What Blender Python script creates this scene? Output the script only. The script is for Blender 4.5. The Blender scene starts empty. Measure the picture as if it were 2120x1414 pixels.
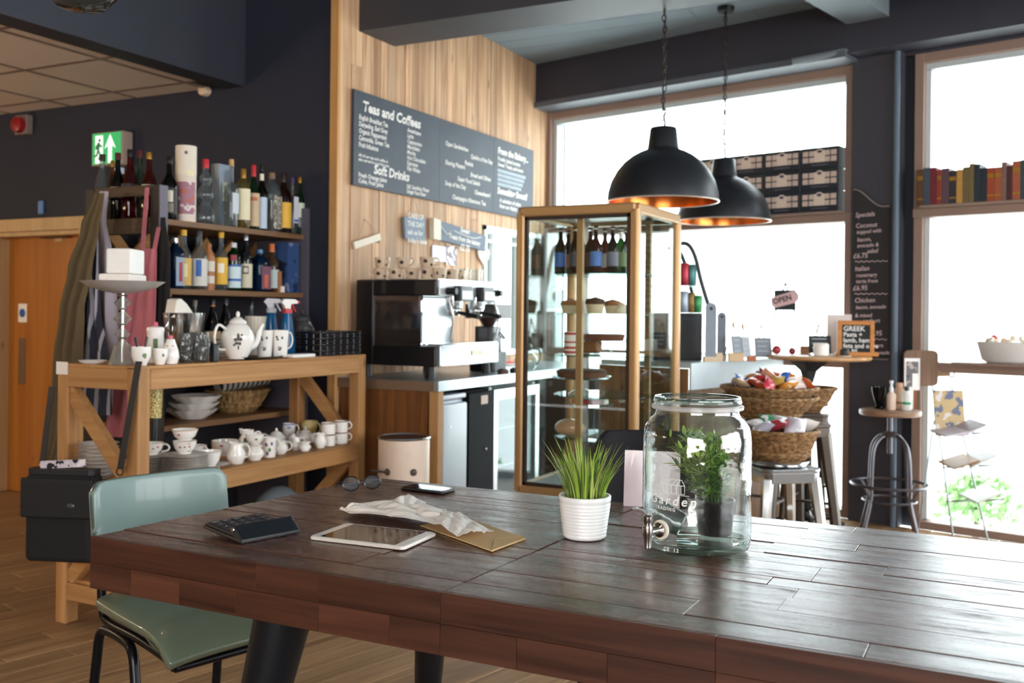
import bpy, bmesh, math, random
from mathutils import Vector, Matrix

# ------------------------------------------------------------------ camera
TH = math.radians(27.0); CT, ST = math.cos(TH), math.sin(TH)
ROLL = 0.0105; F = 2061.0; CX, HY = 1060.0, 648.0; H = 1.29
RIGHT = Vector((CT, ST, 0)); FWD = Vector((-ST, CT, 0)); UP = Vector((0, 0, 1))
sc = bpy.context.scene
col = sc.collection
cam_d = bpy.data.cameras.new('camera'); cam = bpy.data.objects.new('camera', cam_d); col.objects.link(cam)
cam_d.sensor_width = 36.0; cam_d.lens = 36.0 * F / 2120.0
cam_d.shift_y = (HY - 707.0) / 2120.0
cam_d.clip_start = 0.05; cam_d.clip_end = 300
_cx = RIGHT * math.cos(ROLL) + UP * math.sin(ROLL); _cy = -RIGHT * math.sin(ROLL) + UP * math.cos(ROLL)
_m = Matrix((_cx, _cy, -FWD)).transposed().to_4x4(); _m.translation = (0, 0, H)
cam.matrix_world = _m
cam_d.dof.use_dof = True; cam_d.dof.focus_distance = 2.3; cam_d.dof.aperture_fstop = 4.6
sc.camera = cam
# ------------------------------------------------------------------ sky, lights, exposure
W = bpy.data.worlds.new('overcast_sky'); sc.world = W; W.use_nodes = True
_bg = W.node_tree.nodes['Background']; _bg.inputs['Color'].default_value = (0.93, 0.97, 1.0, 1); _bg.inputs['Strength'].default_value = 8.0
sc.view_settings.view_transform = 'Standard'; sc.view_settings.look = 'None'
sc.view_settings.exposure = 0.12; sc.view_settings.gamma = 1.0; sc.view_settings.use_curve_mapping = False
sc.cycles.use_denoising = True
sc.cycles.max_bounces = 12; sc.cycles.diffuse_bounces = 5; sc.cycles.glossy_bounces = 5
sc.cycles.transmission_bounces = 8; sc.cycles.transparent_max_bounces = 40
sc.cycles.sample_clamp_indirect = 8.0

def area_light(name, loc, look, sx, sy, power, color):
    l = bpy.data.lights.new(name, 'AREA'); l.shape = 'RECTANGLE'; l.size = sx; l.size_y = sy; l.energy = power; l.color = color
    o = bpy.data.objects.new(name, l); col.objects.link(o); o.location = loc
    o.rotation_euler = (Vector(look) - Vector(loc)).to_track_quat('-Z', 'Y').to_euler(); return o
# daylight through the shop front behind the camera and the windows on the right-hand side of the room
area_light('daylight_shopfront', (1.2, -3.97, 1.75), (1.2, 3.5, 1.75), 4.5, 2.2, 95, (1.0, 0.84, 0.68))
area_light('daylight_side_windows', (4.46, 2.7, 1.8), (-2.5, 2.7, 1.8), 4.8, 2.3, 50, (1.0, 0.93, 0.86))

# ------------------------------------------------------------------ pixel helpers (survey of the photograph)
def ray(px, py):
    u, v = px - CX, HY - py
    x = u * math.cos(ROLL) - v * math.sin(ROLL); z = u * math.sin(ROLL) + v * math.cos(ROLL)
    return RIGHT * (x / F) + FWD + UP * (z / F)
def atd(px, py, d): return Vector((0, 0, H)) + ray(px, py) * d
def onz(px, py, z):
    r = ray(px, py); return Vector((0, 0, H)) + r * ((z - H) / r.z)
def onx(px, py, X):
    r = ray(px, py); return Vector((0, 0, H)) + r * (X / r.x)
def ony(px, py, Y):
    r = ray(px, py); return Vector((0, 0, H)) + r * (Y / r.y)
def proj(p):
    q = Vector(p) - Vector((0, 0, H)); d = q.dot(FWD); x = q.dot(RIGHT) / d * F; z = q.z / d * F
    u = x * math.cos(ROLL) + z * math.sin(ROLL); v = -x * math.sin(ROLL) + z * math.cos(ROLL)
    return CX + u, HY - v, d

# ------------------------------------------------------------------ mesh helpers
class S:
    def __init__(s): s.v = []; s.f = []
    def add(s, v, f):
        n = len(s.v); s.v += [Vector(p) for p in v]; s.f += [tuple(i + n for i in q) for q in f]; return s
    def join(s, o): return s.add(o.v, o.f)
    def tf(s, m): s.v = [m @ p for p in s.v]; return s
    def mv(s, x=0, y=0, z=0): s.v = [p + Vector((x, y, z)) for p in s.v]; return s
    def rot(s, a, axis='Z'): return s.tf(Matrix.Rotation(math.radians(a), 4, axis))
    def sc(s, x=1, y=1, z=1): s.v = [Vector((p.x * x, p.y * y, p.z * z)) for p in s.v]; return s
def box(x0, x1, y0, y1, z0, z1):
    v = [(x0, y0, z0), (x1, y0, z0), (x1, y1, z0), (x0, y1, z0), (x0, y0, z1), (x1, y0, z1), (x1, y1, z1), (x0, y1, z1)]
    return S().add(v, [(0, 3, 2, 1), (4, 5, 6, 7), (0, 1, 5, 4), (1, 2, 6, 5), (2, 3, 7, 6), (3, 0, 4, 7)])
def cbox(sx, sy, sz, z0=0.0): return box(-sx / 2, sx / 2, -sy / 2, sy / 2, z0, z0 + sz)
def rpoly(sx, sy, r, n=5):
    pts = []
    for cx, cy, a0 in ((sx / 2 - r, sy / 2 - r, 0), (-sx / 2 + r, sy / 2 - r, 90), (-sx / 2 + r, -sy / 2 + r, 180), (sx / 2 - r, -sy / 2 + r, 270)):
        for k in range(n):
            a = math.radians(a0 + 90 * k / (n - 1)); pts.append((cx + r * math.cos(a), cy + r * math.sin(a)))
    return pts
def prism(poly, z0, z1):
    n = len(poly); v = [(x, y, z0) for x, y in poly] + [(x, y, z1) for x, y in poly]
    f = [tuple(range(n - 1, -1, -1)), tuple(range(n, 2 * n))] + [(i, (i + 1) % n, n + (i + 1) % n, n + i) for i in range(n)]
    return S().add(v, f)
def rbox(sx, sy, sz, r, z0=0.0, n=4): return prism(rpoly(sx, sy, r, n), z0, z0 + sz)
def lathe(prof, n=20, sx=1.0, sy=1.0, rot=0.0, close=True):
    v = []; f = []; m = len(prof)
    for r, z in prof:
        for k in range(n):
            a = 2 * math.pi * k / n + rot; v.append((r * math.cos(a) * sx, r * math.sin(a) * sy, z))
    for i in range(m - 1):
        for k in range(n):
            a, b = i * n + k, i * n + (k + 1) % n; f.append((a, b, b + n, a + n))
    if close:
        if prof[0][0] > 1e-5: f.append(tuple(range(n - 1, -1, -1)))
        if prof[-1][0] > 1e-5: f.append(tuple((m - 1) * n + k for k in range(n)))
    return S().add(v, f)
def slathe(prof, n=20, k=4.0):  # squared (superellipse) lathe for square bottles
    s = lathe(prof, n)
    for p in s.v:
        r = math.hypot(p.x, p.y)
        if r > 1e-6:
            c, d = abs(p.x / r), abs(p.y / r); g = (c ** k + d ** k) ** (-1.0 / k); p.x *= g; p.y *= g
    return s
def arcband(r, z0, z1, a0, a1, n=10, r1=None, th=0.0008):
    r1 = r if r1 is None else r1; v = []; f = []
    for k in range(n + 1):
        a = math.radians(a0 + (a1 - a0) * k / n)
        for rr, z in ((r, z0), (r1, z1), (r - th, z0), (r1 - th, z1)): v.append((rr * math.cos(a), rr * math.sin(a), z))
    for k in range(n):
        a = 4 * k; b = a + 4; f += [(a, b, b + 1, a + 1), (a + 2, a + 3, b + 3, b + 2), (a + 1, b + 1, b + 3, a + 3), (a, a + 2, b + 2, b)]
    f += [(0, 1, 3, 2), (4 * n, 4 * n + 2, 4 * n + 3, 4 * n + 1)]
    return S().add(v, f)
def arcspot(r, z, zh, a0, a1, n=8, r1=None, th=0.0008):
    """oval painted patch wrapped on a round wall"""
    v = []; f = []
    for k in range(n + 1):
        t = -1 + 2 * k / n; h = zh * math.sqrt(max(0.0, 1 - t * t)) + 1e-5; a = math.radians(a0 + (a1 - a0) * k / n)
        for rr, zz in ((r, z - h), (r, z + h), (r - th, z - h), (r - th, z + h)): v.append((rr * math.cos(a), rr * math.sin(a), zz))
    for k in range(n):
        a = 4 * k; b = a + 4; f += [(a, b, b + 1, a + 1), (a + 2, a + 3, b + 3, b + 2), (a + 1, b + 1, b + 3, a + 3), (a, a + 2, b + 2, b)]
    return S().add(v, f + [(0, 1, 3, 2), (4 * n, 4 * n + 2, 4 * n + 3, 4 * n + 1)])
def tube(pts, r, n=8, closed=False):
    pts = [Vector(p) for p in pts]; m = len(pts); rs = r if isinstance(r, (list, tuple)) else [r] * m; v = []; f = []; prev = None
    for i, p in enumerate(pts):
        if closed: t = pts[(i + 1) % m] - pts[i - 1]
        else: t = pts[min(i + 1, m - 1)] - pts[max(i - 1, 0)]
        t.normalize()
        if prev is None:
            a = Vector((0, 0, 1)) if abs(t.z) < 0.9 else Vector((1, 0, 0)); x = t.cross(a).normalized()
        else: x = (prev - t * prev.dot(t)).normalized()
        prev = x; y = t.cross(x)
        for k in range(n):
            a = 2 * math.pi * k / n; v.append(p + x * (rs[i] * math.cos(a)) + y * (rs[i] * math.sin(a)))
    for i in range(m if closed else m - 1):
        for k in range(n):
            a, b = i * n + k, i * n + (k + 1) % n; c, d = ((i + 1) % m) * n + (k + 1) % n, ((i + 1) % m) * n + k; f.append((a, b, c, d))
    if not closed: f += [tuple(range(n - 1, -1, -1)), tuple((m - 1) * n + k for k in range(n))]
    return S().add(v, f)
def smooth_path(pts, k=6, closed=False):
    pts = [Vector(p) for p in pts]; out = []; m = len(pts)
    for i in range(m if closed else m - 1):
        g = lambda j: pts[j % m] if closed else pts[max(0, min(m - 1, j))]
        a, b, c, d = g(i - 1), g(i), g(i + 1), g(i + 2)
        for q in range(k):
            t = q / k; out.append(0.5 * ((2 * b) + (c - a) * t + (2 * a - 5 * b + 4 * c - d) * t * t + (-a + 3 * b - 3 * c + d) * t ** 3))
    if not closed: out.append(pts[-1])
    return out
def ring(r, t, z=0.0, n=28, m=6): return tube([(r * math.cos(2 * math.pi * k / n), r * math.sin(2 * math.pi * k / n), z) for k in range(n)], t, m, True)
def sphere(r, n=14, m=8, sx=1, sy=1, sz=1):
    return lathe([(max(1e-6, r * math.sin(math.pi * i / m)), -r * math.cos(math.pi * i / m)) for i in range(m + 1)], n).sc(sx, sy, sz)
def sheet(fn, nu, nv, th=0.002):
    """thick surface from fn(u, v) -> Vector, u and v in 0..1"""
    P = [[Vector(fn(i / nu, j / nv)) for j in range(nv + 1)] for i in range(nu + 1)]; v = []; f = []
    N = lambda i, j: i * (nv + 1) + j
    top = []
    for i in range(nu + 1):
        for j in range(nv + 1):
            a = P[min(i + 1, nu)][j] - P[max(i - 1, 0)][j]; b = P[i][min(j + 1, nv)] - P[i][max(j - 1, 0)]
            nn = a.cross(b); nn = nn.normalized() if nn.length > 1e-9 else Vector((0, 0, 1)); top.append(P[i][j] + nn * th); v.append(P[i][j])
    o = len(v); v += top
    for i in range(nu):
        for j in range(nv):
            a, b, c, d = N(i, j), N(i + 1, j), N(i + 1, j + 1), N(i, j + 1); f += [(a, d, c, b), (a + o, b + o, c + o, d + o)]
    for i in range(nu): f += [(N(i, 0), N(i + 1, 0), N(i + 1, 0) + o, N(i, 0) + o), (N(i + 1, nv), N(i, nv), N(i, nv) + o, N(i + 1, nv) + o)]
    for j in range(nv): f += [(N(0, j + 1), N(0, j), N(0, j) + o, N(0, j + 1) + o), (N(nu, j), N(nu, j + 1), N(nu, j + 1) + o, N(nu, j) + o)]
    return S().add(v, f)
def frame_m(o, r, u):
    r = Vector(r).normalized(); u = Vector(u).normalized(); n = r.cross(u); m = Matrix((r, u, n)).transposed().to_4x4(); m.translation = o; return m
def rm(x=0, y=0, z=0): return Matrix.Rotation(math.radians(z), 4, 'Z') @ Matrix.Rotation(math.radians(y), 4, 'Y') @ Matrix.Rotation(math.radians(x), 4, 'X')
def tm(x, y, z): return Matrix.Translation((x, y, z))

def obj(name, s, m, parent=None, smooth=False, bevel=0.0, loc=None, rz=0.0, seg=2):
    me = bpy.data.meshes.new(name); me.from_pydata([tuple(p) for p in s.v], [], s.f)
    me.validate(); me.update()
    if smooth: me.shade_smooth()
    me.materials.append(m)
    o = bpy.data.objects.new(name, me); col.objects.link(o)
    if parent is not None: o.parent = parent
    if loc is not None: o.location = loc
    if rz: o.rotation_euler = (0, 0, math.radians(rz))
    if bevel:
        b = o.modifiers.new('edge', 'BEVEL'); b.width = bevel; b.segments = seg; b.limit_method = 'ANGLE'; b.angle_limit = math.radians(40)
    if smooth and not bevel:
        bm = bmesh.new(); bm.from_mesh(me)
        for e in bm.edges:
            if len(e.link_faces) == 2 and e.calc_face_angle(0) > math.radians(48): e.smooth = False
        bm.to_mesh(me); bm.free()
    return o
def tag(o, label, cat, group=None):
    o['label'] = label; o['category'] = cat
    if group: o['group'] = group
    return o
def struct(o, label=None):
    o['kind'] = 'structure'
    if label: o['label'] = label
    return o
def thing(name, label, cat, loc=(0, 0, 0), rz=0.0, group=None, mat4=None):
    o = bpy.data.objects.new(name, None); o.empty_display_size = 0.05; col.objects.link(o); o.location = loc
    o.rotation_euler = (0, 0, math.radians(rz))
    if mat4 is not None: o.matrix_world = mat4
    return tag(o, label, cat, group)
def one(name, s, m, label, cat, loc=(0, 0, 0), rz=0.0, group=None, **k): return tag(obj(name, s, m, None, loc=loc, rz=rz, **k), label, cat, group)
def clone(o, parent):
    c = o.copy(); col.objects.link(c); c.parent = parent
    for ch in list(o.children): clone(ch, c)
    return c
def text(body, size, m, parent, mat4, align='LEFT', bold=0.0, shear=0.0, name='lettering', sx=1.0):
    cu = bpy.data.curves.new('t', 'FONT'); cu.body = body; cu.size = size; cu.align_x = align; cu.offset = bold; cu.shear = shear
    cu.resolution_u = 2; cu.space_line = 0.95
    t = bpy.data.objects.new('t', cu); col.objects.link(t); bpy.context.view_layer.update()
    me = bpy.data.meshes.new_from_object(t.evaluated_get(bpy.context.evaluated_depsgraph_get()))
    bpy.data.objects.remove(t); bpy.data.curves.remove(cu)
    me.transform(mat4 @ Matrix.Diagonal((sx, 1, 1, 1))); me.materials.clear(); me.materials.append(m); me.name = name
    o = bpy.data.objects.new(name, me); col.objects.link(o); o.parent = parent; return o

# ------------------------------------------------------------------ materials
_M = {}
def srgb(c):
    if isinstance(c, str): c = [int(c[i:i + 2], 16) / 255 for i in (0, 2, 4)]
    return tuple(((x / 12.92) if x <= 0.04045 else ((x + 0.055) / 1.055) ** 2.4) for x in c) + (1.0,)
def _base(name):
    m = bpy.data.materials.new(name); m.use_nodes = True; nt = m.node_tree; return m, nt, nt.nodes['Principled BSDF']
def flat(c, rough=0.5, metal=0.0, var=0.06, scale=30.0, bump=0.0, coat=0.0, spec=0.5, sheen=0.0, em=0.0, trans=0.0):
    key = ('flat', c, rough, metal, var, scale, bump, coat, spec, sheen, em, trans)
    if key in _M: return _M[key]
    m, nt, b = _base('paint_' + str(c)); N = nt.nodes; L = nt.links; base = srgb(c)
    tc = N.new('ShaderNodeTexCoord'); no = N.new('ShaderNodeTexNoise'); no.inputs['Scale'].default_value = scale; no.inputs['Detail'].default_value = 3
    L.new(tc.outputs['Object'], no.inputs['Vector'])
    mx = N.new('ShaderNodeMix'); mx.data_type = 'RGBA'
    mx.inputs['A'].default_value = tuple(x * (1 - var) for x in base[:3]) + (1,); mx.inputs['B'].default_value = tuple(min(1, x * (1 + var)) for x in base[:3]) + (1,)
    L.new(no.outputs['Fac'], mx.inputs['Factor']); L.new(mx.outputs['Result'], b.inputs['Base Color'])
    b.inputs['Roughness'].default_value = rough; b.inputs['Metallic'].default_value = metal
    b.inputs['Coat Weight'].default_value = coat; b.inputs['Specular IOR Level'].default_value = spec; b.inputs['Sheen Weight'].default_value = sheen
    if em: L.new(mx.outputs['Result'], b.inputs['Emission Color']); b.inputs['Emission Strength'].default_value = em
    if bump:
        bp = N.new('ShaderNodeBump'); bp.inputs['Strength'].default_value = bump; bp.inputs['Distance'].default_value = 0.004
        L.new(no.outputs['Fac'], bp.inputs['Height']); L.new(bp.outputs['Normal'], b.inputs['Normal'])
    _M[key] = m; return m
def wood(c1, c2, axis='X', rough=0.55, tint=0.25, scale=1.0, coat=0.0, bump=0.25, dark=0.0, spec=0.4, streak=0.0):
    """grain along one axis; every board shifts its tone with Object Info > Random"""
    key = ('wood', c1, c2, axis, rough, tint, scale, coat, bump, dark, spec, streak)
    if key in _M: return _M[key]
    m, nt, b = _base('wood_' + c1); N = nt.nodes; L = nt.links
    tc = N.new('ShaderNodeTexCoord'); oi = N.new('ShaderNodeObjectInfo'); mp = N.new('ShaderNodeMapping')
    a = {'X': (1.2, 26, 26), 'Y': (26, 1.2, 26), 'Z': (26, 26, 1.2)}[axis]; mp.inputs['Scale'].default_value = tuple(x * scale for x in a)
    cm = N.new('ShaderNodeVectorMath'); cm.operation = 'MULTIPLY_ADD'; cb = N.new('ShaderNodeCombineXYZ')
    for k in range(3): L.new(oi.outputs['Random'], cb.inputs[k])
    cm.inputs[1].default_value = (17.3, 9.1, 23.7); L.new(cb.outputs[0], cm.inputs[0]); L.new(tc.outputs['Object'], cm.inputs[2])
    L.new(cm.outputs[0], mp.inputs['Vector'])
    no = N.new('ShaderNodeTexNoise'); no.inputs['Scale'].default_value = 1.0; no.inputs['Detail'].default_value = 6; no.inputs['Roughness'].default_value = 0.6; no.inputs['Distortion'].default_value = 0.7
    L.new(mp.outputs[0], no.inputs['Vector'])
    cr = N.new('ShaderNodeValToRGB'); cr.color_ramp.elements[0].color = srgb(c1); cr.color_ramp.elements[1].color = srgb(c2)
    cr.color_ramp.elements[0].position = 0.3; cr.color_ramp.elements[1].position = 0.72; L.new(no.outputs['Fac'], cr.inputs['Fac'])
    n2 = N.new('ShaderNodeTexNoise'); n2.inputs['Scale'].default_value = 2.2; n2.inputs['Detail'].default_value = 2; L.new(cm.outputs[0], n2.inputs['Vector'])
    hs = N.new('ShaderNodeHueSaturation'); mr = N.new('ShaderNodeMapRange'); mr.inputs['To Min'].default_value = 1 - tint; mr.inputs['To Max'].default_value = 1 + tint
    ad = N.new('ShaderNodeMath'); ad.operation = 'ADD'; L.new(oi.outputs['Random'], ad.inputs[0]); L.new(n2.outputs['Fac'], ad.inputs[1])
    hf = N.new('ShaderNodeMath'); hf.operation = 'MULTIPLY'; hf.inputs[1].default_value = 0.5; L.new(ad.outputs[0], hf.inputs[0])
    L.new(hf.outputs[0], mr.inputs['Value']); L.new(mr.outputs[0], hs.inputs['Value']); L.new(cr.outputs['Color'], hs.inputs['Color'])
    # knots
    vo = N.new('ShaderNodeTexVoronoi'); vo.inputs['Scale'].default_value = 4.5; vm = N.new('ShaderNodeMapping')
    vm.inputs['Scale'].default_value = {'X': (0.5, 1.3, 1.3), 'Y': (1.3, 0.5, 1.3), 'Z': (1.3, 1.3, 0.5)}[axis]
    L.new(cm.outputs[0], vm.inputs['Vector']); L.new(vm.outputs[0], vo.inputs['Vector'])
    kr = N.new('ShaderNodeMapRange'); kr.inputs['From Min'].default_value = 0.03; kr.inputs['From Max'].default_value = 0.1; kr.inputs['To Min'].default_value = 0.35; kr.inputs['To Max'].default_value = 1.0
    L.new(vo.outputs['Distance'], kr.inputs['Value'])
    ml = N.new('ShaderNodeMix'); ml.data_type = 'RGBA'; ml.blend_type = 'MULTIPLY'; ml.inputs['Factor'].default_value = 0.8
    L.new(hs.outputs['Color'], ml.inputs['A']); L.new(kr.outputs[0], ml.inputs['B']); L.new(ml.outputs['Result'], b.inputs['Base Color'])
    wr = None
    if streak:   # scuffed, rougher patches in the varnish and old nail holes
        sm = N.new('ShaderNodeMapping'); sm.inputs['Scale'].default_value = {'X': (5, 34, 34), 'Y': (34, 5, 34), 'Z': (34, 34, 5)}[axis]; L.new(cm.outputs[0], sm.inputs['Vector'])
        sn = N.new('ShaderNodeTexNoise'); sn.inputs['Scale'].default_value = 1.0; sn.inputs['Detail'].default_value = 8; sn.inputs['Roughness'].default_value = 0.75; L.new(sm.outputs[0], sn.inputs['Vector'])
        wr = N.new('ShaderNodeMapRange'); wr.inputs['From Min'].default_value = 0.57; wr.inputs['From Max'].default_value = 0.66; L.new(sn.outputs['Fac'], wr.inputs['Value'])
        wm = N.new('ShaderNodeMapRange'); wm.inputs['To Min'].default_value = 1.0; wm.inputs['To Max'].default_value = 0.45; L.new(wr.outputs[0], wm.inputs['Value'])
        nv = N.new('ShaderNodeTexVoronoi'); nv.inputs['Scale'].default_value = 9.0; L.new(cm.outputs[0], nv.inputs['Vector'])
        nr = N.new('ShaderNodeMapRange'); nr.inputs['From Min'].default_value = 0.03; nr.inputs['From Max'].default_value = 0.04; nr.inputs['To Min'].default_value = 0.15; L.new(nv.outputs['Distance'], nr.inputs['Value'])
        mm = N.new('ShaderNodeMath'); mm.operation = 'MULTIPLY'; L.new(wm.outputs[0], mm.inputs[0]); L.new(nr.outputs[0], mm.inputs[1])
        m3 = N.new('ShaderNodeMix'); m3.data_type = 'RGBA'; m3.blend_type = 'MULTIPLY'; m3.inputs['Factor'].default_value = 1.0; L.new(ml.outputs['Result'], m3.inputs['A']); L.new(mm.outputs[0], m3.inputs['B']); L.new(m3.outputs['Result'], b.inputs['Base Color'])
        cw_ = N.new('ShaderNodeMapRange'); cw_.inputs['To Min'].default_value = coat; cw_.inputs['To Max'].default_value = coat * 0.25; L.new(wr.outputs[0], cw_.inputs['Value'])
    rr = N.new('ShaderNodeMapRange'); rr.inputs['To Min'].default_value = max(0.05, rough - 0.12); rr.inputs['To Max'].default_value = min(1, rough + 0.12 + streak)
    L.new(no.outputs['Fac'], rr.inputs['Value']); L.new(rr.outputs[0], b.inputs['Roughness'])
    b.inputs['Coat Weight'].default_value = coat; b.inputs['Coat Roughness'].default_value = 0.2
    if wr is not None:
        L.new(cw_.outputs[0], b.inputs['Coat Weight']); rc_ = N.new('ShaderNodeMapRange'); rc_.inputs['From Min'].default_value = 0.3; rc_.inputs['From Max'].default_value = 0.7; rc_.inputs['To Min'].default_value = 0.12; rc_.inputs['To Max'].default_value = 0.42; L.new(sn.outputs['Fac'], rc_.inputs['Value']); L.new(rc_.outputs[0], b.inputs['Coat Roughness'])
    b.inputs['Coat IOR'].default_value = 1.6; b.inputs['Specular IOR Level'].default_value = spec
    bp = N.new('ShaderNodeBump'); bp.inputs['Strength'].default_value = bump; bp.inputs['Distance'].default_value = 0.002; L.new(no.outputs['Fac'], bp.inputs['Height']); L.new(bp.outputs['Normal'], b.inputs['Normal'])
    if wr is not None:
        b2 = N.new('ShaderNodeBump'); b2.inputs['Strength'].default_value = 0.24; b2.inputs['Distance'].default_value = 0.0012; L.new(sn.outputs['Fac'], b2.inputs['Height']); L.new(b2.outputs['Normal'], b.inputs['Coat Normal'])
    _M[key] = m; return m
def glass(c='FFFFFF', edge='9FB4B4', refl=0.9, rough=0.02, body=0.0, edgefac=0.55, bumps=0.0):
    """thin-walled glass: clear where faced, reflecting and tinted towards grazing"""
    key = ('glass', c, edge, refl, rough, body, edgefac, bumps)
    if key in _M: return _M[key]
    m, nt, b = _base('glass_' + c); N = nt.nodes; L = nt.links; N.remove(b); out = N['Material Output']
    lw = N.new('ShaderNodeLayerWeight'); lw.inputs['Blend'].default_value = 0.28
    t = N.new('ShaderNodeBsdfTransparent'); g = N.new('ShaderNodeBsdfGlossy'); g.inputs['Roughness'].default_value = rough
    mc = N.new('ShaderNodeMix'); mc.data_type = 'RGBA'; mc.inputs['A'].default_value = srgb(c); mc.inputs['B'].default_value = srgb(edge)
    pw = N.new('ShaderNodeMath'); pw.operation = 'POWER'; pw.inputs[1].default_value = 2.0; L.new(lw.outputs['Facing'], pw.inputs[0])
    pm = N.new('ShaderNodeMath'); pm.operation = 'MULTIPLY'; pm.inputs[1].default_value = edgefac * 2; pm.use_clamp = True; L.new(pw.outputs[0], pm.inputs[0])
    L.new(pm.outputs[0], mc.inputs['Factor']); L.new(mc.outputs['Result'], t.inputs['Color'])
    fr = N.new('ShaderNodeLayerWeight'); fr.inputs['Blend'].default_value = 0.5; p5 = N.new('ShaderNodeMath'); p5.operation = 'POWER'; p5.inputs[1].default_value = 4.0; L.new(fr.outputs['Facing'], p5.inputs[0])
    fm = N.new('ShaderNodeMath'); fm.operation = 'MULTIPLY_ADD'; fm.inputs[1].default_value = refl * 0.9; fm.inputs[2].default_value = refl * 0.055; fm.use_clamp = True; L.new(p5.outputs[0], fm.inputs[0])
    ms = N.new('ShaderNodeMixShader'); L.new(fm.outputs[0], ms.inputs[0]); L.new(t.outputs[0], ms.inputs[1]); L.new(g.outputs[0], ms.inputs[2])
    last = ms
    if body:
        d = N.new('ShaderNodeBsdfDiffuse'); d.inputs['Color'].default_value = srgb(edge); m2 = N.new('ShaderNodeMixShader'); m2.inputs[0].default_value = body
        L.new(ms.outputs[0], m2.inputs[1]); L.new(d.outputs[0], m2.inputs[2]); last = m2
    if bumps:
        tc = N.new('ShaderNodeTexCoord'); no = N.new('ShaderNodeTexNoise'); no.inputs['Scale'].default_value = 22; L.new(tc.outputs['Object'], no.inputs['Vector'])
        bp = N.new('ShaderNodeBump'); bp.inputs['Strength'].default_value = bumps; bp.inputs['Distance'].default_value = 0.01
        L.new(no.outputs['Fac'], bp.inputs['Height']); L.new(bp.outputs[0], g.inputs['Normal']); L.new(bp.outputs[0], fr.inputs['Normal'])
    L.new(last.outputs[0], out.inputs['Surface']); _M[key] = m; return m
def patch(c1, c2, c3, scale=14.0, rough=0.6, p=(0.42, 0.58), stretch=(1, 1, 1), bump=0.0):
    """print or pattern in three tones"""
    key = ('patch', c1, c2, c3, scale, rough, p, stretch, bump)
    if key in _M: return _M[key]
    m, nt, b = _base('print_' + c1); N = nt.nodes; L = nt.links
    tc = N.new('ShaderNodeTexCoord'); mp = N.new('ShaderNodeMapping'); mp.inputs['Scale'].default_value = stretch; no = N.new('ShaderNodeTexNoise'); no.inputs['Scale'].default_value = scale; no.inputs['Detail'].default_value = 2
    L.new(tc.outputs['Object'], mp.inputs['Vector']); L.new(mp.outputs[0], no.inputs['Vector'])
    cr = N.new('ShaderNodeValToRGB'); cr.color_ramp.interpolation = 'CONSTANT'; e = cr.color_ramp.elements; e[0].color = srgb(c1); e[1].position = p[0]; e[1].color = srgb(c2)
    k = e.new(p[1]); k.color = srgb(c3); L.new(no.outputs['Fac'], cr.inputs['Fac']); L.new(cr.outputs['Color'], b.inputs['Base Color']); b.inputs['Roughness'].default_value = rough
    if bump:
        bp = N.new('ShaderNodeBump'); bp.inputs['Strength'].default_value = bump; bp.inputs['Distance'].default_value = 0.004; L.new(no.outputs['Fac'], bp.inputs['Height']); L.new(bp.outputs['Normal'], b.inputs['Normal'])
    _M[key] = m; return m
def stripes(c1, c2, axis='X', freq=40.0, duty=0.5, rough=0.8):
    key = ('str', c1, c2, axis, freq, duty, rough)
    if key in _M: return _M[key]
    m, nt, b = _base('stripe_' + c1); N = nt.nodes; L = nt.links
    tc = N.new('ShaderNodeTexCoord'); wv = N.new('ShaderNodeTexWave'); wv.bands_direction = axis; wv.inputs['Scale'].default_value = freq; wv.inputs['Distortion'].default_value = 0.4; wv.inputs['Detail Scale'].default_value = 1
    L.new(tc.outputs['Object'], wv.inputs['Vector']); cr = N.new('ShaderNodeValToRGB'); cr.color_ramp.interpolation = 'CONSTANT'
    cr.color_ramp.elements[0].color = srgb(c1); cr.color_ramp.elements[1].color = srgb(c2); cr.color_ramp.elements[1].position = duty
    L.new(wv.outputs['Fac'], cr.inputs['Fac']); L.new(cr.outputs['Color'], b.inputs['Base Color']); b.inputs['Roughness'].default_value = rough; _M[key] = m; return m

PINE = lambda ax: wood('9E6C3C', 'C2925F', ax, 0.6, 0.24)
OAK = lambda ax: wood('9A6B3C', 'BE8E58', ax, 0.6, 0.2)
BLACK = flat('17171A', 0.4); STEEL = flat('C9CCCF', 0.28, 1.0, 0.04); CHROME = flat('DADCDE', 0.12, 1.0, 0.02); WHITE = flat('EFEBE6', 0.45)
CHINA = flat('F1ECE6', 0.18, 0, 0.03, coat=0.5); CLEAR = glass('FCFEFE', 'A8B8B8', 1.0); CHALK = flat('E9E4DE', 0.9); SLATE = flat('3E444C', 0.75, 0, 0.18, 9.0)
# ================================================================== the room
XW, YB, ZC, ZL = -3.39, 4.51, 3.24, 2.62
XS = -4.08                                    # bulkhead plane
NAVY = flat('2A2C39', 0.65, 0, 0.10, 3.0, spec=.3); NAVY2 = flat('2B2B35', 0.6, 0, 0.12, 4.0)
WL = Vector((XW, 7.25, 0)); WD = Vector((3.41, -0.84, 0)).normalized(); WN = Vector((WD.y, -WD.x, 0))
def onwin(px, py):
    r = ray(px, py); o = Vector((0, 0, H)); k = (WL - o).dot(WN) / r.dot(WN); p = o + r * k; return (p - WL).dot(WD), p.z
def wbox(t0, t1, z0, z1, n0, n1):              # box in window-wall coordinates, n towards the room
    s = box(t0, t1, z0, z1, n0, n1); return s.tf(frame_m(WL, WD, UP))
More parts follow.
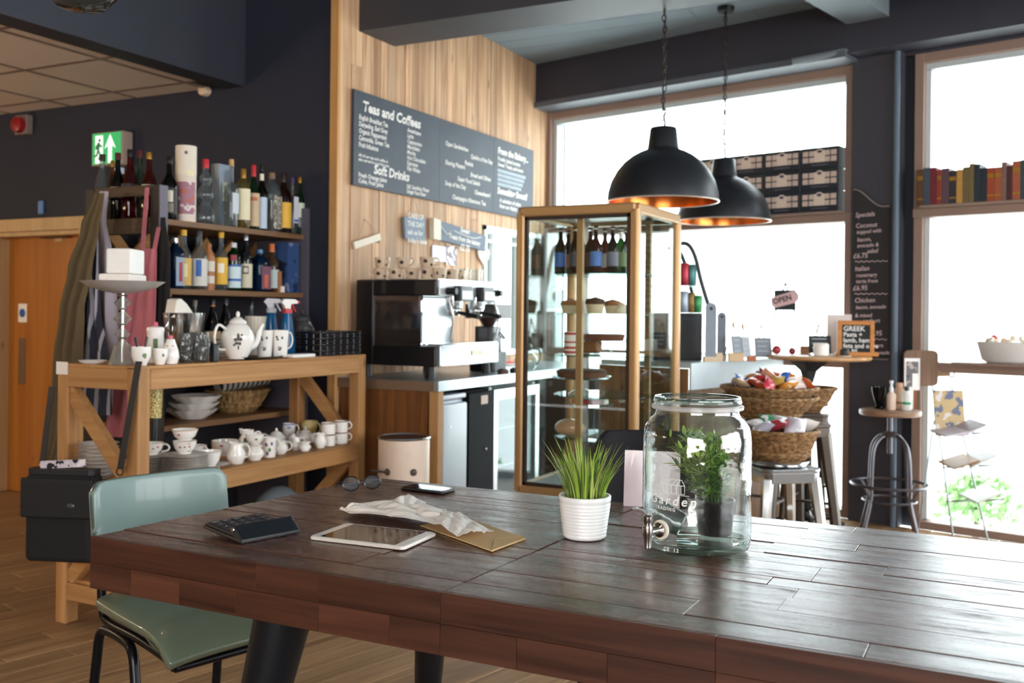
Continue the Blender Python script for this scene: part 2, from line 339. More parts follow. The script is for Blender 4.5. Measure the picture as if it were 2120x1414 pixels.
# floor
FM = wood('7C5E42', 'AE8A64', 'Y', 0.5, 0.24, 1.0, bump=0.35, spec=0.35)
fl = struct(obj('floor', prism([(-8, -4), (4.6, -4), (4.6, 5.26), (XW - .3, 7.28), (-8, 7.28)], -0.06, -0.012), flat('3A2A1E', 0.8, 0, 0.2, 8)), 'worn wooden floorboards')
rng = random.Random(4)
fdir = math.degrees(math.atan2(-0.2393, 0.9709))
RF = Matrix.Rotation(math.radians(fdir), 4, 'Z')
plank_mesh = {}
for i in range(-70, 40):
    y = -3.0 + rng.random() * 1.5
    while y < 9.5:
        L_ = rng.choice([1.6, 1.9, 2.2, 2.6]); p = RF @ Vector((i * 0.125 + 0.06, y + L_ / 2, 0))
        e0 = RF @ Vector((i * 0.125 + 0.06, y, 0)); e1 = RF @ Vector((i * 0.125 + 0.06, y + L_, 0)); Lc = L_
        over = (e1.y + .2463 * e1.x - 6.41) / 1.03
        if over > 0: Lc = L_ - over - .002
        if -7.8 < p.x < 4.3 and -1 < p.y < 8.5 and Lc > .08:
            vis = False
            for e in (0.0, 0.25, 0.5, 0.75, 1.0):
                q = RF @ Vector((i * 0.125 + 0.06, y + Lc * e, 0)); a, b, d = proj(q)
                if d > 0.6 and -420 < a < 2500 and 860 < b < 1560 and not (q.x > -1.0 and q.y < 1.0): vis = True
            if vis:
                if Lc not in plank_mesh:
                    o = obj('plank', box(-0.0604, 0.0604, .0015, Lc - .0015, -0.012, 0.0), FM, fl, bevel=0.002, seg=1); plank_mesh[Lc] = o
                else: o = plank_mesh[Lc].copy(); col.objects.link(o)
                o.parent = fl; o.location = e0 + Vector((0, 0, rng.uniform(-.0008, .0006))); o.rotation_euler = (0, 0, math.radians(fdir))
        y += L_
# outer ring of floor beyond the boards picked out one by one
# blue wall with the door
def cut_wall(name, x0, x1, z1, y0, y1, hx0, hx1, hz, m):
    s = box(x0, hx0, y0, y1, 0, z1).join(box(hx1, x1, y0, y1, 0, z1)).join(box(hx0, hx1, y0, y1, hz, z1)); return struct(obj(name, s, m))
dR = ony(180, 470, YB); dT = ony(60, 452, YB).z
DX1 = ony(168, 600, YB).x; DX0 = DX1 - 0.93; DZ = ony(90, 478, YB).z
cut_wall('wall_left', -8.0, XW - 0.03, 3.6, YB, YB + 0.22, DX0, DX1, DZ, NAVY)
cream = wood('B9976B', 'CBAB80', 'Z', 0.55, 0.08, 0.6); 
d1 = struct(bpy.data.objects.new('door_1', None)); col.objects.link(d1); d1['label'] = 'orange-brown wooden door in a pale timber frame'
aw = 0.085
for nm, s in (('door_frame', box(DX0 - aw, DX0, YB - .025, YB, 0, DZ + aw)), ('door_frame', box(DX1, DX1 + aw, YB - .025, YB, 0, DZ + aw)), ('door_frame', box(DX0, DX1, YB - .025, YB, DZ, DZ + aw)),
              ('door_lining', box(DX0, DX0 + .03, YB, YB + .2, 0, DZ)), ('door_lining', box(DX1 - .03, DX1, YB, YB + .2, 0, DZ)), ('door_lining', box(DX0 + .03, DX1 - .03, YB, YB + .2, DZ - .03, DZ))):
    obj(nm, s, cream, d1, bevel=0.004)
dl = obj('door_leaf', box(DX0 + .03, DX1 - .03, YB + .14, YB + .18, 0.005, DZ - .03), wood('9A5A1E', 'B4742F', 'Z', 0.4, 0.06, 0.5, bump=0.1), d1)
p = ony(47, 648, YB + .14); obj('sign_disc', lathe([(0.03, 0), (0.03, 0.003)], 16).rot(90, 'X').mv(p.x, YB + .138, p.z), flat('2F5FA8', 0.4), dl)
obj('sign_plate', box(p.x - .045, p.x + .045, YB + .1385, YB + .1398, p.z - .065, p.z + .065), WHITE, dl)
p = ony(46, 730, YB + .14); obj('push_plate', box(p.x - .035, p.x + .035, YB + .137, YB + .14, p.z - .22, p.z + .1), flat('8F7A66', 0.4, 0.8), dl)
p = ony(130, 478, YB + .14); obj('door_closer', box(p.x - .17, p.x + .1, YB + .09, YB + .14, p.z - .05, p.z + .01), flat('4A3220', 0.5), dl, bevel=.006)
p = ony(122, 491, YB + .14); obj('label_plate', box(p.x - .035, p.x + .035, YB + .136, YB + .14, p.z - .03, p.z + .03), cream, dl)
struct(obj('wall_behind_door', box(DX0 - .3, DX1 + .3, YB + .23, YB + .27, 0, 2.3), NAVY2))
# timber wall with its vertical boards
hq = onx(1003, 466, XW); HY0, HZ1, HZ0 = hq.y, hq.z, 0.98
s = box(XW - .25, XW - .03, YB + .22, HY0, 0, 3.6).join(box(XW - .25, XW - .03, HY0, 7.6, HZ1, 3.6)).join(box(XW - .25, XW - .03, HY0, 7.6, 0, HZ0)).join(box(XW - .25, XW - .03, 7.12, 7.6, HZ0, HZ1))
wt = struct(obj('wall_side', s, flat('3A2716', 0.8)), 'wall clad in reclaimed vertical pine boards')
WM = wood('A07350', 'D9B692', 'Z', 0.62, 0.42, 0.8, bump=0.3, spec=0.3)
y = YB; k = 0; rng = random.Random(11)
while y < 7.3:
    w = rng.choice([0.07, 0.085, 0.095, 0.11]); zs = [0.0]
    if rng.random() < 0.55: zs.append(rng.uniform(1.5, 2.9))
    zs.append(ZC + .05)
    y1 = y + w
    for z0, z1 in zip(zs, zs[1:]):
        segs = [(z0, z1)]
        if y1 > HY0 + .02: segs = ([(max(z0, HZ1), z1)] if z1 > HZ1 + .02 else []) + ([(0, HZ0)] if z0 == 0 else [])
        for a, b in segs:
            obj('board', box(XW - .03 - 0.0, XW - rng.uniform(.0, .006), y + .0012, y1 - .0012, a + .001, b - .001), WM, wt, bevel=.0015, seg=1)
    y = y1
obj('corner_board', box(XW - .05, XW + .004, YB - .025, YB - .001, 0, ZC + .05), wood('C08A50', 'D9A66A', 'Z', 0.55, 0.1), wt, bevel=.003)
# hatch window in the timber wall
h3 = struct(bpy.data.objects.new('window_3', None)); col.objects.link(h3); h3['label'] = 'white-painted hatch window beyond the coffee machine'
wp = flat('E4E8E6', 0.5)
for nm, s in (('reveal', box(XW - .26, XW + .004, HY0, HY0 + .03, HZ0, HZ1)), ('reveal', box(XW - .26, XW + .004, HY0, 7.15, HZ1 - .03, HZ1)), ('sill', box(XW - .26, XW + .02, HY0, 7.15, HZ0, HZ0 + .03))): obj(nm, s, wp, h3)
for yy in (HY0 + .05, (HY0 + 7.1) / 2, 7.07): obj('mullion', box(XW - .22, XW - .17, yy, yy + .05, HZ0 + .03, HZ1 - .03), wp, h3)
obj('pane', box(XW - .2, XW - .196, HY0 + .05, 7.1, HZ0 + .03, HZ1 - .03), glass('F4FAFA', 'C0D0D0', 0.6), h3)
obj('curtain_rail', tube([(XW - .06, HY0 + .03, HZ1 - .1), (XW - .06, 7.1, HZ1 - .1)], .012), wp, h3)
# main ceiling: painted boards with dark joints
cm_ = flat('78848C', 0.7, 0, 0.14, 2.0, 0.2)
ce = struct(obj('ceiling', prism([(-8, -4), (4.6, -4), (4.6, 5.5), (XW - .3, 7.5), (-8, 7.5)], ZC + .03, ZC + .3), flat('3A3F45', 0.8)), 'grey painted board ceiling')
for i in range(0, 13):
    y0 = 4.95 + i * 0.2
    xlim = min(4.4, (7.25 - y0 - .2) / .2463 - 3.39)
    for x0, x1 in ((XW, -1.9 + 0.37 * (i % 3)), (-1.9 + 0.37 * (i % 3), 0.9 + .2 * (i % 2)), (0.9 + .2 * (i % 2), 4.4)):
        x1 = min(x1, xlim)
        if x1 - x0 < .05: continue
        obj('ceiling_board', box(x0 + .0015, x1 - .0015, y0 + .0025, y0 + .1975, ZC, ZC + .03), cm_, ce, bevel=.002, seg=1)
struct(obj('ceiling_near', box(-4.1, 4.6, -4.0, 4.95, ZC, ZC + .03), cm_))
# bulkhead and dropped tile ceiling on the left
struct(obj('trim_1', box(XS - .16, XS, -4.0, YB, ZL - .012, 3.6), flat('2C2E39', 0.6, 0, 0.1, 3)), 'dark navy bulkhead beside the tiled ceiling')
t2 = struct(obj('ceiling_dropped', box(-8.0, XS - .16, -4.0, YB, ZL + .02, ZL + .06), flat('7C6658', 0.7)), 'suspended ceiling of square tiles')
tile = None; TM = flat('DDCBBC', 0.85, 0, 0.05, 60, 0.1); GM = flat('7E6A5E', 0.5)
x1 = XS - .16
for i in range(7):
    for j in range(8):
        xa, xb = x1 - .12 - .6 * (i + 1) if i else x1 - .72 + .0, x1 - .12 - .6 * i
        if i == 0: pass
        ya, yb = YB - .2 - .6 * (j + 1), YB - .2 - .6 * j
        pj = proj(((xa + xb) / 2, (ya + yb) / 2, ZL))
        if pj[2] < 0.5 or pj[0] < -500 or pj[1] < -400: continue
        if tile is None: tile = obj('ceiling_tile', box(-.29, .29, -.29, .29, 0, .018), TM, t2, bevel=.003, seg=1); o = tile
        else: o = tile.copy(); col.objects.link(o)
        o.parent = t2; o.location = (x1 - .12 - .6 * i - .3, ya + .3, ZL)
for j in range(8):
    obj('edge_tile', box(x1 - .11, x1 - .005, YB - .2 - .6 * (j + 1) + .01, YB - .2 - .6 * j - .01, ZL, ZL + .018), TM, t2)
    obj('edge_tile', box(x1 - .12 - .6 * (j + 1) + .01, x1 - .12 - .6 * j - .01, YB - .19, YB - .005, ZL, ZL + .018), TM, t2)
for i in range(7): obj('grid_bar', box(x1 - .132 - .6 * i, x1 - .108 - .6 * i, -1.5, YB, ZL - .004, ZL + .014), GM, t2)
for j in range(9): obj('grid_bar', box(-8, x1, YB - .212 - .6 * j, YB - .188 - .6 * j, ZL - .005, ZL + .013), GM, t2)
# big beam running from the timber wall, and the light beam that meets the lintel
q = onx(775, 78, XW); q0 = onx(748, 68, XW)
struct(obj('trim_2', box(XW, 4.5, q0.y - .02, q0.y + .34, q.z - .0, ZC + .02), flat('38373D', 0.55, 0, 0.12, 3)), 'dark ceiling beam running out from the timber wall')
# ------------------------------------------------------------------ window wall
tA, zT = onwin(1132, 240); tB, _ = onwin(1762, 150); tC, _ = onwin(1896, 110); tE = 6.3
zT = 2.90; zTr = (onwin(1592, 453)[1] + onwin(2012, 424)[1]) / 2; zR = (onwin(1978, 762)[1]); LIN = flat('35353F', 0.6, 0, 0.12, 5.0, 0.3)
lw_ = struct(obj('wall_front', wbox(-.3, tA, 0, 3.6, -.25, 0).join(wbox(tA, tE, zT, 3.6, -.25, 0)), LIN), 'dark painted window wall with a deep lintel')
struct(obj('trim_3', wbox(0.0, tE, zT + .02, ZC, 0, .22), LIN), 'dark lintel beam above the shop windows')
struct(obj('trim_4', wbox(0.02, tB + .06, zT - .005, zT + .035, .0, .245), flat('565B63', 0.5, 0, 0.2, 12)), 'grey conduit under the lintel beam')
struct(obj('trim_5', tube([atd(1640, 128, 6.28) , atd(1790, 98, 6.15), atd(2030, 52, 5.72)], .022), flat('6A7076', 0.5, 0, 0.2, 12)), 'grey pipe clipped along the lintel beam')
struct(obj('trim_6', wbox(tB + .06, tB + .32, 3.1, ZC + .02, .2, 2.6), flat('7A848A', 0.6, 0, 0.1, 3)), 'pale grey ceiling beam meeting the lintel')
# column between the windows
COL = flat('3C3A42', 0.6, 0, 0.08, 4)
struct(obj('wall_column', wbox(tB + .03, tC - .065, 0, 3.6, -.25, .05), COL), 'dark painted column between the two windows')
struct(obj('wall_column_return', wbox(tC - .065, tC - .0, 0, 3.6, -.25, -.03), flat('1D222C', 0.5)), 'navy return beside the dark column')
struct(obj('trim_7', tube([WL + WD * (tC - .085) + WN * .07, WL + WD * (tC - .085) + WN * .07 + UP * (zT + .1)], .019, 10), flat('5B6A78', 0.3)), 'blue-grey conduit pipe running down the column')
FRM = flat('8E7568', 0.5, 0.0, 0.06, 8)
PANE = glass('F8FCFC', 'D0DCDC', 0.5)
def window(name, t0, t1, rails, posts, label):
    w = struct(bpy.data.objects.new(name, None)); col.objects.link(w); w['label'] = label
    for z0, z1, n1 in rails: obj('frame_rail', wbox(t0, t1, z0, z1, -.12, n1), FRM, w, bevel=.003, seg=1)
    for a, b in posts: obj('frame_post', wbox(a, b, 0, zT, -.12, .012), FRM, w, bevel=.003, seg=1)
    zs = [r[1] for r in rails]; ze = [r[0] for r in rails]
    for i in range(len(rails) - 1): obj('pane', wbox(t0 + .04, t1 - .04, rails[i][1], rails[i + 1][0], -.085, -.079), PANE, w)
    obj('inner_bead', wbox(t0 + .03, t1 - .03, zT - .095, zT - .055, -.115, -.03), flat('B9C2C4', 0.4), w)
    obj('inner_bead', wbox(t0 + .045, t0 + .085, .06, zT - .1, -.115, -.03), flat('C4CBCC', 0.4), w)
    return w
rl = [(0.0, .05, .01), (zR - .03, zR + .03, .02), (zTr - .055, zTr, .03), (zT - .06, zT, .01)]
window('window_1', tA, tB + .03, rl, [(tA, tA + .05), (tB - .03, tB + .03)], 'large shop window behind the pendant lamps and the service counter')
window('window_2', tC, tE, rl, [(tC, tC + .055), (tE - .06, tE)], 'large shop window at the right with a row of old books')
# the rest of the room shell, out of view: side wall and shop front with their openings
struct(obj('wall_right', box(4.5, 4.7, -4, 8, 0, .6).join(box(4.5, 4.7, -4, 8, 3.0, 3.6)).join(box(4.5, 4.7, 5.2, 8, .6, 3.0)).join(box(4.5, 4.7, -4, .2, .6, 3.0)), NAVY))
struct(obj('wall_near', box(-8, -1.1, -4.2, -4, 0, 3.6).join(box(3.5, 4.7, -4.2, -4, 0, 3.6)).join(box(-1.1, 3.5, -4.2, -4, 0, .6)).join(box(-1.1, 3.5, -4.2, -4, 2.9, 3.6)), flat('B9A48C', 0.7)))
def plain_window(name, pts, m, label):
    w = struct(bpy.data.objects.new(name, None)); col.objects.link(w); w['label'] = label
    for s_ in pts: obj('frame_post', s_, m, w)
plain_window('window_4', [box(x - .04, x + .04, -4.15, -4.08, .6, 2.9) for x in (-1.06, .43, 1.97, 3.46)] + [box(-1.1, 3.5, -4.15, -4.08, z, z + .07) for z in (.6, 2.83)], FRM, 'shop front windows behind the viewer')
plain_window('window_5', [box(4.58, 4.65, y - .04, y + .04, .6, 3.0) for y in (.24, 1.87, 3.53, 5.16)] + [box(4.58, 4.65, .2, 5.2, z, z + .07) for z in (.6, 2.93)], FRM, 'side windows to the right of the view')
struct(obj('wall_far_left', box(-8.2, -8, -4, 8, 0, 3.6), flat('9A8A78', 0.7)))
struct(obj('ground', box(-40, 60, 7.6, 90, -.8, -.6), flat('E6E8E4', 0.8)), 'pale pavement outside the windows')
# ================================================================== big wooden table
TZ = 0.77; TY0, TY1 = 1.59, 2.585; TXR = 0.85
def txl(y): return -1.885 + (y - TY0) / (TY1 - TY0) * 0.09
ja = onz(900, 1231, TZ); jb = onz(1325, 1047, TZ)
def jx(y): return ja.x + (y - ja.y) / (jb.y - ja.y) * (jb.x - ja.x)
tb = thing('dining_table', 'large dark brown plank-top table with thick edge and black legs in foreground', 'table', (0, 0, 0))
TOPM = wood('341A10', '5E3424', 'X', 0.36, 0.45, 1.0, coat=0.8, bump=0.6, spec=0.4, streak=0.2)
EDGM = wood('301810', '5C3422', 'X', 0.45, 0.4, 1.0, coat=0.15, bump=0.4, spec=0.4)
THK = 0.118
obj('core', prism([(txl(TY0) + .012, TY0 + .012), (TXR - .02, TY0 + .012), (TXR - .02, TY1 - .02), (txl(TY1) + .02, TY1 - .02)], TZ - THK + .004, TZ - .019), flat('2A150C', 0.6), tb)
rng = random.Random(21)
for leaf in (0, 1):
    ys = [TY0 + .0122]
    while ys[-1] < TY1 - .05:
        ys.append(ys[-1] + rng.choice([.062, .075, .09, .105, .12]))
    ys[-1] = TY1
    if ys[-1] - ys[-2] < .04: ys.pop(-2)
    for a, b in zip(ys, ys[1:]):
        l = (lambda y: txl(y)) if leaf == 0 else (lambda y: jx(y) + .0012)
        r = (lambda y: jx(y) - .0012) if leaf == 0 else (lambda y: TXR)
        cuts = []; xm = max(l(a), l(b)) + rng.uniform(.3, .8)
        while xm < min(r(a), r(b)) - .25: cuts.append(xm); xm += rng.uniform(.4, 1.0)
        ends = [l] + [(lambda y, c=c: c) for c in cuts] + [r]
        for e0, e1 in zip(ends, ends[1:]):
            g = .0011; y0, y1 = a + g, b - g; dz = rng.uniform(-.0012, .0006); g0 = 0 if e0 in (l,) else .0008; g1 = 0 if e1 in (r,) else .0008
            poly = [(e0(y0) + g0, y0), (e1(y0) - g1, y0), (e1(y1) - g1, y1), (e0(y1) + g0, y1)]
            cx, cy = sum(p[0] for p in poly) / 4, sum(p[1] for p in poly) / 4
            o = obj('plank', prism([(x - cx, y - cy) for x, y in poly], -.02, 0.0), TOPM, tb, bevel=.0006, seg=1, loc=(cx, cy, TZ + dz))
            o.rotation_euler = (rng.uniform(-.004, .004), rng.uniform(-.0012, .0012), 0)
# edge blocks along the near side, in two courses with full-height joints
xa = onz(645, 1191, TZ).x; full = [txl(TY0), xa, jx(TY0), jx(TY0) + .52, jx(TY0) + 1.15, TXR]
for c, (z0, z1) in enumerate(((TZ - THK, TZ - THK * .5), (TZ - THK * .5, TZ - .0004))):
    for f0, f1 in zip(full, full[1:]):
        cuts = [f0]
        while f1 - cuts[-1] > (.22 if c == 0 else .6): cuts.append(cuts[-1] + (rng.uniform(.09, .2) if c == 0 else rng.uniform(.3, .5)))
        cuts = [q for q in cuts if q < f1 - .05 or q == f0] + [f1]
        for x, x2 in zip(cuts, cuts[1:]):
            d = rng.uniform(-.0006, .0004)
            obj('edge_block', box(-(x2 - x) / 2 + .0003, (x2 - x) / 2 - .0003, 0, .0118, z0 + .0003, z1 - .0003), EDGM, tb, bevel=.0006, seg=1, loc=((x + x2) / 2, TY0 + d, 0))
for c, (z0, z1) in enumerate(((TZ - THK, TZ - .0195),)):
    for k in range(6):
        y0 = TY0 + .031 + k * .158; y1 = min(TY1, y0 + .158)
        obj('end_block', prism([(txl(y0), y0), (txl(y0) + .03, y0), (txl(y1) + .03, y1), (txl(y1), y1)], z0 + .001, z1 - .001), EDGM, tb)
LEGM = flat('1B1B1F', 0.35, 0.3)
def tleg(px, py, dx, dy, r0=.062, r1=.03):
    q = onz(px, py, TZ - THK)
    obj('leg', tube([(q.x, q.y, TZ - THK + .002), (q.x + dx, q.y + dy, 0.0)], [r0, r1], 20), LEGM, tb, smooth=True)
tleg(590, 1262, -.13, -.07); 
q = onz(868, 1318, TZ - THK); 
obj('leg', tube([(-1.42, 2.34, TZ - THK), (-1.50, 2.42, 0)], [.055, .028], 20), LEGM, tb, smooth=True)
obj('leg', tube([(.60, 1.78, TZ - THK), (.7, 1.7, 0)], [.062, .03], 20), LEGM, tb, smooth=True)
obj('leg', tube([(.60, 2.36, TZ - THK), (.7, 2.44, 0)], [.062, .03], 20), LEGM, tb, smooth=True)
obj('under_rail', box(-1.5, .7, 1.9, 1.95, TZ - THK - .045, TZ - THK), LEGM, tb)
# ================================================================== bottle shelving and timber rack
UX0, UX1, UY0, UY1 = -4.10, -3.61, 3.43, 4.508
ZS1, ZS2, ZS0 = 1.72, 1.39, 0.735
un = thing('shelving_unit', 'dark shelving unit full of bottles standing out from the navy wall', 'shelf unit', (0, 0, 0))
DKW = wood('2A2320', '3A302A', 'Z', 0.6, 0.15); SHW = wood('6B4A30', '8D6846', 'Y', 0.55, 0.15); SHD = wood('3A2A20', '56402F', 'X', 0.6, 0.15); GRYP = flat('6A6470', 0.6)
for z in (ZS1, ZS2, ZS0): obj('shelf_board', box(UX0 + .02, UX1, UY0 + .03, UY1 - .025, z - .028, z), SHW, un, bevel=.002, seg=1)
obj('side_panel', box(UX0, UX1 + .02, UY1 - .025, UY1, 0.02, 1.87), flat('5A545E', 0.55), un)
for x in (UX0, UX1 - .05): obj('post', box(x, x + .055, UY0 - .02, UY0 + .03, 0.02, 1.875), DKW, un, bevel=.002, seg=1)
obj('post_cover', box(UX1 + .006, UX1 + .012, UY0 - .02, UY0 + .03, 1.1, 1.875), GRYP, un)
q1 = ony(250, 396, UY0).z; q2 = ony(250, 452, UY0).z
obj('guard_rail', box(UX0 + .055, UX1 - .05, UY0 - .015, UY0 + .012, q1 - .03, q1 + .02), SHD, un, bevel=.002, seg=1)
obj('end_rail', box(UX0 + .055, UX1 - .05, UY0 - .015, UY0 + .02, ZS1 - .07, ZS1 + .005), SHD, un, bevel=.002, seg=1)
obj('back_panel', box(UX0, UX0 + .02, UY0 + .03, UY1 - .025, .1, 1.70), flat('26242A', 0.7), un)
for k in range(5):   # wine lattice behind the second shelf
    y0 = UY0 + .06 + k * .2
    for sgn in (1, -1):
        obj('lattice_slat', box(-.008, .008, -.16, .16, -.03, .03).rot(45 * sgn, 'X').mv(UX0 + .12 + .018 * sgn, y0 + .1, ZS2 + .16), wood('9A6B3C', 'B98A55', 'Y', 0.6, 0.2), un)
def place(px, ptop, pbase, X, z):
    q = onx(px, pbase, X); t = onx(px, ptop, X); d = (q - Vector((0, 0, H))).dot(FWD); return Vector((X, q.y, z + .0008)), max(.01, t.z - z), d / F
PROF = {
 'std': [(.93, 0), (1, .025), (1, .58), (.93, .64), (.6, .72), (.36, .78), (.32, .9)],
 'wine': [(.93, 0), (1, .02), (1, .52), (.92, .60), (.55, .69), (.36, .76), (.34, .92)],
 'cone': [(.93, 0), (1, .03), (1, .42), (.8, .58), (.5, .72), (.34, .80), (.3, .92)],
 'squat': [(.93, 0), (1, .03), (1, .62), (.96, .72), (.7, .80), (.36, .85), (.34, .93)],
 'slim': [(.9, 0), (1, .03), (1, .55), (.9, .6), (.4, .64), (.36, .68), (.34, .93)],
 'bulb': [(.85, 0), (1, .05), (1, .14), (.8, .24), (.5, .31), (.5, .33), (.8, .40), (.86, .46), (.74, .53), (.44, .59), (.44, .61), (.64, .67), (.6, .73), (.32, .80), (.28, .92)],
 'flare': [(.88, 0), (.95, .03), (1, .5), (1, .62), (.62, .7), (.34, .75), (.32, .93)],
}
def bottle(px, ptop, pbase, w, X, z, style, gl, cap, lab, label, group, lab_z=(.12, .5), caph=.1, sq=False, name='bottle', lm=None, neck=None, extra=None, loc=None):
    if loc is None: loc, h, s = place(px, ptop, pbase, X, z); R = w * s * .56
    else: loc, h, R = loc
    t = thing(name, label, 'bottle', loc, 0, group)
    fn = slathe if sq else lathe
    obj('body', fn([(r * R, q * h) for r, q in PROF[style]], 20), gl, t, smooth=True)
    nr = PROF[style][-1][0] * R
    obj('cap', lathe([(nr * 1.16, h * (1 - caph)), (nr * 1.16, h * .995), (nr * 1.05, h)], 14), cap, t, smooth=True)
    if lab is not None:
        a = math.degrees(math.atan2(-loc.y, -loc.x))
        if sq: obj('paper_label', cbox(.0014, R * 1.5, h * (lab_z[1] - lab_z[0]), h * lab_z[0]).mv(R * 1.006, 0, 0), lab, t)
        else: obj('paper_label', arcband(R * 1.015, h * lab_z[0], h * lab_z[1], a - 75, a + 75), lab, t)
        if lm is not None:
            for (m_, z0, z1, hw) in lm:
                if sq: obj('label_print', cbox(.0014, R * hw / 45, h * (z1 - z0), h * z0).mv(R * 1.006 + .0012, 0, 0), m_, t)
                else: obj('label_print', arcband(R * 1.03, h * z0, h * z1, a - hw, a + hw), m_, t)
    if neck is not None: obj('neck_band', lathe([(nr * 1.08, h * neck[1]), (nr * 1.08, h * neck[2])], 14, close=False), neck[0], t, smooth=True)
    return t
GC = glass('DDE2E2', '8A9498', 1.0, body=0.13); GG = glass('1E6B34', '0B3A1C', 0.9, body=0.25, edgefac=.9); GD = glass('1A1A18', '0A0A0A', 0.9, body=.4); GB = glass('1D5C8C', '0A2C4C', 0.9, body=.4, edgefac=.9)
GBR = glass('5A2A0C', '2A1206', 0.9, body=.3, edgefac=.9); GY = glass('D8C890', '9A8A50', 0.9, body=.12); GRD = glass('A01820', '5A0A10', 0.9, body=.2)
CAPK = flat('141416', 0.35); GOLD = flat('B78B3A', 0.35, 0.7); REDC = flat('C2303A', 0.4); MAR = flat('5A1A22', 0.4); TAN = flat('C8A06A', 0.6); CRM = flat('E8DFC9', 0.7); YEL = flat('E0AE3E', 0.6); LBL = flat('B9C6D6', 0.6)
BLU = flat('2A63B0', 0.5); ORG = flat('D0703A', 0.5); PUR = flat('4A3A78', 0.4); SIL = flat('B9BCC0', 0.3, 0.8)
XB = UX1 - .055; gt = 'bottles on the top shelf'; g2 = 'bottles on the middle shelf'
bottle(350, 325, 440, 30, XB, ZS1, 'wine', GD, CAPK, flat('1B1B1D', .5), 'matt black bottle with a cream figure label, beside the white tube', gt, (.1, .5), lm=[(CRM, .28, .46, 26), (flat('8E8478', .7), .12, .26, 30)])
tb_, hh, ss = place(384, 303, 448, XB - .01, ZS1); R_ = 21 * ss
t = thing('gift_tube', 'tall cream cardboard tube with purple and red print on top shelf', 'tube', tb_)
obj('tube_body', lathe([(R_, 0), (R_, hh * .86)], 28), flat('DCCDBE', .6), t, smooth=True); obj('lid', lathe([(R_ * 1.015, hh * .62), (R_ * 1.015, hh * .995), (R_ * .97, hh)], 28), flat('E3D6C4', .6), t, smooth=True)
a_ = math.degrees(math.atan2(-tb_.y, -tb_.x))
obj('printed_band', arcband(R_ * 1.02, hh * .1, hh * .52, a_ - 70, a_ + 60, 16), patch('D8C6C8', 'A0707E', 'B5685A', 22, .6), t); obj('seal', arcband(R_ * 1.03, hh * .6, hh * .67, a_ + 10, a_ + 45, 8), flat('E9DDB0', .5), t)
obj('crest', arcband(R_ * 1.03, hh * .88, hh * .92, a_ - 8, a_ + 8, 4), flat('5A5560', .6), t)
bottle(425, 330, 453, 36, XB, ZS1, 'bulb', GC, REDC, None, 'clear bubble-shaped bottle with a bright red cap', gt, caph=.14)
gl_, hh, ss = place(459, 342, 458, XB - .07, ZS1); t = thing('gift_box', 'tall tapered grey carton with silver print between clear bottles', 'box', gl_)
obj('carton', S().add([(-.03, -.035, 0), (.03, -.035, 0), (.03, .03, 0), (-.03, .03, 0), (-.025, -.055, hh), (.025, -.055, hh), (.025, .035, hh), (-.025, .035, hh)], [(0, 3, 2, 1), (4, 5, 6, 7), (0, 1, 5, 4), (1, 2, 6, 5), (2, 3, 7, 6), (3, 0, 4, 7)]), flat('7E8A98', .35, .3), t)
obj('printed_motif', cbox(.001, .04, hh * .3, hh * .42).mv(.0292, -.008, 0), patch('8A94A0', 'C9C2A8', 'E0DCD2', 40), t)
bottle(478, 330, 463, 22, XB + .005, ZS1, 'slim', GC, TAN, flat('C6CCD4', .5), 'clear square-shouldered bottle with a tan stopper beside the grey carton', gt, (.2, .5), sq=True)
bottle(503, 350, 466, 26, XB + .01, ZS1, 'squat', GY, GOLD, flat('E5DAB8', .7), 'gold-capped bottle with a tall cream arched label', gt, (.14, .66), caph=.16)
bottle(524, 342, 467, 23, XB, ZS1, 'wine', GG, REDC, flat('CDB091', .7), 'green bottle with red capsule and beige label', gt, (.05, .56), caph=.18, lm=[(flat('B86A4A', .6), .44, .5, 40)])
bottle(541, 341, 470, 21, XB + .005, ZS1, 'wine', GD, CAPK, LBL, 'dark bottle with pale blue label and white collar', gt, (.03, .5), neck=(CRM, .74, .86))
bottle(562, 358, 474, 29, XB, ZS1, 'squat', GC, flat('8A6A50', .5), patch('A89E90', '6A625A', 'C9C0B0', 40), 'stout clear bottle with wooden stopper and spotted band', gt, (.05, .6), sq=True, lm=[(flat('8A8478', .6), .1, .55, 16)])
bottle(586, 358, 477, 30, XB + .01, ZS1, 'std', GBR, flat('2A1C18', .4), YEL, 'brown bottle with a large yellow label', gt, (.08, .5), caph=.16, neck=(flat('E6CB84', .5), .6, .74))
bottle(605, 368, 480, 17, XB, ZS1, 'slim', GC, PUR, flat('D8D6E2', .6), 'narrow bottle with purple cap and white label', gt, (.2, .66), sq=True, lm=[(BLU, .22, .26, 60)])
bottle(620, 367, 482, 18, XB + .01, ZS1, 'wine', GG, GOLD, flat('C9D2BE', .6), 'slim dark green bottle at the shelf end by grey panel', gt, (.3, .55))
# bottles behind the guard rail at the near end of the top shelf
def endb(px, ptop, w, Y, style, gl, cap, lab, label, lab_z=(.3, .5), liq=None):
    q = ony(px, 445, Y); t_ = ony(px, ptop, Y); d = (q - Vector((0, 0, H))).dot(FWD); q.z = ZS1 + .0008
    return bottle(px, 0, 0, w, 0, 0, style, gl, cap, lab, label, 'bottles behind the guard rail', lab_z, loc=(q, t_.z - ZS1, w * d / F / 2), caph=.1)
endb(211, 320, 34, 3.51, 'cone', GC, flat('2A241C', .5), flat('C9B9A8', .7), 'clear sloping bottle with black-topped cork at the rail end', (.3, .44))
endb(232, 333, 22, 3.61, 'std', glass('A8762A', '6A4412', .9, body=.3), GOLD, None, 'amber glass bottle half hidden below the green exit sign')
endb(243, 317, 30, 3.53, 'wine', glass('2A2420', '141210', .9, body=.3), MAR, flat('C6B4A2', .7), 'bottle with maroon foil neck and pale label behind rail', (.34, .5))
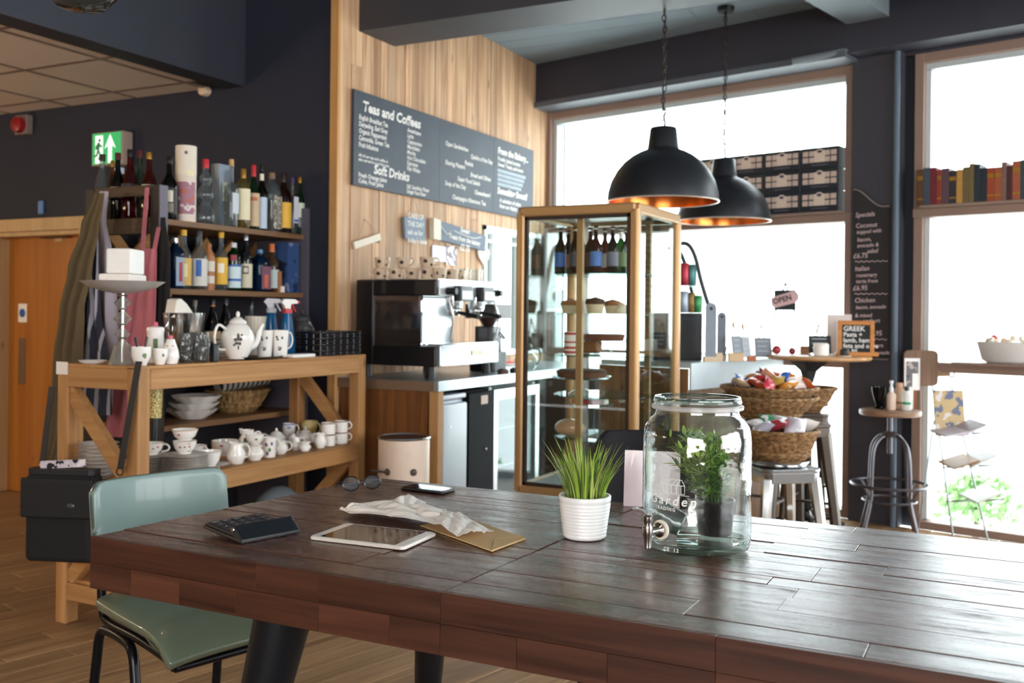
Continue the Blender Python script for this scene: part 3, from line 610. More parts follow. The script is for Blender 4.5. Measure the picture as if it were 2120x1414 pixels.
endb(268, 310, 34, 3.54, 'cone', GRD, CAPK, flat('2A2630', .6), 'black-capped bottle with dark and orange label behind rail', (.36, .52))
endb(288, 312, 28, 3.64, 'wine', glass('9AB09A', '4A6A50', .9, body=.12), MAR, flat('D0C6B6', .7), 'pale green bottle with maroon cap behind rail', (.36, .5))
endb(308, 316, 30, 3.52, 'wine', GRD, GOLD, flat('DAD0C2', .7), 'bottle of red spirit with gold cap beside post', (.36, .52))
# second shelf
bottle(361, 493, 590, 31, XB - .01, ZS2, 'squat', GB, SIL, flat('9AA9C0', .5), 'wide blue bottle with red figure label, nearest on middle shelf', g2, (.06, .62), sq=True, lm=[(flat('A83A3E', .5), .14, .52, 22)])
bottle(379, 476, 591, 30, XB, ZS2, 'wine', GC, YEL, flat('D9B060', .6), 'bottle with yellow cap and golden yellow label', g2, (.06, .52), lm=[(flat('E9D9A0', .6), .2, .42, 30)])
bottle(411, 478, 592, 32, XB, ZS2, 'wine', GC, flat('3A3A40', .4), flat('DCD6CC', .7), 'bottle with grey cap, white label and blue stripe', g2, (.06, .52), lm=[(BLU, .22, .5, 18)])
bottle(432, 505, 594, 22, XB, ZS2, 'squat', flat('B0734A', .45), flat('A0683E', .5), flat('DDD2C4', .7), 'terracotta stoneware bottle with cream bands', g2, (.4, .62), lm=[(flat('DDD2C4', .7), .14, .3, 70)])
bottle(457, 481, 596, 25, XB, ZS2, 'wine', GC, YEL, flat('E2B23C', .6), 'tall clear bottle with sunny yellow label and lemon cap', g2, (.1, .56), lm=[(flat('F0E8D8', .6), .3, .46, 26)])
bottle(483, 503, 598, 28, XB, ZS2, 'squat', GG, flat('D8D4D6', .4), flat('CFE0E4', .6), 'green squat bottle with white and blue label, red seal', g2, (.06, .54), lm=[(BLU, .5, .54, 74), (BLU, .2, .25, 74), (flat('8E1F35', .5), .62, .74, 24)])
bottle(508, 486, 600, 25, XB, ZS2, 'std', glass('6A7078', '33383E', .9, body=.15), SIL, flat('D5CDB4', .7), 'grey glass bottle with round emblem label', g2, (.06, .48), lm=[(flat('5A564E', .6), .3, .44, 26), (flat('E4DCC8', .6), .33, .41, 18)])
bottle(537, 517, 601, 32, XB + .01, ZS2, 'squat', GB, flat('2A6A9A', .3), flat('7A4A60', .5), 'small blue bottle with colourful red label near box', g2, (.06, .6), sq=True, lm=[(flat('C86A4A', .5), .1, .4, 30)])
bottle(562, 505, 603, 28, XB - .005, ZS2, 'flare', glass('C9A98A', '8A6A4A', .9, body=.15), ORG, flat('B9C4C2', .6), 'flared bottle with orange cap left of the starry box', g2, (.08, .46), caph=.17)
q, hh, ss = place(576, 562, 603, XB + .03, ZS2); one('spirit_carton', rbox(.03, .03, hh, .004), flat('A0683E', .6), 'small brown carton on middle shelf before starry box', 'box', q)
q, hh, ss = place(584, 593, 607, XB + .045, ZS2); one('price_card', cbox(.012, .028, hh), WHITE, 'small white price card at the middle shelf edge', 'card', q)
q, hh, ss = place(592, 495, 608, XB - .01, ZS2); 
one('presentation_box', cbox(.1, .1, hh - .024), patch('1E2A4A', '36507E', '7E86A8', 9, .35), 'dark blue presentation box with cloudy night-sky print', 'box', q)
# things low behind, standing on the shelving unit's bottom shelf
UZ = 1.06
obj('shelf_board', box(UX0 + .02, UX1, UY0 + .03, UY1 - .025, UZ - .028, UZ), SHW, un, bevel=.002, seg=1)
g3 = 'bottles behind the crockery'
bottle(440, 618, 705, 30, XB, UZ, 'cone', GD, CAPK, flat('B99A70', .6), 'dark bottle with orange foil neck behind the stacked saucers', g3, (.25, .42), neck=(flat('C87A4A', .5), .7, .88))
bottle(467, 618, 705, 30, XB, UZ, 'cone', glass('4A5056', '1E2226', .9, body=.2), flat('2A2A30', .4), None, 'smoky clear bottle behind the teapot handle', g3)
bottle(520, 622, 705, 22, XB - .02, UZ, 'wine', GC, CAPK, None, 'thin clear bottle standing behind the teapot lid', g3)
bottle(403, 622, 705, 22, XB - .02, UZ, 'wine', GC, flat('8A8078', .4), None, 'clear bottle rising behind the metal ice bucket', g3)
bottle(350, 600, 705, 18, XB, UZ, 'wine', GC, flat('D98A90', .4), None, 'clear bottle with pink cap behind folded napkins', g3)

# ------------------------------------------------------------------ timber rack
RX0, RX1, RY0, RY1, RZ = -3.52, -3.06, 2.80, 4.32, 1.065
LS = 0.60
rk = thing('timber_rack', 'chunky open timber rack with cross braces, loaded with crockery', 'rack', (0, 0, 0))
pw = .062
for x in (RX0, RX1 - pw):
    for y in (RY0, RY1 - pw): obj('post', box(x, x + pw, y, y + pw, 0, RZ - .004), PINE('Z'), rk, bevel=.003, seg=1)
def rail(z0, z1, nm='rail'):
    obj(nm, box(RX1 - pw + .004, RX1 + .002, RY0 + pw, RY1 - pw, z0, z1), PINE('Y'), rk, bevel=.003, seg=1); obj(nm, box(RX0, RX0 + pw - .004, RY0 + pw, RY1 - pw, z0, z1), PINE('Y'), rk, bevel=.003, seg=1)
    for y in (RY0 - .002, RY1 - pw + .002): obj(nm, box(RX0 + pw, RX1 - pw, y, y + pw, z0, z1), PINE('X'), rk, bevel=.003, seg=1)
rail(RZ - .095, RZ - .012, 'top_rail'); rail(LS - .085, LS - .012, 'shelf_rail'); rail(.10, .17, 'bottom_rail')
for k in range(4): obj('top_board', box(RX0 + k * .115 + .001, RX0 + (k + 1) * .115 - .001, RY0 + .0, RY1, RZ - .012, RZ), PINE('Y'), rk, bevel=.0015, seg=1)
for k in range(4): obj('shelf_plank', box(RX0 + k * .115 + .001, RX0 + (k + 1) * .115 - .001, RY0 + pw, RY1 - pw, LS - .012, LS), PINE('Y'), rk, bevel=.0015, seg=1)
obj('bottom_shelf', box(RX0 + .02, RX1 - .02, RY0 + .02, RY1 - .02, .17, .182), PINE('Y'), rk)
def brace(y, xa, za, xb, zb):
    a, b = Vector((xa, y, za)), Vector((xb, y, zb)); L_ = (b - a).length; an = math.degrees(math.atan2(b.z - a.z, b.x - a.x))
    obj('brace', box(-L_ / 2, L_ / 2, -.02, .02, -.03, .03).rot(-an, 'Y').mv(*((a + b) / 2)), PINE('X'), rk, bevel=.002, seg=1)
for y in (RY0 + .03, RY1 - .03):
    brace(y, RX0 + .05, RZ - .11, RX1 - .08, LS + .01); brace(y, RX1 - .08, LS - .09, RX0 + .06, .18)
q = ony(130, 761, RY0); obj('paper_tag', box(q.x - .035, q.x + .033, RY0 - .004, RY0 - .002, q.z - .028, q.z + .024), flat('E9E2DA', .8), rk)
# ================================================================== crockery and things on the rack
ROSE = flat('B25A66', 0.4); LEAF = flat('5E7A4A', 0.5); PINKK = flat('D9657A', 0.35); BRN = flat('8A6242', 0.4); MINK = patch('F1ECE6', 'F1ECE6', '6A5E50', 30, .25, (.5, .66)); CHG = flat('C9CBCB', 0.25)
def vshell(prof, th, n=24):
    R = max(r for r, z in prof); ins = [(max(r - th, .0008), max(z, prof[0][1] + th)) for r, z in reversed(prof)]
    return lathe(prof + [(ins[0][0], prof[-1][1])] + ins[1:] + [(.0005, prof[0][1] + th)], n)
def vessel(kind, loc, R, h, rz, label, cat, group=None, body=None, motif=None, rim=None, name=None, up=True):
    body = body or CHINA; t = thing(name or kind, label, cat, loc, rz, group); th = min(.003, R * .12)
    P = {'cup': [(.5, 0), (.56, .05), (.5, .1), (.82, .4), (.95, .75), (1.02, 1)], 'mug': [(.9, 0), (.96, .03), (1, .5), (1, 1)], 'taper_mug': [(.8, 0), (.84, .03), (.93, .5), (1.02, 1)],
         'jug': [(.66, 0), (.72, .04), (1, .35), (.98, .5), (.7, .78), (.74, 1)], 'creamer': [(.6, 0), (.66, .05), (1, .38), (.92, .6), (.62, .82), (.72, 1)], 'bowl': [(.55, 0), (.6, .08), (.96, .5), (1, 1)],
         'pot': [(.55, 0), (.6, .04), (.8, .2), (1, .55), (.98, .7), (.66, .92), (.5, 1)]}[kind]
    obj('bowl' if kind != 'pot' else 'body', vshell([(r * R, z * h) for r, z in P], th), body, t, smooth=True)
    if kind != 'bowl':
        rr = max(.0022, R * .085)
        hp = [(P[-1][0] * R * .94, 0, h * .86), (R * 1.28, 0, h * .92), (R * 1.58, 0, h * .68), (R * 1.42, 0, h * .4), (R * .88, 0, h * .28)]
        if kind == 'pot': hp = [(R * .8, 0, h * .84), (R * 1.3, 0, h * .95), (R * 1.55, 0, h * .6), (R * 1.3, 0, h * .3), (R * .82, 0, h * .26)]
        obj('handle', tube(smooth_path(hp, 5), rr, 8), body, t, smooth=True)
    if kind in ('jug', 'creamer'): obj('lip', sheet(lambda u, v: (-R * .62 - R * .32 * u * (1 - (2 * v - 1) ** 2), R * .5 * (2 * v - 1) * (1 - .4 * u), h * (.84 + .2 * u)), 4, 6, .002), body, t, smooth=True)
    if kind == 'pot':
        obj('spout', tube(smooth_path([(-R * .7, 0, h * .3), (-R * 1.25, 0, h * .45), (-R * 1.5, 0, h * .8), (-R * 1.75, 0, h * .98)], 4), [R * .26] * 4 + [R * .2] * 4 + [R * .14] * 4 + [R * .12], 10), body, t, smooth=True)
        ld = obj('lid', lathe([(R * .54, h), (R * .5, h * 1.06), (R * .2, h * 1.17), (.001, h * 1.18)], 20), body, t, smooth=True); obj('knob', sphere(R * .13, 10, 8, 1, 1, 1.5).mv(0, 0, h * 1.25), rim or body, ld, smooth=True)
    if rim is not None and kind != 'pot': obj('rim_band', lathe([(P[-1][0] * R * 1.012, h * .93), (P[-1][0] * R * 1.016, h * 1.004)], 24, close=False), rim, t, smooth=True)
    if motif:
        a0 = math.degrees(math.atan2(-loc[1], -loc[0])) - rz
        for m_, da, zz, hw, zh in motif:
            # radius of the wall at this height
            zf = min(max(zz, 0), 1); r = P[0][0]
            for (ra, za), (rb, zb) in zip(P, P[1:]):
                if za <= zf <= zb: r = ra + (rb - ra) * (zf - za) / max(1e-6, zb - za)
            obj('painted_motif', arcspot(r * R * 1.03, h * zz, h * zh, a0 + da - hw, a0 + da + hw), m_, t)
    return t
def at_row(px, ptop, X, z): 
    q = onx(px, ptop + 30, X); tp = onx(px, ptop, X); d = (q - Vector((0, 0, H))).dot(FWD); return Vector((X, q.y, z + .0008)), tp.z - z, d / F
def stack(px, ptop, w, n, X, z, label, group, base=None, name='saucer'):
    loc, h, s = at_row(px, ptop, X, z); R = w * s / 2; e = h / n; proto = None
    for k in range(n):
        if proto is None: proto = obj(name, vshell([(R * .55, 0), (R * .58, e * .2), (R * .7, e * .35), (R, e * .95)], min(.0022, e * .3), 28), CHINA if base is None else base, smooth=True); o = proto
        else: o = proto.copy(); col.objects.link(o)
        o.location = (loc.x + random.Random(px + k).uniform(-.002, .002), loc.y + random.Random(px - k).uniform(-.002, .002), z + .001 + k * e); tag(o, label, 'plate', group)
    return Vector((loc.x, loc.y, z + .0016 + n * e)), s
def onstack(px, ptop, top): tp = onx(px, ptop, top.x); return tp.z - top.z
LSZ = LS
tp, s = stack(203, 917, 84, 9, -3.34, LSZ, 'white plate in the stack behind the left rack brace', 'stacked plates behind the brace')
tp, s = stack(314, 942, 84, 8, -3.25, LSZ, 'white saucer in the stack right of the near rack post', 'stacked saucers by the post')
vessel('cup', tp, 24 * s, onstack(312, 917, tp), 20, 'rose-patterned teacup on the saucer stack right of the rack post', 'cup', 'teacups on the rack', motif=[(ROSE, -20, .7, 8, .07), (LEAF, 6, .6, 8, .06), (ROSE, 30, .72, 8, .07)])
tp, s = stack(382, 940, 96, 7, -3.15, LSZ, 'white saucer in the stack beneath two nested teacups', 'stacked saucers beneath the nested cups')
h1 = .055; vessel('cup', tp, 24 * s, h1, -25, 'lower of two nested flowered teacups on the saucers', 'cup', 'teacups on the rack', motif=[(ROSE, -25, .6, 7, .08), (LEAF, 0, .6, 7, .05), (ROSE, 25, .62, 7, .08)])
vessel('cup', tp + Vector((0, 0, h1 + .0008)), 26 * s, .048, 150, 'upper of two nested teacups tilted above saucers, gold rim', 'cup', 'teacups on the rack', rim=flat('C9AE88', .3), motif=[(ROSE, -30, .6, 8, .08)])
loc, h, s = at_row(436, 955, -3.14, LSZ)
one('saucer', vshell([(.04, 0), (.042, .004), (.05, .006), (.082, .016)], .002, 28), CHINA, 'single white saucer beneath the pale banded teacup', 'plate', loc, smooth=True)
vessel('cup', loc + Vector((0, 0, .0045)), 21 * s, .07, 170, 'pale teacup with angular handle on its own saucer', 'cup', 'teacups on the rack', rim=flat('B9B4AE', .3))
loc, h, s = at_row(405, 905, -3.32, LSZ); vessel('cup', loc, 22 * s, .075, 0, 'rose-trimmed teacup behind the nested cups', 'cup', 'teacups on the rack', motif=[(ROSE, -40, .5, 10, .1), (ROSE, 20, .5, 10, .1)])
loc, h, s = at_row(466, 912, -3.34, LSZ); vessel('bowl', loc, 28 * s, h, 0, 'white sugar bowl with rose sprig behind the round jug', 'bowl', motif=[(ROSE, -15, .75, 9, .07)])
loc, h, s = at_row(489, 917, -3.13, LSZ); vessel('jug', loc, 20 * s, h, 10, 'plain round white jug at the front of the rack shelf', 'jug', 'milk jugs on the rack')
loc, h, s = at_row(527, 922, -3.13, LSZ); vessel('creamer', loc, 20 * s, h, 190, 'white waisted jug holding a small cup on top', 'jug', 'milk jugs on the rack')
vessel('cup', loc + Vector((0, 0, h + .001)), 19 * s, .05, 160, 'small cup with green sprig balanced on the waisted jug', 'cup', 'teacups on the rack', motif=[(LEAF, 10, .6, 10, .1)])
loc, h, s = at_row(512, 890, -3.30, LSZ); vessel('creamer', loc, 19 * s, h, 30, 'tall white jug with dark ivy pattern behind', 'jug', 'milk jugs on the rack', motif=[(flat('3A4A3A', .5), -10, .6, 16, .12), (ROSE, 20, .45, 10, .06)])
loc, h, s = at_row(557, 905, -3.14, LSZ); vessel('taper_mug', loc, 16 * s, h, 10, 'mug painted with purple pansies', 'mug', motif=[(flat('5E4A8A', .5), -22, .66, 10, .1), (LEAF, 4, .4, 12, .1), (flat('5E4A8A', .5), 20, .7, 9, .09), (YEL, -6, .62, 5, .04), (flat('5E4A8A', .5), -14, .22, 10, .1)])
loc, h, s = at_row(580, 912, -3.16, LSZ); vessel('creamer', loc, 17 * s, h, 10, 'white jug just right of the pansy mug', 'jug', 'milk jugs on the rack')
loc, h, s = at_row(572, 893, -3.30, LSZ); vessel('pot', loc, 22 * s, h * .86, 200, 'plain low white teapot at the back of the rack', 'teapot')
loc, h, s = at_row(598, 877, -3.43, LSZ); vessel('mug', loc, 13 * s, h, 30, 'white mug with blue rim standing at the rear', 'mug', rim=flat('7A8AB8', .4), motif=[(flat('8A96C0', .4), 0, .8, 20, .08)])
loc, h, s = at_row(612, 905, -3.18, LSZ); vessel('creamer', loc, 12 * s, h, 60, 'small slim creamer left of the squat creamer', 'jug', 'milk jugs on the rack')
loc, h, s = at_row(632, 890, -3.30, LSZ); vessel('pot', loc, 22 * s, h * .86, 160, 'white coffee pot among the small creamers', 'teapot')
loc, h, s = at_row(640, 872, -3.42, LSZ); vessel('cup', loc, 18 * s, h, 0, 'yellow floral teacup at the back right of the rack', 'cup', 'teacups on the rack', body=patch('C9A85A', 'D8C48A', 'E8DDBE', 30, .3))
loc, h, s = at_row(631, 915, -3.12, LSZ); vessel('creamer', loc, 13 * s, h, 200, 'tiny squat white creamer at the shelf front', 'jug', 'milk jugs on the rack')
loc, h, s = at_row(663, 897, -3.13, LSZ); vessel('creamer', loc, 14 * s, h, 180, 'tiny white creamer left of the brown-rimmed cups', 'jug', 'milk jugs on the rack')
for px, py, wd in ((679, 908, 'front left'), (705, 902, 'front right')):
    loc, h, s = at_row(px, py, -3.15, LSZ); hh = .058; vessel('mug', loc, 15 * s, hh, 15, 'lower brown-rimmed white cup, %s of the stacked four' % ('left' if px < 690 else 'right'), 'cup', 'brown-rimmed cups', rim=BRN, name='cup')
    vessel('mug', loc + Vector((0, 0, hh + .001)), 15 * s, hh, 15, 'upper brown-rimmed white cup, %s of the stacked four' % ('left' if px < 690 else 'right'), 'cup', 'brown-rimmed cups', rim=BRN, name='cup')
# unit shelf at knee height: fluted bowls and a wicker basket
def fluted(loc, R, h, label, group):
    s_ = vshell([(R * .5, 0), (R * .55, h * .1), (R * .8, h * .55), (R, h)], .003, 48)
    for p in s_.v:
        a = math.atan2(p.y, p.x); k = 1 + .05 * math.cos(12 * a) * (p.z / h); p.x *= k; p.y *= k
    one('fluted_bowl', s_, CHINA, label, 'bowl', loc, group=group, smooth=True)
q = onx(404, 860, UX1 - .13); zz = ZS0 + .001; R_ = .125
for k, nm in enumerate(('bottom', 'middle', 'top')): fluted((q.x, q.y - .02 + .015 * k, zz), R_, .05, 'white fluted serving bowl, %s of the stack beside the wicker basket' % nm, 'fluted serving bowls'); zz += .034
WICK = patch('6E5330', '8F6E42', 'A98556', 55, .8, (.45, .58), (1, 1, .5), .6); WICK2 = patch('66492C', '86643F', 'A27E54', 45, .85, (.45, .58), (1, 1, 2.2), .8)
def basket(name, loc, R, h, m, label, group=None, n=108, ribs=7, sx=1, sy=1, flare=.62, rz=0, twist=0.0):
    t = thing(name, label, 'basket', loc, rz, group)
    prof = [(flare, 0), (flare + .03, .05), (flare + (1 - flare) * .62, .5), (1, .97), (1.0, 1)]
    s_ = vshell([(r * R, z * h) for r, z in prof], .008, n)
    for p in s_.v:
        a = math.atan2(p.y, p.x); k = 1 + .022 * math.cos(n / 3 * a + twist * 2 * p.z / h); p.x *= k * sx; p.y *= k * sy
    obj('weave', s_, m, t, smooth=True)
    for k in range(1, ribs + 1):
        if k not in (2, ribs): continue
        f = k / (ribs + .2); r = flare + (1 - flare) * (f * 1.24 if f < .5 else .62 + (f - .5) * .76)
        obj('coil', tube([(R * r * 1.015 * math.cos(2 * math.pi * i / 36) * sx, R * r * 1.015 * math.sin(2 * math.pi * i / 36) * sy, h * f) for i in range(36)], h * .45 / ribs, 6, True), m, t, smooth=True)
    return t
q = onx(492, 855, UX1 - .2); basket('wicker_basket', (q.x, q.y, ZS0 + .001), .19, .12, WICK, 'wide oval wicker basket on the low shelf behind the rack', sx=.8, flare=.55)
q2 = Vector((q.x - .0, q.y, ZS0 + .125))
one('cloth_roll', tube(smooth_path([(-.02, -.13, .02), (0, 0, .035), (.02, .2, .05)], 6), .042, 14), stripes('1E1E22', 'B0A698', 'Y', 9, .35), 'rolled black and cream striped cloth lying on wicker basket', 'cloth', q2, smooth=True)
# below: round grey cushions
for px, py, r in ((510, 1035, .09), (575, 1022, .13)):
    q = onx(px, py, -3.28); one('floor_cushion', sphere(r, 20, 10, .7, 1.1, .9), flat('6C757C', .7), 'round grey pouffe under the rack, %s one' % ('smaller' if r < .1 else 'larger'), 'cushion', (q.x, q.y, .183 + r * .9), smooth=True)
q = ony(330, 1228, 2.95); one('storage_box', cbox(.16, .2, .075), flat('D9CFC6', .6), 'low white storage box on the rack bottom shelf', 'box', (-3.3, 3.02, .1825), bevel=.004)

# ---------------------------------------------------------------- on top of the rack
TR = RZ
loc, h, s = at_row(254, 585, -3.22, TR); R_ = 84 * s
ck = thing('cake_stand', 'grey glass cake stand with faceted crystal stem on timber rack', 'cake stand', loc)
XT = glass('F2F5F3', 'B4B8B2', 1.8, .03, .25); zf = lambda py: onx(254, py, -3.22).z - TR
obj('foot', lathe([(.052, 0), (.05, .008), (.03, zf(715)), (.012, zf(705))], 8), XT, ck)
for a, b, r in ((705, 680, .03), (675, 645, .037), (640, 615, .034)): obj('crystal', lathe([(.008, zf(a)), (r, (zf(a) + zf(b)) / 2), (.008, zf(b))], 8), XT, ck)
for yy in (700, 672, 640, 612): obj('collar', lathe([(.018, zf(yy) - .004), (.02, zf(yy)), (.018, zf(yy) + .004)], 14), CHROME, ck, smooth=True)
obj('column', lathe([(.007, 0.01), (.007, zf(605))], 10), CHROME, ck, smooth=True)
zb = zf(606); zr = zf(583)
obj('dish', vshell([(.03, zb - .004), (R_ * .45, zb + .004), (R_ * .8, zb + (zr - zb) * .5), (R_, zr)], .004, 36), flat('B9B2AE', .35), ck, smooth=True)
for nm, x0, x1, y0, y1, dy, lb in (('napkin_pack', 197, 312, 553, 583, 0, 'white folded napkin pack, lower one lying on the cake stand'), ('napkin_pack', 214, 306, 516, 560, .012, 'white napkin pack standing on top of the lower one')):
    a = at_row((x0 + x1) / 2, y0, -3.22 + dy, 0)[0]; w = (x1 - x0) * s
    zz = TR + zb + .019 if nm and dy == 0 else TR + zb + .019 + .056
    hh = .0545 if dy == 0 else onx(260, 517, -3.22).z - (TR + zb + .075)
    one(nm, rbox(w * .55, w * .84, hh, .008), flat('EFE6DE' if dy == 0 else 'F0EBE6', .85, 0, .04, 60), lb, 'napkins', (a.x - .0, a.y, zz), 27, smooth=False, bevel=.006)
loc, h, s = at_row(192, 735, -3.36, TR); one('small_dish', vshell([(.04, 0), (.05, .008), (.056, .014)], .003, 24), WHITE, 'flat white dish at the left end of the rack top', 'plate', loc, smooth=True)
loc, h, s = at_row(292, 718, -3.10, TR); vessel('bowl', loc, 20 * s, h, 0, 'small white bowl with green leaf motif and dark spoons', 'bowl', motif=[(LEAF, 20, .55, 14, .12), (ROSE, 24, .45, 7, .08)])
for k, dx in enumerate((-1, 1)): one('spoon', tube([loc + Vector((0, .012 * dx, h * .5)), loc + Vector((0, .03 * dx, h * 1.5))], [.003, .006], 8), flat('2A2422', .4), 'dark spoon handle leaning %s in the leaf bowl' % ('left' if dx < 0 else 'right'), 'spoon', (0, 0, 0))
loc, h, s = at_row(331, 722, -3.10, TR); vessel('bowl', loc, 16 * s, h, 0, 'tiny white bowl between leaf bowl and round shaker', 'bowl', motif=[(flat('4A5A4A', .5), 24, .6, 8, .1)])
loc, h, s = at_row(353, 697, -3.12, TR); sh = thing('salt_shaker', 'pear-shaped white china shaker with a pink knob', 'shaker', loc)
obj('body', lathe([(14 * s, 0), (18 * s, h * .25), (16 * s, h * .5), (10 * s, h * .8), (8 * s, h * .9), (.001, h * .93)], 20), CHINA, sh, smooth=True); obj('knob', sphere(5 * s).mv(0, 0, h * .97), PINKK, sh, smooth=True)
a0 = math.degrees(math.atan2(-loc.y, -loc.x)); [obj('painted_motif', arcband(13.6 * s, h * .6, h * .68, a0 + d - 8, a0 + d + 8, 3, 12.6 * s), ROSE, sh) for d in (-30, 20)]
loc, h, s = at_row(322, 668, -3.24, TR); sg = thing('sugar_pot', 'tall lidded white pot with leaf pattern and pink knob', 'pot', loc)
obj('body', lathe([(14 * s, 0), (18 * s, h * .2), (17 * s, h * .7), (18 * s, h * .8)], 20), CHINA, sg, smooth=True); l_ = obj('lid', lathe([(18.5 * s, h * .8), (17 * s, h * .88), (.001, h * .93)], 20), CHINA, sg, smooth=True); obj('knob', sphere(5 * s).mv(0, 0, h * .96), PINKK, l_, smooth=True)
obj('painted_motif', arcband(18 * s, h * .35, h * .6, a0 - 15, a0 + 15, 5, 17.6 * s), LEAF, sg)
CUTG = glass('DADADA', '6A6A66', 1.0, .05, .25, .7, 1.0)
for px, py, w, X, lb in ((384, 690, 32, -3.14, 'cut-glass tumbler beside the round shaker'), (414, 688, 38, -3.11, 'larger cut-glass tumbler beside black pouch')):
    loc, h, s = at_row(px, py, X, TR); R = w * s / 2; s_ = vshell([(R * .7, 0), (R * .85, h * .1), (R, h * .55), (R * .95, h)], .004, 24)
    for p in s_.v:
        a = math.atan2(p.y, p.x); k = 1 + .05 * math.cos(12 * a + 40 * p.z); p.x *= k; p.y *= k
    one('glass_tumbler', s_, CUTG, lb, 'glass', loc)
loc, h, s = at_row(381, 648, -3.30, TR); ib = thing('ice_bucket', 'polished metal ice bucket holding folded white napkins', 'bucket', loc)
obj('bucket', vshell([(26 * s, 0), (30 * s, h * .1), (42 * s, h)], .003, 32), CHROME, ib, smooth=True)
for sg_ in (-1, 1): obj('handle', tube([(0, 42 * s * sg_, h * .85), (0, 50 * s * sg_, h * .7), (0, 40 * s * sg_, h * .6)], .004), CHROME, ib, smooth=True)
q = onx(370, 640, -3.30)
one('folded_napkins', prism([(-.055, 0), (.07, 0), (.05, .03), (.02, .062), (-.015, .085), (-.04, .08)], -.03, .03).rot(90, 'X').rot(90).mv(0, 0, 0), flat('E9E2D8', .9, 0, .05, 90), 'fan of folded white napkins standing in the ice bucket', 'napkins', (q.x, q.y, onx(370, 652, -3.30).z - .012), smooth=False, bevel=.004)
loc, h, s = at_row(443, 712, -3.10, TR); one('black_pouch', S().join(rbox(.03, .032, h, .006)).tf(Matrix.Shear('XZ', 4, (.0, .0)) if False else Matrix()), flat('1E222A', .25), 'small glossy black pouch beside the cut-glass tumbler', 'pouch', loc, bevel=.004)
tp, s = stack(463, 700, 56, 6, -3.24, TR, 'white saucer in the stack left of the floral teapot', 'stacked saucers by the teapot')
loc, h, s = at_row(533, 731, -3.12, TR); one('serving_tray', vshell([(.12, 0), (.125, .004), (.15, .014)], .003, 36), flat('16161A', .3), 'round black serving tray under the teapot and mugs', 'tray', loc, smooth=True, rz=0); TT = TR + .0055
for o_ in (col.objects[-1],): o_.scale = (.62, 1.0, 1)
BKM = flat('4A423E', .5)
loc, h, s = at_row(492, 668, -3.13, TT); vessel('pot', loc, 34 * s, h * .98, -108, 'white china teapot with dark floral motif on the black tray', 'teapot', motif=[(BKM, 2, .62, 5, .11), (BKM, -7, .55, 6, .05), (BKM, 10, .56, 6, .05), (BKM, -3, .45, 8, .04), (BKM, 8, .44, 5, .05), (BKM, -12, .4, 5, .03), (BKM, 3, .33, 3, .06), (BKM, 14, .68, 4, .03)])
for px, lb in ((548, 'floral white mug beside the teapot spout'), (580, 'floral white mug with handle, right of its twin')):
    loc, h, s = at_row(px, 684, -3.12 if px > 560 else -3.15, TT); vessel('taper_mug', loc, 17 * s, h, 62 if px > 560 else 160, lb, 'mug', 'floral mugs', motif=[(BKM, -24, .75, 8, .05), (BKM, -18, .66, 9, .04), (BKM, 14, .72, 8, .05), (BKM, -4, .28, 12, .035), (BKM, 4, .34, 6, .05), (BKM, -10, .36, 5, .04)])
loc, h, s = at_row(530, 655, -3.44, TR); t = thing('ribbed_pot', 'cream ribbed pot standing behind the teapot', 'pot', loc); s_ = vshell([(16 * s, 0), (22 * s, h)], .003, 40)
for p in s_.v:
    a = math.atan2(p.y, p.x); k = 1 + .03 * math.cos(20 * a); p.x *= k; p.y *= k
obj('wall', s_, flat('D6CCBC', .6), t, smooth=True)
def spray(px, ptop, X, head, trig, lb, rz):
    loc, h, s = at_row(px, ptop, X, TR); t = thing('spray_bottle', lb, 'spray bottle', loc, rz)
    R = 17 * s; obj('body', lathe([(R * .95, 0), (R, h * .05), (R, h * .25), (R * .55, h * .7), (R * .5, h * .76)], 20, 1, .8), glass('3AA0D0', '1F78B0', .8, .05, .45), t, smooth=True)
    obj('collar', lathe([(R * .6, h * .74), (R * .6, h * .82)], 16), trig if trig != WHITE else head, t, smooth=True)
    hd = obj('spray_head', prism([(-R * .9, h * .93), (-R * .5, h * .99), (R * .9, h * .985), (R * 1.25, h * .95), (R * 1.2, h * .91), (R * .35, h * .9), (R * .3, h * .82), (-R * .4, h * .82), (-R * .55, h * .88)], -R * .35, R * .35).rot(90, 'X'), head, t, bevel=.002)
    obj('nozzle', lathe([(R * .2, 0), (R * .2, R * .35)], 10).rot(90, 'Y').mv(R * 1.2, 0, h * .935), trig, hd); obj('trigger', tube([(R * .6, 0, h * .9), (R * .8, 0, h * .84), (R * 1.1, 0, h * .77)], [.005, .004, .004]), trig, hd)
spray(562, 617, -3.38, flat('D8D6DE', .4), flat('C9C6D2', .4), 'blue spray bottle with an all-white trigger head', 30)
spray(595, 618, -3.25, WHITE, REDC, 'blue spray bottle with red collar and red trigger', 65)
loc, h, s = at_row(626, 640, -3.44, TR); t = thing('glass_jar', 'squat glass jar with knobbed lid behind the woven basket', 'jar', loc)
obj('body', vshell([(22 * s, 0), (25 * s, h * .1), (25 * s, h * .55), (16 * s, h * .72)], .003), CUTG, t, smooth=True); obj('lid', lathe([(18 * s, h * .72), (16 * s, h * .82), (5 * s, h * .88), (6 * s, h * .95), (.001, h)], 18), CUTG, t, smooth=True)
loc, h, s = at_row(628, 727, -3.10, TR); one('oblong_dish', rbox(.08, .17, .016, .02).mv(0, .0, 0), WHITE, 'white oblong dish in front of the black woven basket', 'dish', loc - Vector((.0, .03, 0)), bevel=.004)
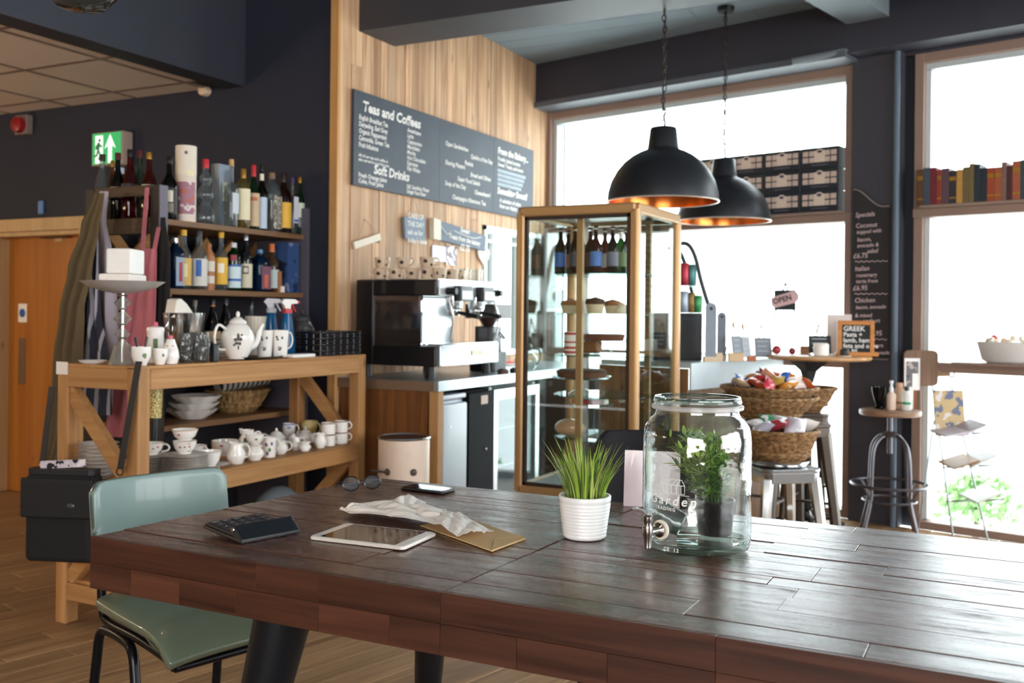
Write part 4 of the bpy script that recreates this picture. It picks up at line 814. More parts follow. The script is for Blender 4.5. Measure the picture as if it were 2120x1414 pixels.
# black woven basket (rectangular) built from separate cane rows
loc, h, s = at_row(700, 684, -3.24, TR); bk = thing('woven_basket', 'rectangular glossy black woven basket at the rack end', 'basket', (-3.22, 4.14, TR + .001)); BKC = flat('1A1B20', .22, 0, .2, 60)
hx, hy = .13, .165
for k in range(8):
    z = h * (k + .5) / 8; pts = []
    per = [(-hx, -hy), (hx, -hy), (hx, hy), (-hx, hy)]
    for i in range(4):
        (xa, ya), (xb, yb) = per[i], per[(i + 1) % 4]
        for q in range(12):
            f = q / 12; w = .004 * (1 if (q + k) % 2 else -1); nx, ny = (yb - ya), -(xb - xa); l = math.hypot(nx, ny); pts.append((xa + (xb - xa) * f + nx / l * w, ya + (yb - ya) * f + ny / l * w, z))
    obj('cane_row', tube(pts, h / 17, 6, True), BKC, bk, smooth=True)
for i in range(4):
    (xa, ya), (xb, yb) = per[i], per[(i + 1) % 4]
    for q in range(0, 12, 2): f = q / 12; obj('upright', tube([(xa + (xb - xa) * f, ya + (yb - ya) * f, .0), (xa + (xb - xa) * f, ya + (yb - ya) * f, h)], .004, 6), BKC, bk, smooth=True)
obj('base', box(-hx, hx, -hy, hy, .0, .006), BKC, bk)

# ---------------------------------------------------------------- clothes hanging on the unit's near end
def cloth(name, rows, Y, m, label, cat, amp=.012, nf=4, th=.003, nu=22, ph=0.0):
    rows = sorted(rows)
    def fn(u, v):
        py = rows[0][0] + (rows[-1][0] - rows[0][0]) * v; a = rows[0]; b = rows[-1]
        for r0, r1 in zip(rows, rows[1:]):
            if r0[0] <= py <= r1[0]: a, b = r0, r1; break
        f = (py - a[0]) / max(1e-6, b[0] - a[0]); f = f * f * (3 - 2 * f); l = a[1] + (b[1] - a[1]) * f; r = a[2] + (b[2] - a[2]) * f
        p = ony(l + (r - l) * u, py, Y); p.y += amp * math.sin(u * nf * math.pi * 2 + ph + v * 2.2) * min(1, .25 + v * 1.4) + .25 * amp * math.sin(u * nf * 5 + v * 7); return p
    s_ = sheet(fn, nu, 20, th); return one(name, s_, m, label, cat, (0, 0, 0), smooth=True)
cloth('jacket', [(400, 195, 215), (470, 165, 205), (560, 135, 190), (640, 120, 172), (760, 105, 165), (880, 98, 150), (985, 88, 118)], 3.19, flat('5E4E34', .9, 0, .12, 14, .2), 'long olive green jacket hanging at the left end of shelving', 'jacket', .018, 3)
cloth('apron', [(430, 186, 206), (530, 170, 205), (640, 150, 205), (740, 146, 220), (860, 150, 225)], 3.25, stripes('232430', '9C97A0', 'X', 9, .82), 'navy striped apron hanging between jacket and grey apron', 'apron', .016, 4)
cloth('apron', [(396, 205, 222), (455, 183, 216), (520, 172, 228), (600, 166, 236), (690, 162, 240), (742, 165, 232), (845, 168, 228)], 3.32, flat('A39AA2', .9, 0, .06, 20), 'pale grey apron hanging beside the cake stand', 'apron', .02, 3, ph=1)
cloth('apron', [(515, 290, 322), (560, 270, 322), (640, 252, 321), (720, 240, 318), (905, 222, 306)], 3.37, flat('C0707A', .85, 0, .06, 20), 'dusty pink apron hanging behind the near rack post', 'apron', .01, 3, ph=2)
ap = col.objects[-1]
for a, b in (((304, 388), (294, 520)), ((328, 470), (318, 520))):
    p0, p1 = ony(a[0], a[1], 3.397), ony(b[0], b[1], 3.375); w = .012
    o = obj('neck_strap', S().add([p0 + Vector((-w, 0, 0)), p0 + Vector((w, 0, 0)), p1 + Vector((w, 0, 0)), p1 + Vector((-w, 0, 0)), p0 + Vector((-w, .004, 0)), p0 + Vector((w, .004, 0)), p1 + Vector((w, .004, 0)), p1 + Vector((-w, .004, 0))], [(0, 1, 2, 3), (7, 6, 5, 4), (0, 4, 5, 1), (1, 5, 6, 2), (2, 6, 7, 3), (3, 7, 4, 0)]), flat('C0707A', .85, 0, .06, 20), ap)
cloth('apron', [(450, 332, 342), (520, 326, 352), (620, 322, 350), (700, 320, 345)], 3.397, flat('17171B', .8), 'black apron hanging at the unit post behind the pink one', 'apron', .004, 2)
# gold-sleeved umbrella leaning inside the rack
q = onx(325, 775, -3.40); q2 = onx(322, 865, -3.40); q3 = onx(318, 925, -3.40)
um = thing('umbrella', 'umbrella in a glittery gold sleeve leaning inside the rack', 'umbrella', (0, 0, 0))
obj('sleeve', tube([q + Vector((0, 0, .03)), q2], [.03, .026], 12), patch('8A7430', 'C9B160', 'EFE3A8', 160, .3, (.45, .55)), um, smooth=True); obj('shaft', tube([q2, Vector((-3.40, q3.y, LSZ + .002))], [.02, .018], 12), BLACK, um, smooth=True)

# ---------------------------------------------------------------- messenger bag hanging from the rack
BGM = flat('0C0C0F', .8, 0, .2, 50, .2); bq = ony(130, 1060, 2.71); bw = 156 * 3.85 / F
zt, zbm = ony(130, 965, 2.71).z, ony(130, 1158, 2.71).z
bg = thing('messenger_bag', 'black messenger bag hanging by its strap from the timber rack', 'bag', (bq.x + .02, 2.70, zbm), 20)
hb = zt - zbm
obj('bag_body', rbox(bw, .09, hb * .93, .03), BGM, bg, bevel=.02, seg=3)
obj('flap', rbox(bw * 1.02, .02, hb * .42, .008).mv(0, -.052, hb * .48), flat('0E0E12', .7, 0, .2, 50, .2), bg, bevel=.008, seg=3)
obj('logo_badge', sphere(.012, 12, 6, 1.4, .2, .8).mv(bw * .22, -.064, hb * .62), flat('5A5A60', .4, .6), bg, smooth=True)
obj('zip_edge', rbox(bw * .96, .07, .02, .02).mv(0, 0, hb * .93), flat('1C1C22', .5), bg)
for a, b in (((288, 748), (250, 970)),):
    p0, p1 = ony(a[0], a[1], 2.792), ony(b[0], b[1], 2.74); w = .017; m0 = bg.matrix_world
    bpy.context.view_layer.update(); inv = bg.matrix_world.inverted(); P_ = []
    for dy in (0, .003):
        for p, sg_ in ((p0, -1), (p0, 1), (p1, 1), (p1, -1)): P_.append(inv @ (p + Vector((sg_ * w, -dy, 0))))
    obj('strap', S().add(P_, [(0, 3, 2, 1), (4, 5, 6, 7), (0, 1, 5, 4), (1, 2, 6, 5), (2, 3, 7, 6), (3, 0, 4, 7)]), flat('1B1B20', .6), bg)
    obj('buckle', ring(.014, .003, 0, 16).rot(90, 'X').mv(*(inv @ (p1 + Vector((0, -.004, -.012))))), flat('2A2A2E', .3, .6), bg, smooth=True)
p0, p1 = ony(108, 800, 2.79), ony(88, 962, 2.74); P_ = [inv @ (p + Vector((sg_ * w, -dy, 0))) for dy in (0, .003) for p, sg_ in ((p0, -1), (p0, 1), (p1, 1), (p1, -1))]; obj('strap', S().add(P_, [(0, 3, 2, 1), (4, 5, 6, 7), (0, 1, 5, 4), (1, 2, 6, 5), (2, 3, 7, 6), (3, 0, 4, 7)]), flat('1B1B20', .6), bg)
p0, p1 = ony(130, 745, 2.795), ony(99, 900, 2.78)
# papers poking out of the bag
m_ = bg.matrix_world @ tm(0, 0, hb * .95); mg = one('magazine', box(-.1, .09, -.008, .0, .004, .034).rot(-4, 'Y').tf(rm(0, 0, 20)), patch('1A1A24', 'CFC2CC', 'E9E0E4', 26, .5), 'printed magazine poking out of the messenger bag', 'magazine', m_.translation + Vector((0, 0, .012)))
# ---------------------------------------------------------------- wall fittings on the left
q = ony(243, 312, YB); w = 84 * 6.1 / F; t = thing('exit_sign', 'green illuminated fire exit sign with running figure and arrow', 'sign', (q.x, YB - .085, q.z))
hw, hh = .132, .105
obj('housing', box(-hw, hw + .01, 0, .08, -hh, hh), flat('A08C80', .5), t, bevel=.004); fc = obj('lit_panel', box(-hw + .008, hw - .002, -.003, -.0005, -hh + .01, hh - .006), flat('35B06A', .4, em=.55), t)
WM_ = flat('EAF5EE', .4, em=.8); DKG = flat('1E8A50', .5)
obj('door_symbol', box(-.095, -.028, -.0055, -.0035, -.09, .085), WM_, fc)
obj('arrow_symbol', prism([(.02, -.09), (.052, -.09), (.052, .02), (.085, .0), (.036, .088), (-.012, .0), (.02, .02)], 0, .002).rot(90, 'X').mv(0, -.0035, 0), WM_, fc)
obj('running_figure', sphere(.011, 10, 6, 1, .2, 1).mv(-.055, -.006, .055).join(tube([(-.06, -.007, .04), (-.066, -.007, -.005)], [.01, .009], 6)).join(tube([(-.066, -.007, -.005), (-.048, -.007, -.035), (-.058, -.007, -.07)], .006, 6)).join(tube([(-.066, -.007, -.005), (-.078, -.007, -.04), (-.1, -.007, -.045)], .006, 6)).join(tube([(-.06, -.007, .035), (-.04, -.007, .012), (-.032, -.007, .02)], .005, 6)).join(tube([(-.06, -.007, .035), (-.082, -.007, .02), (-.085, -.007, -.002)], .005, 6)), DKG, fc)
q = ony(243, 352, YB); one('sensor_light', box(-.045, .045, -.03, 0, -.02, .02), flat('DDE6F4', .4), 'small white emergency light under the exit sign', 'light fitting', (q.x + .02, YB - .001, q.z - .01), bevel=.004)
q = ony(56, 262, YB); t = thing('alarm_bell', 'round red fire alarm bell under the tiled ceiling', 'alarm', (q.x, YB, q.z)); obj('bell', lathe([(.05, -.02), (.055, .0), (.05, .03), (.001, .045)], 22).rot(90, 'X').mv(0, -.06, 0), flat('8E1A20', .3), t, smooth=True); obj('mount', box(-.06, .06, -.05, -.001, -.06, .07), flat('7A6A62', .5), t, bevel=.004)
q = ony(430, 190, YB); one('motion_sensor', lathe([(.03, 0), (.034, .02), (.03, .05), (.001, .06)], 16).rot(90, 'X'), flat('D8BCA0', .5), 'small cream motion sensor below the bulkhead corner', 'sensor', (q.x, YB - .001, q.z), smooth=True)
q = ony(88, 430, YB); one('wall_button', box(-.022, .022, -.02, 0, -.045, .045), flat('5A82B8', .4), 'small blue and white switch above the door frame', 'switch', (q.x, YB - .001, q.z), bevel=.006)
# clear glass pendant at the top left edge
q = atd(168, 22, 3.0); gp = thing('glass_pendant', 'clear glass globe pendant lamp at the top left edge', 'lamp', (q.x, q.y, q.z)); 
obj('glass_shade', vshell([(.02, 0), (.07, .012), (.105, .05), (.115, .1), (.1, .16), (.05, .21), (.03, .25)], .003, 32), glass('E9ECE8', '8A8A80', 1.0, .02, 0, .6), gp, smooth=True); obj('cord', tube([(0, 0, .25), (0, 0, ZC - q.z - .002)], .004), BLACK, gp); obj('bulb', sphere(.035, 14, 10).mv(0, 0, .15), glass('F2E2C0', 'C0A060', .8, .02, .15), gp, smooth=True); obj('lamp_holder', lathe([(.02, .18), (.022, .26)], 14), flat('8A6A3A', .3, .8), gp, smooth=True)

# its lamp, and three unseen pendants added at left to brighten the ceiling tiles
def lamp_light(loc, w):
    l = bpy.data.lights.new('warm_bulb', 'POINT'); l.energy = w; l.color = (1.0, .72, .48); l.shadow_soft_size = .04; o = bpy.data.objects.new('warm_bulb', l); col.objects.link(o); o.location = loc
lamp_light((q.x, q.y, q.z + .075), 5)
for i, (x, y) in enumerate(((-5.6, 1.2), (-7.2, 2.4), (-5.4, -.6))):
    g2_ = thing('glass_pendant', 'added unseen globe pendant below the tiled ceiling, %s of three' % ['middle', 'far', 'near'][i], 'lamp', (x, y, 1.75), 0, 'added unseen pendants')
    for ch_o in list(gp.children):
        if ch_o.name.startswith('cord'): obj('cord', tube([(0, 0, .25), (0, 0, ZL - 1.75 - .006)], .004), BLACK, g2_)
        else: o = ch_o.copy(); col.objects.link(o); o.parent = g2_
    lamp_light((x, y, 1.75 + .075), 64)  # warm fill light for the tiles, carried by the added pendants
# ================================================================== green leather chair at the table's end
GRN = flat('6E8480', .32, 0, .12, 5.0, .06, coat=.2); GRN2 = flat('66705E', .28, 0, .32, 5.0, .1, coat=.3); TUB = flat('17171B', .28, .5)
ch = thing('dining_chair', 'chair with sage green leather seat and back on black tubular frame', 'chair', (-2.02, 2.07, 0), -15)
def pad(u, v, w, hgt, curve):  return (curve * (2 * u - 1) ** 2, (u - .5) * w, v * hgt)
bz0, bz1 = .535, .806; bxx = -.215
def bfn(u, v):
    x = bxx - .04 * v + .03 * (2 * u - 1) ** 2; k = 1.0; z = bz0 + (bz1 - bz0) * v; w = .42
    # rounded corners
    e = abs(2 * u - 1); c = max(0, (e - .86) / .14); 
    if v > .5: z -= .028 * (c * c)
    return (x, (u - .5) * w, z)
obj('backrest', sheet(bfn, 24, 12, .026), GRN, ch, smooth=True, bevel=.006)
bk_pts = [Vector(bfn(u, v)) + Vector((.013, 0, 0)) for u, v in [(0.005, .04), (.005, .5), (.005, .9), (.03, .985), (.1, 1), (.5, 1), (.9, 1), (.97, .985), (.995, .9), (.995, .5), (.995, .04)]]
obj('backrest_piping', tube(smooth_path(bk_pts, 4), .0045, 6), flat('4A4E44', .4), ch, smooth=True)
def sfn(u, v):
    x = -.2 + .42 * u; y = (v - .5) * (.43 - .04 * (1 - u)); z = .455 - .05 * max(0, (u - .75) / .25) ** 2 + .012 * (1 - u) - .012 * (2 * v - 1) ** 4; return (x, y, z)
def sfn2(u, v):
    p = sfn(u, v); return (p[0], p[1], p[2] + .018 * math.sin(math.pi * u) ** .5 * math.sin(math.pi * v) ** .5)
st = obj('seat', sheet(sfn2, 20, 20, .034), GRN2, ch, smooth=True, bevel=.008)
obj('seat_stitching', tube(smooth_path([Vector(sfn(u, v)) + Vector((0, 0, .03)) for u, v in [(0.02, .02), (.5, .015), (.98, .02), (.98, .5), (.98, .98), (.5, .985), (.02, .98)]], 5), .0035, 6), flat('3E4438', .4), st, smooth=True)
for sg in (-1, 1):
    y = .175 * sg
    obj('back_tube', tube(smooth_path([(-.235, y, .62), (-.215, y, .53), (-.205, y, .455), (-.165, y, .425), (0, y, .418), (.16, y, .40), (.19, y, .385)], 5), .0125, 12), TUB, ch, smooth=True)
    obj('leg_hoop', tube(smooth_path([(-.25, y * 1.15, .0), (-.205, y * 1.1, .3), (-.19, y * 1.08, .39), (-.15, y * 1.06, .408), (-.05, y * 1.06, .402), (-.005, y * 1.08, .38), (.02, y * 1.1, .3), (.1, y * 1.18, .0)], 6), .0135, 12), TUB, ch, smooth=True)
obj('cross_tube', tube([(.185, -.175, .385), (.185, .175, .385)], .011, 10), TUB, ch, smooth=True); obj('cross_tube', tube([(-.14, -.18, .405), (-.14, .18, .405)], .011, 10), TUB, ch, smooth=True)
# black padded chair on the far side of the table, with a menu card clipped to it
q = onz(1345, 1040, TZ); q.y = 2.93; q.x = ony(1342, 960, 2.98).x
c2 = thing('padded_chair', 'black padded leather chair behind the glass drinks dispenser', 'chair', (q.x, 3.0, 0), -70)
BLK = flat('18161A', .6, 0, .1, 40, .15, spec=.2)
zt = ony(1345, 897, 2.98).z; wb = .36
def cb(u, v):
    e = abs(2 * u - 1); c = max(0, (e - .8) / .2); return (-.02 - .05 * v + .05 * (2 * u - 1) ** 2, (u - .5) * wb, .5 + (zt - .5) * v - (.05 * c * c if v > .5 else 0))
obj('backrest', sheet(cb, 22, 12, .05), BLK, c2, smooth=True, bevel=.012)
obj('seat', rbox(.44, .44, .08, .06, .42).mv(.22, 0, 0), BLK, c2, bevel=.02)
for x in (.04, .40):
    for y in (-.18, .18): obj('leg', tube([(x, y, .425), (x + (.03 if x > .2 else -.03), y * 1.08, 0)], [.018, .013], 10), TUB, c2, smooth=True)
p = ony(1349, 1000, 2.56); pc = one('menu_card', box(-.075, .075, -.002, 0, 0, .15), flat('DCC6CC', .35, coat=.6), 'laminated pale pink menu card standing on the table behind jar', 'menu', (p.x, 2.56, TZ + .001), 14)
pc.rotation_euler = (math.radians(-9), 0, math.radians(14))
# ================================================================== boards on the timber wall
def wl(px, py): p = onx(px, py, XW); return p.y, p.z
ya, zt_ = wl(727, 172); yb, _ = wl(1100, 321); zb_ = wl(727, 383)[1]
zt2 = wl(1100, 321)[1]; zt_ = (zt_ + zt2) / 2
mb = thing('menu_board', 'long slate-grey chalk menu board listing teas, coffees and bakery', 'menu board', (XW + .003, ya, zb_)); MW, MH = yb - ya, zt_ - zb_
obj('board', box(0, .018, 0, MW, 0, MH), flat('3B424C', .6, 0, .35, 5.0, spec=.4), mb, bevel=.002, seg=1)
for k, f in enumerate((.4, .72)): obj('board_joint', box(.0175, .0186, MW * f - .001, MW * f + .001, 0, MH), flat('2C3138', .7), mb)
def mt(px, py, body, size, bold=0.0, shear=0.0, align='LEFT', sx=1.0):
    y, z = wl(px, py); text(body, size, CHALK, mb, frame_m((.0195, y - ya, z - zb_), (0, 1, 0), UP), align, bold, shear, sx=sx)
def mtu(y, z, body, size, bold=0.0, align='LEFT', sx=1.0, shear=.12): text(body, size, CHALK, mb, frame_m((.0195, y * MW, z * MH), (0, 1, 0), UP), align, bold, shear, sx=sx)
mtu(.035, .80, 'Teas and Coffees', .082, .0025, sx=1.08)
for i, b in enumerate(('English Breakfast Tea', 'Darjeeling, Earl Grey', 'Organic Peppermint', 'Camomile, Green Tea', 'Fruit Infusions')): mtu(.02, .70 - .072 * i, b, .04, .0008, sx=.85)
for i, b in enumerate(('All of our tea and coffee is', 'also served in a pot for two')): mtu(.02, .31 - .045 * i, b, .025, .0005, sx=1.1)
for i, b in enumerate(('Americano', 'Latte', 'Cappuccino', 'Macchiato', 'Mocha', 'Hot Chocolate', 'Espresso', 'Flat White')): mtu(.235, .72 - .062 * i, b, .037, .0008, sx=.95)
mtu(.085, .165, 'Soft Drinks', .075, .0025, sx=1.1)
for i, b in enumerate(('Fresh Orange Juice', 'Coke, Fruit Juice')): mtu(.02, .095 - .06 * i, b, .037, .0008)
for i, b in enumerate(('Still, Sparkling Water', 'Ginger Root Beer')): mtu(.235, .085 - .055 * i, b, .034, .0008, sx=.9)
for y, z, b in ((.43, .70, 'Open Sandwiches'), (.575, .63, 'Quiche of the Day'), (.54, .53, 'Paninis'), (.43, .47, 'Sharing Platters'), (.575, .40, 'Bread and Olives'), (.50, .31, 'Super Food Salads'), (.43, .22, 'Soup of the Day'), (.60, .19, 'Cheeseboard'), (.47, .07, 'Champagne Afternoon Tea')): mtu(y, z, b, .042, .001)
mtu(.745, .80, 'From the Bakery...', .066, .0025)
for i, b in enumerate(('Freshly baked scones', 'Sweet Treats, and more')): mtu(.745, .71 - .075 * i, b, .042, .001)
for k in range(4): obj('chalk_smudge', box(.0182, .0188, MW * .745, MW * (.94 - .01 * k), MH * (.58 - .06 * k - .024), MH * (.58 - .06 * k + .02)), flat('9DA6AE', .9, 0, .25, 25), mb)
mtu(.745, .27, 'Something Sweet?', .066, .0025)
for i, b in enumerate(('A selection of cakes', 'from our display')): mtu(.76, .16 - .075 * i, b, .042, .001)
# small signs
def wsign(name, pts, th, m, label, cat='sign', rot=0):
    P = [wl(*p) for p in pts]; cy = sum(p[0] for p in P) / len(P); cz = sum(p[1] for p in P) / len(P)
    t = thing(name, label, cat, (XW + .003, cy, cz)); s_ = prism([(y - cy, z - cz) for y, z in P], 0, th).tf(frame_m((0, 0, 0), (0, 1, 0), UP)); obj('plaque', s_, m, t, bevel=.002, seg=1); return t, cy, cz
PALE = flat('E6D9C4', .7)
t, cy, cz = wsign('hanging_plaque', [(728, 501), (782, 483), (785, 497), (731, 516)], .014, PALE, 'small blank cream plaque hanging crooked on string')
k = [wl(735, 500), wl(752, 455), wl(779, 484)]; obj('string', tube([(.01, y - cy, z - cz) for y, z in k], .0015, 5), flat('B8A080', .8), t); obj('nail', sphere(.006, 8, 6).mv(.004, k[1][0] - cy, k[1][1] - cz), STEEL, t)
t, cy, cz = wsign('small_slate', [(831, 449), (875, 452), (875, 498), (833, 494)], .02, flat('7E8896', .7, 0, .15, 14), 'small square grey slate with chalk writing on timber wall')
for i, b in enumerate(('CAKE OF', 'THE DAY', 'ask us for', 'today\'s bake')): text(b, .045, CHALK, t, frame_m((.021, -.09, .06 - .05 * i), (0, 1, 0), UP), bold=.001)
k = [wl(838, 452), wl(853, 410), wl(868, 452)]; obj('string', tube([(.01, y - cy, z - cz) for y, z in k], .0015, 5), flat('B8A080', .8), t)
t, cy, cz = wsign('slate_banner', [(889, 452), (998, 489), (996, 520), (889, 494)], .03, flat('66707E', .7, 0, .15, 10), 'long wooden banner sign with chalk bunting and writing')
obj('cream_end', prism([(y - cy, z - cz) for y, z in [wl(888, 451), wl(903, 457), wl(903, 498), wl(888, 494)]], 0, .034).tf(frame_m((0, 0, 0), (0, 1, 0), UP)), PALE, t)
for i, (b, sz) in enumerate((('Sweet', .05), ('Treats from the bakery', .045), ('£2.75', .06))): text(b, sz, CHALK, t, frame_m((.032, .05, .045 - .06 * i - .02), (0, 1, -.06), (0, .06, 1)), 'CENTER', .0015, .15)
for sg in (-1, 1): obj('bunting', tube(smooth_path([(.032, sg * .02 - .12, .03), (.032, sg * .16 - .02, .0), (.032, sg * .28, .035 - .02 * sg)], 4), .003, 5), CHALK, t)
t, cy, cz = wsign('postcard', [(893, 507), (944, 513), (940, 545), (892, 540)], .006, flat('DDD8DE', .5), 'pale photo postcard pinned beneath the banner sign', 'postcard')
obj('photo_print', box(.0065, .0075, .02, .16, -.07, .06), patch('C9C6D4', '5A4450', 'E4C9BE', 14, .4), t)
t, cy, cz = wsign('wooden_heart', [(997, 549), (987, 532), (985, 520), (989, 513), (994, 513), (998, 518), (1003, 514), (1008, 517), (1010, 526), (1006, 538)], .016, flat('D9CDBE', .6), 'white wooden heart with dark edge hanging by the hatch', 'ornament')
obj('hanging_wire', tube([(.008, 0, .1), (.008, .0, .2)], .0012, 5), BLACK, t)
for i in range(1): pass
# ================================================================== coffee counter and what stands on it
CZ, CXF, CY0, CY1 = .923, -2.73, 4.515, 6.95
cc = thing('coffee_counter', 'coffee counter with steel worktop and reclaimed plank end panel', 'counter', (0, 0, 0))
obj('worktop', box(XW + .002, CXF, CY0, CY1, CZ - .055, CZ), flat('BFC6CA', .3, .85, .06, 12), cc, bevel=.003)
obj('worktop_edging', box(XW + .002, CXF - .03, CY0 - .006, CY0 - .0005, CZ - .055, CZ - .004), flat('7A5E48', .6), cc)
for k in range(6): x0 = XW + .01 + k * .096; obj('end_plank', box(x0, x0 + .094, CY0 + .012, CY0 + .03, 0.0, CZ - .056), wood('5A3418', '8A552A', 'Z', .5, .3), cc, bevel=.0015, seg=1)
obj('corner_post', box(CXF - .062, CXF - .006, CY0 + .004, CY0 + .06, 0, CZ - .056), wood('A87848', 'C2935F', 'Z', .6, .1), cc, bevel=.003)
obj('back_board', box(XW + .004, XW + .02, CY0 + .05, CY1, 0, CZ - .06), flat('2A2420', .7), cc)
obj('far_panel', box(XW + .02, CXF - .02, CY1 - .03, CY1, 0, CZ - .056), flat('3A3A3E', .5), cc)
y975, y1030 = onx(974, 900, CXF).y, onx(1030, 900, CXF).y
fz = onx(940, 818, CXF).z
t = thing('white_freezer', 'small white under-counter freezer beside the timber post', 'fridge', (CXF - .28, 0, 0))
WF = flat('C9CEDA', .3, 0, .03, 3, coat=.3)
fy0 = CY0 + .075
obj('cabinet', box(-.27, .23, fy0, y975, .02, fz - .03), WF, t, bevel=.012); obj('worktop', box(-.27, .25, fy0 - .0, y975 + .004, fz - .028, fz), WF, t, bevel=.008); obj('door', box(.232, .262, fy0, y975 - .004, .05, fz - .05), WF, t, bevel=.01); obj('badge', box(.262, .264, y975 - .2, y975 - .18, fz - .18, fz - .17), STEEL, t)
t = thing('bottle_cooler', 'black back-bar cooler between white freezer and glass-door fridge', 'fridge', (CXF - .26, 0, 0)); BKF = flat('101114', .75, spec=.15)
obj('cabinet', box(-.25, .2, y975 + .015, y1030 - .003, .02, CZ - .075), BKF, t, bevel=.004); obj('door', box(.202, .24, y975 + .015, y1030 - .003, .06, CZ - .09), BKF, t, bevel=.004); obj('energy_label', box(.2405, .242, y1030 - .17, y1030 - .09, CZ - .16, CZ - .11), flat('D9C0B0', .6), t); obj('lock', sphere(.008, 8, 6).mv(.242, y1030 - .11, .5), STEEL, t, smooth=True)
t = thing('glass_door_fridge', 'silver-framed glass-door fridge at the far end of coffee counter', 'fridge', (CXF - .26, 0, 0)); gy1 = y1030 + .62
obj('cabinet', box(-.25, -.23, y1030 + .003, gy1, .02, CZ - .075).join(box(-.23, .2, y1030 + .003, y1030 + .03, .02, CZ - .075)).join(box(-.23, .2, gy1 - .03, gy1, .02, CZ - .075)).join(box(-.23, .2, y1030 + .03, gy1 - .03, .02, .05)), flat('E2E6E8', .4, em=0.0), t)
for s_ in (box(.2, .235, y1030 + .003, y1030 + .05, .06, CZ - .09), box(.2, .235, gy1 - .05, gy1, .06, CZ - .09), box(.2, .235, y1030 + .05, gy1 - .05, .06, .1), box(.2, .235, y1030 + .05, gy1 - .05, CZ - .15, CZ - .09)): obj('door_frame', s_, STEEL, t)
obj('door_pane', box(.213, .218, y1030 + .05, gy1 - .05, .1, CZ - .15), glass('EAF2F4', 'A0B4BC', .8), t)
for z in (.35, .58): obj('wire_shelf', box(-.22, .18, y1030 + .03, gy1 - .03, z, z + .008), flat('E4E8EA', .4), t)
# bin in front of the counter end
q = ony(836, 960, CY0 - .27); t = thing('waste_bin', 'round cream metal waste bin in front of the counter end', 'bin', (q.x, CY0 - .27, 0)); d_ = (q - Vector((0, 0, H))).dot(FWD); rb = 53 * d_ / F; zb2 = onx(836, 905, q.x).z
CRB = flat('E2CBB8', .4)
obj('drum', vshell([(rb * .95, 0), (rb, .02), (rb, zb2)], .004, 36), CRB, t, smooth=True); obj('rim', ring(rb, .006, zb2, 36), STEEL, t, smooth=True); obj('liner', lathe([(rb * .985, zb2 + .001), (rb * .9, zb2 - .015), (rb * .5, zb2 - .02), (.001, zb2 - .01)], 24), flat('15151A', .3, 0, .3, 20, .5), t)
a = math.degrees(math.atan2(-(CY0 - .27), -q.x))
for da in (-38, 22): obj('handle_boss', sphere(.018, 10, 6, .5, 1, 1).rot(a + da).mv((rb + .002) * math.cos(math.radians(a + da)), (rb + .002) * math.sin(math.radians(a + da)), zb2 - .16), flat('4A3A30', .4), t, smooth=True)
obj('side_handle', tube(smooth_path([((rb + .01) * math.cos(math.radians(a - 38)), (rb + .01) * math.sin(math.radians(a - 38)), zb2 - .16), ((rb + .07) * math.cos(math.radians(a - 55)), (rb + .07) * math.sin(math.radians(a - 55)), zb2 - .15)], 3), .006), flat('3A2A24', .4), t)
# ---------------------------------------------------------------- espresso machine
EX0, EX1, EY0, EY1 = XW + .05, -2.81, 4.61, 5.345
ez0, ez1 = CZ + .07, 1.468
t = thing('espresso_machine', 'two-group espresso machine with black side panels and white front', 'coffee machine', (0, 0, 0))
BKE = flat('121216', .35); WE = flat('E6EAEC', .3, .2)
def zz(py): return ony(800, py, EY0).z
for y0 in (EY0, EY1 - .03):
    sp = obj('side_panel', box(EX0, EX0 + .12, y0, y0 + .03, ez0, ez1).join(box(EX0 + .12, EX1, y0, y0 + .03, zz(612), ez1)).join(box(EX0 + .12, EX1, y0, y0 + .03, ez0, zz(715))), BKE, t, bevel=.008)
    if y0 == EY0: obj('mirror_panel', box(EX0 + .12, EX0 + .12 + .30, y0 + .012, y0 + .02, zz(715), zz(612)), flat('8A7E78', .08, .9), sp); obj('chrome_strip', box(EX0 + .415, EX0 + .432, y0 + .004, y0 + .024, zz(715), zz(612)), CHROME, sp)
obj('boiler_body', box(EX0, EX0 + .22, EY0 + .031, EY1 - .031, ez0, ez1 - .005), BKE, t); obj('top_housing', box(EX0 + .22, EX1 + .005, EY0 + .031, EY1 - .031, zz(612), ez1 - .004), WE, t, bevel=.006)
obj('cup_tray', box(EX0 + .01, EX1, EY0 + .02, EY1 - .02, ez1 - .003, ez1 + .004), STEEL, t)
obj('splashback', box(EX0 + .221, EX0 + .225, EY0 + .032, EY1 - .032, zz(712), zz(615)), flat('DADFE2', .2, .7), t)
obj('drip_tray', box(EX0 + .23, EX1 + .015, EY0 + .032, EY1 - .032, ez0 + .0, zz(712)), flat('C9D0D4', .22, .7), t, bevel=.006); obj('badge', box(EX1 + .016, EX1 + .019, (EY0 + EY1) / 2 - .0, (EY0 + EY1) / 2 + .14, ez0 + .05, ez0 + .08), flat('E6DFC0', .4), t)
obj('drip_grid', box(EX0 + .24, EX1 + .01, EY0 + .04, EY1 - .04, zz(712) + .0005, zz(712) + .006), CHROME, t)
for x in (EX0 + .05, EX1 - .06):
    for y in (EY0 + .05, EY1 - .05): obj('foot', lathe([(.025, CZ + .0008), (.02, ez0)], 12).mv(x, y, 0), BLACK, t)
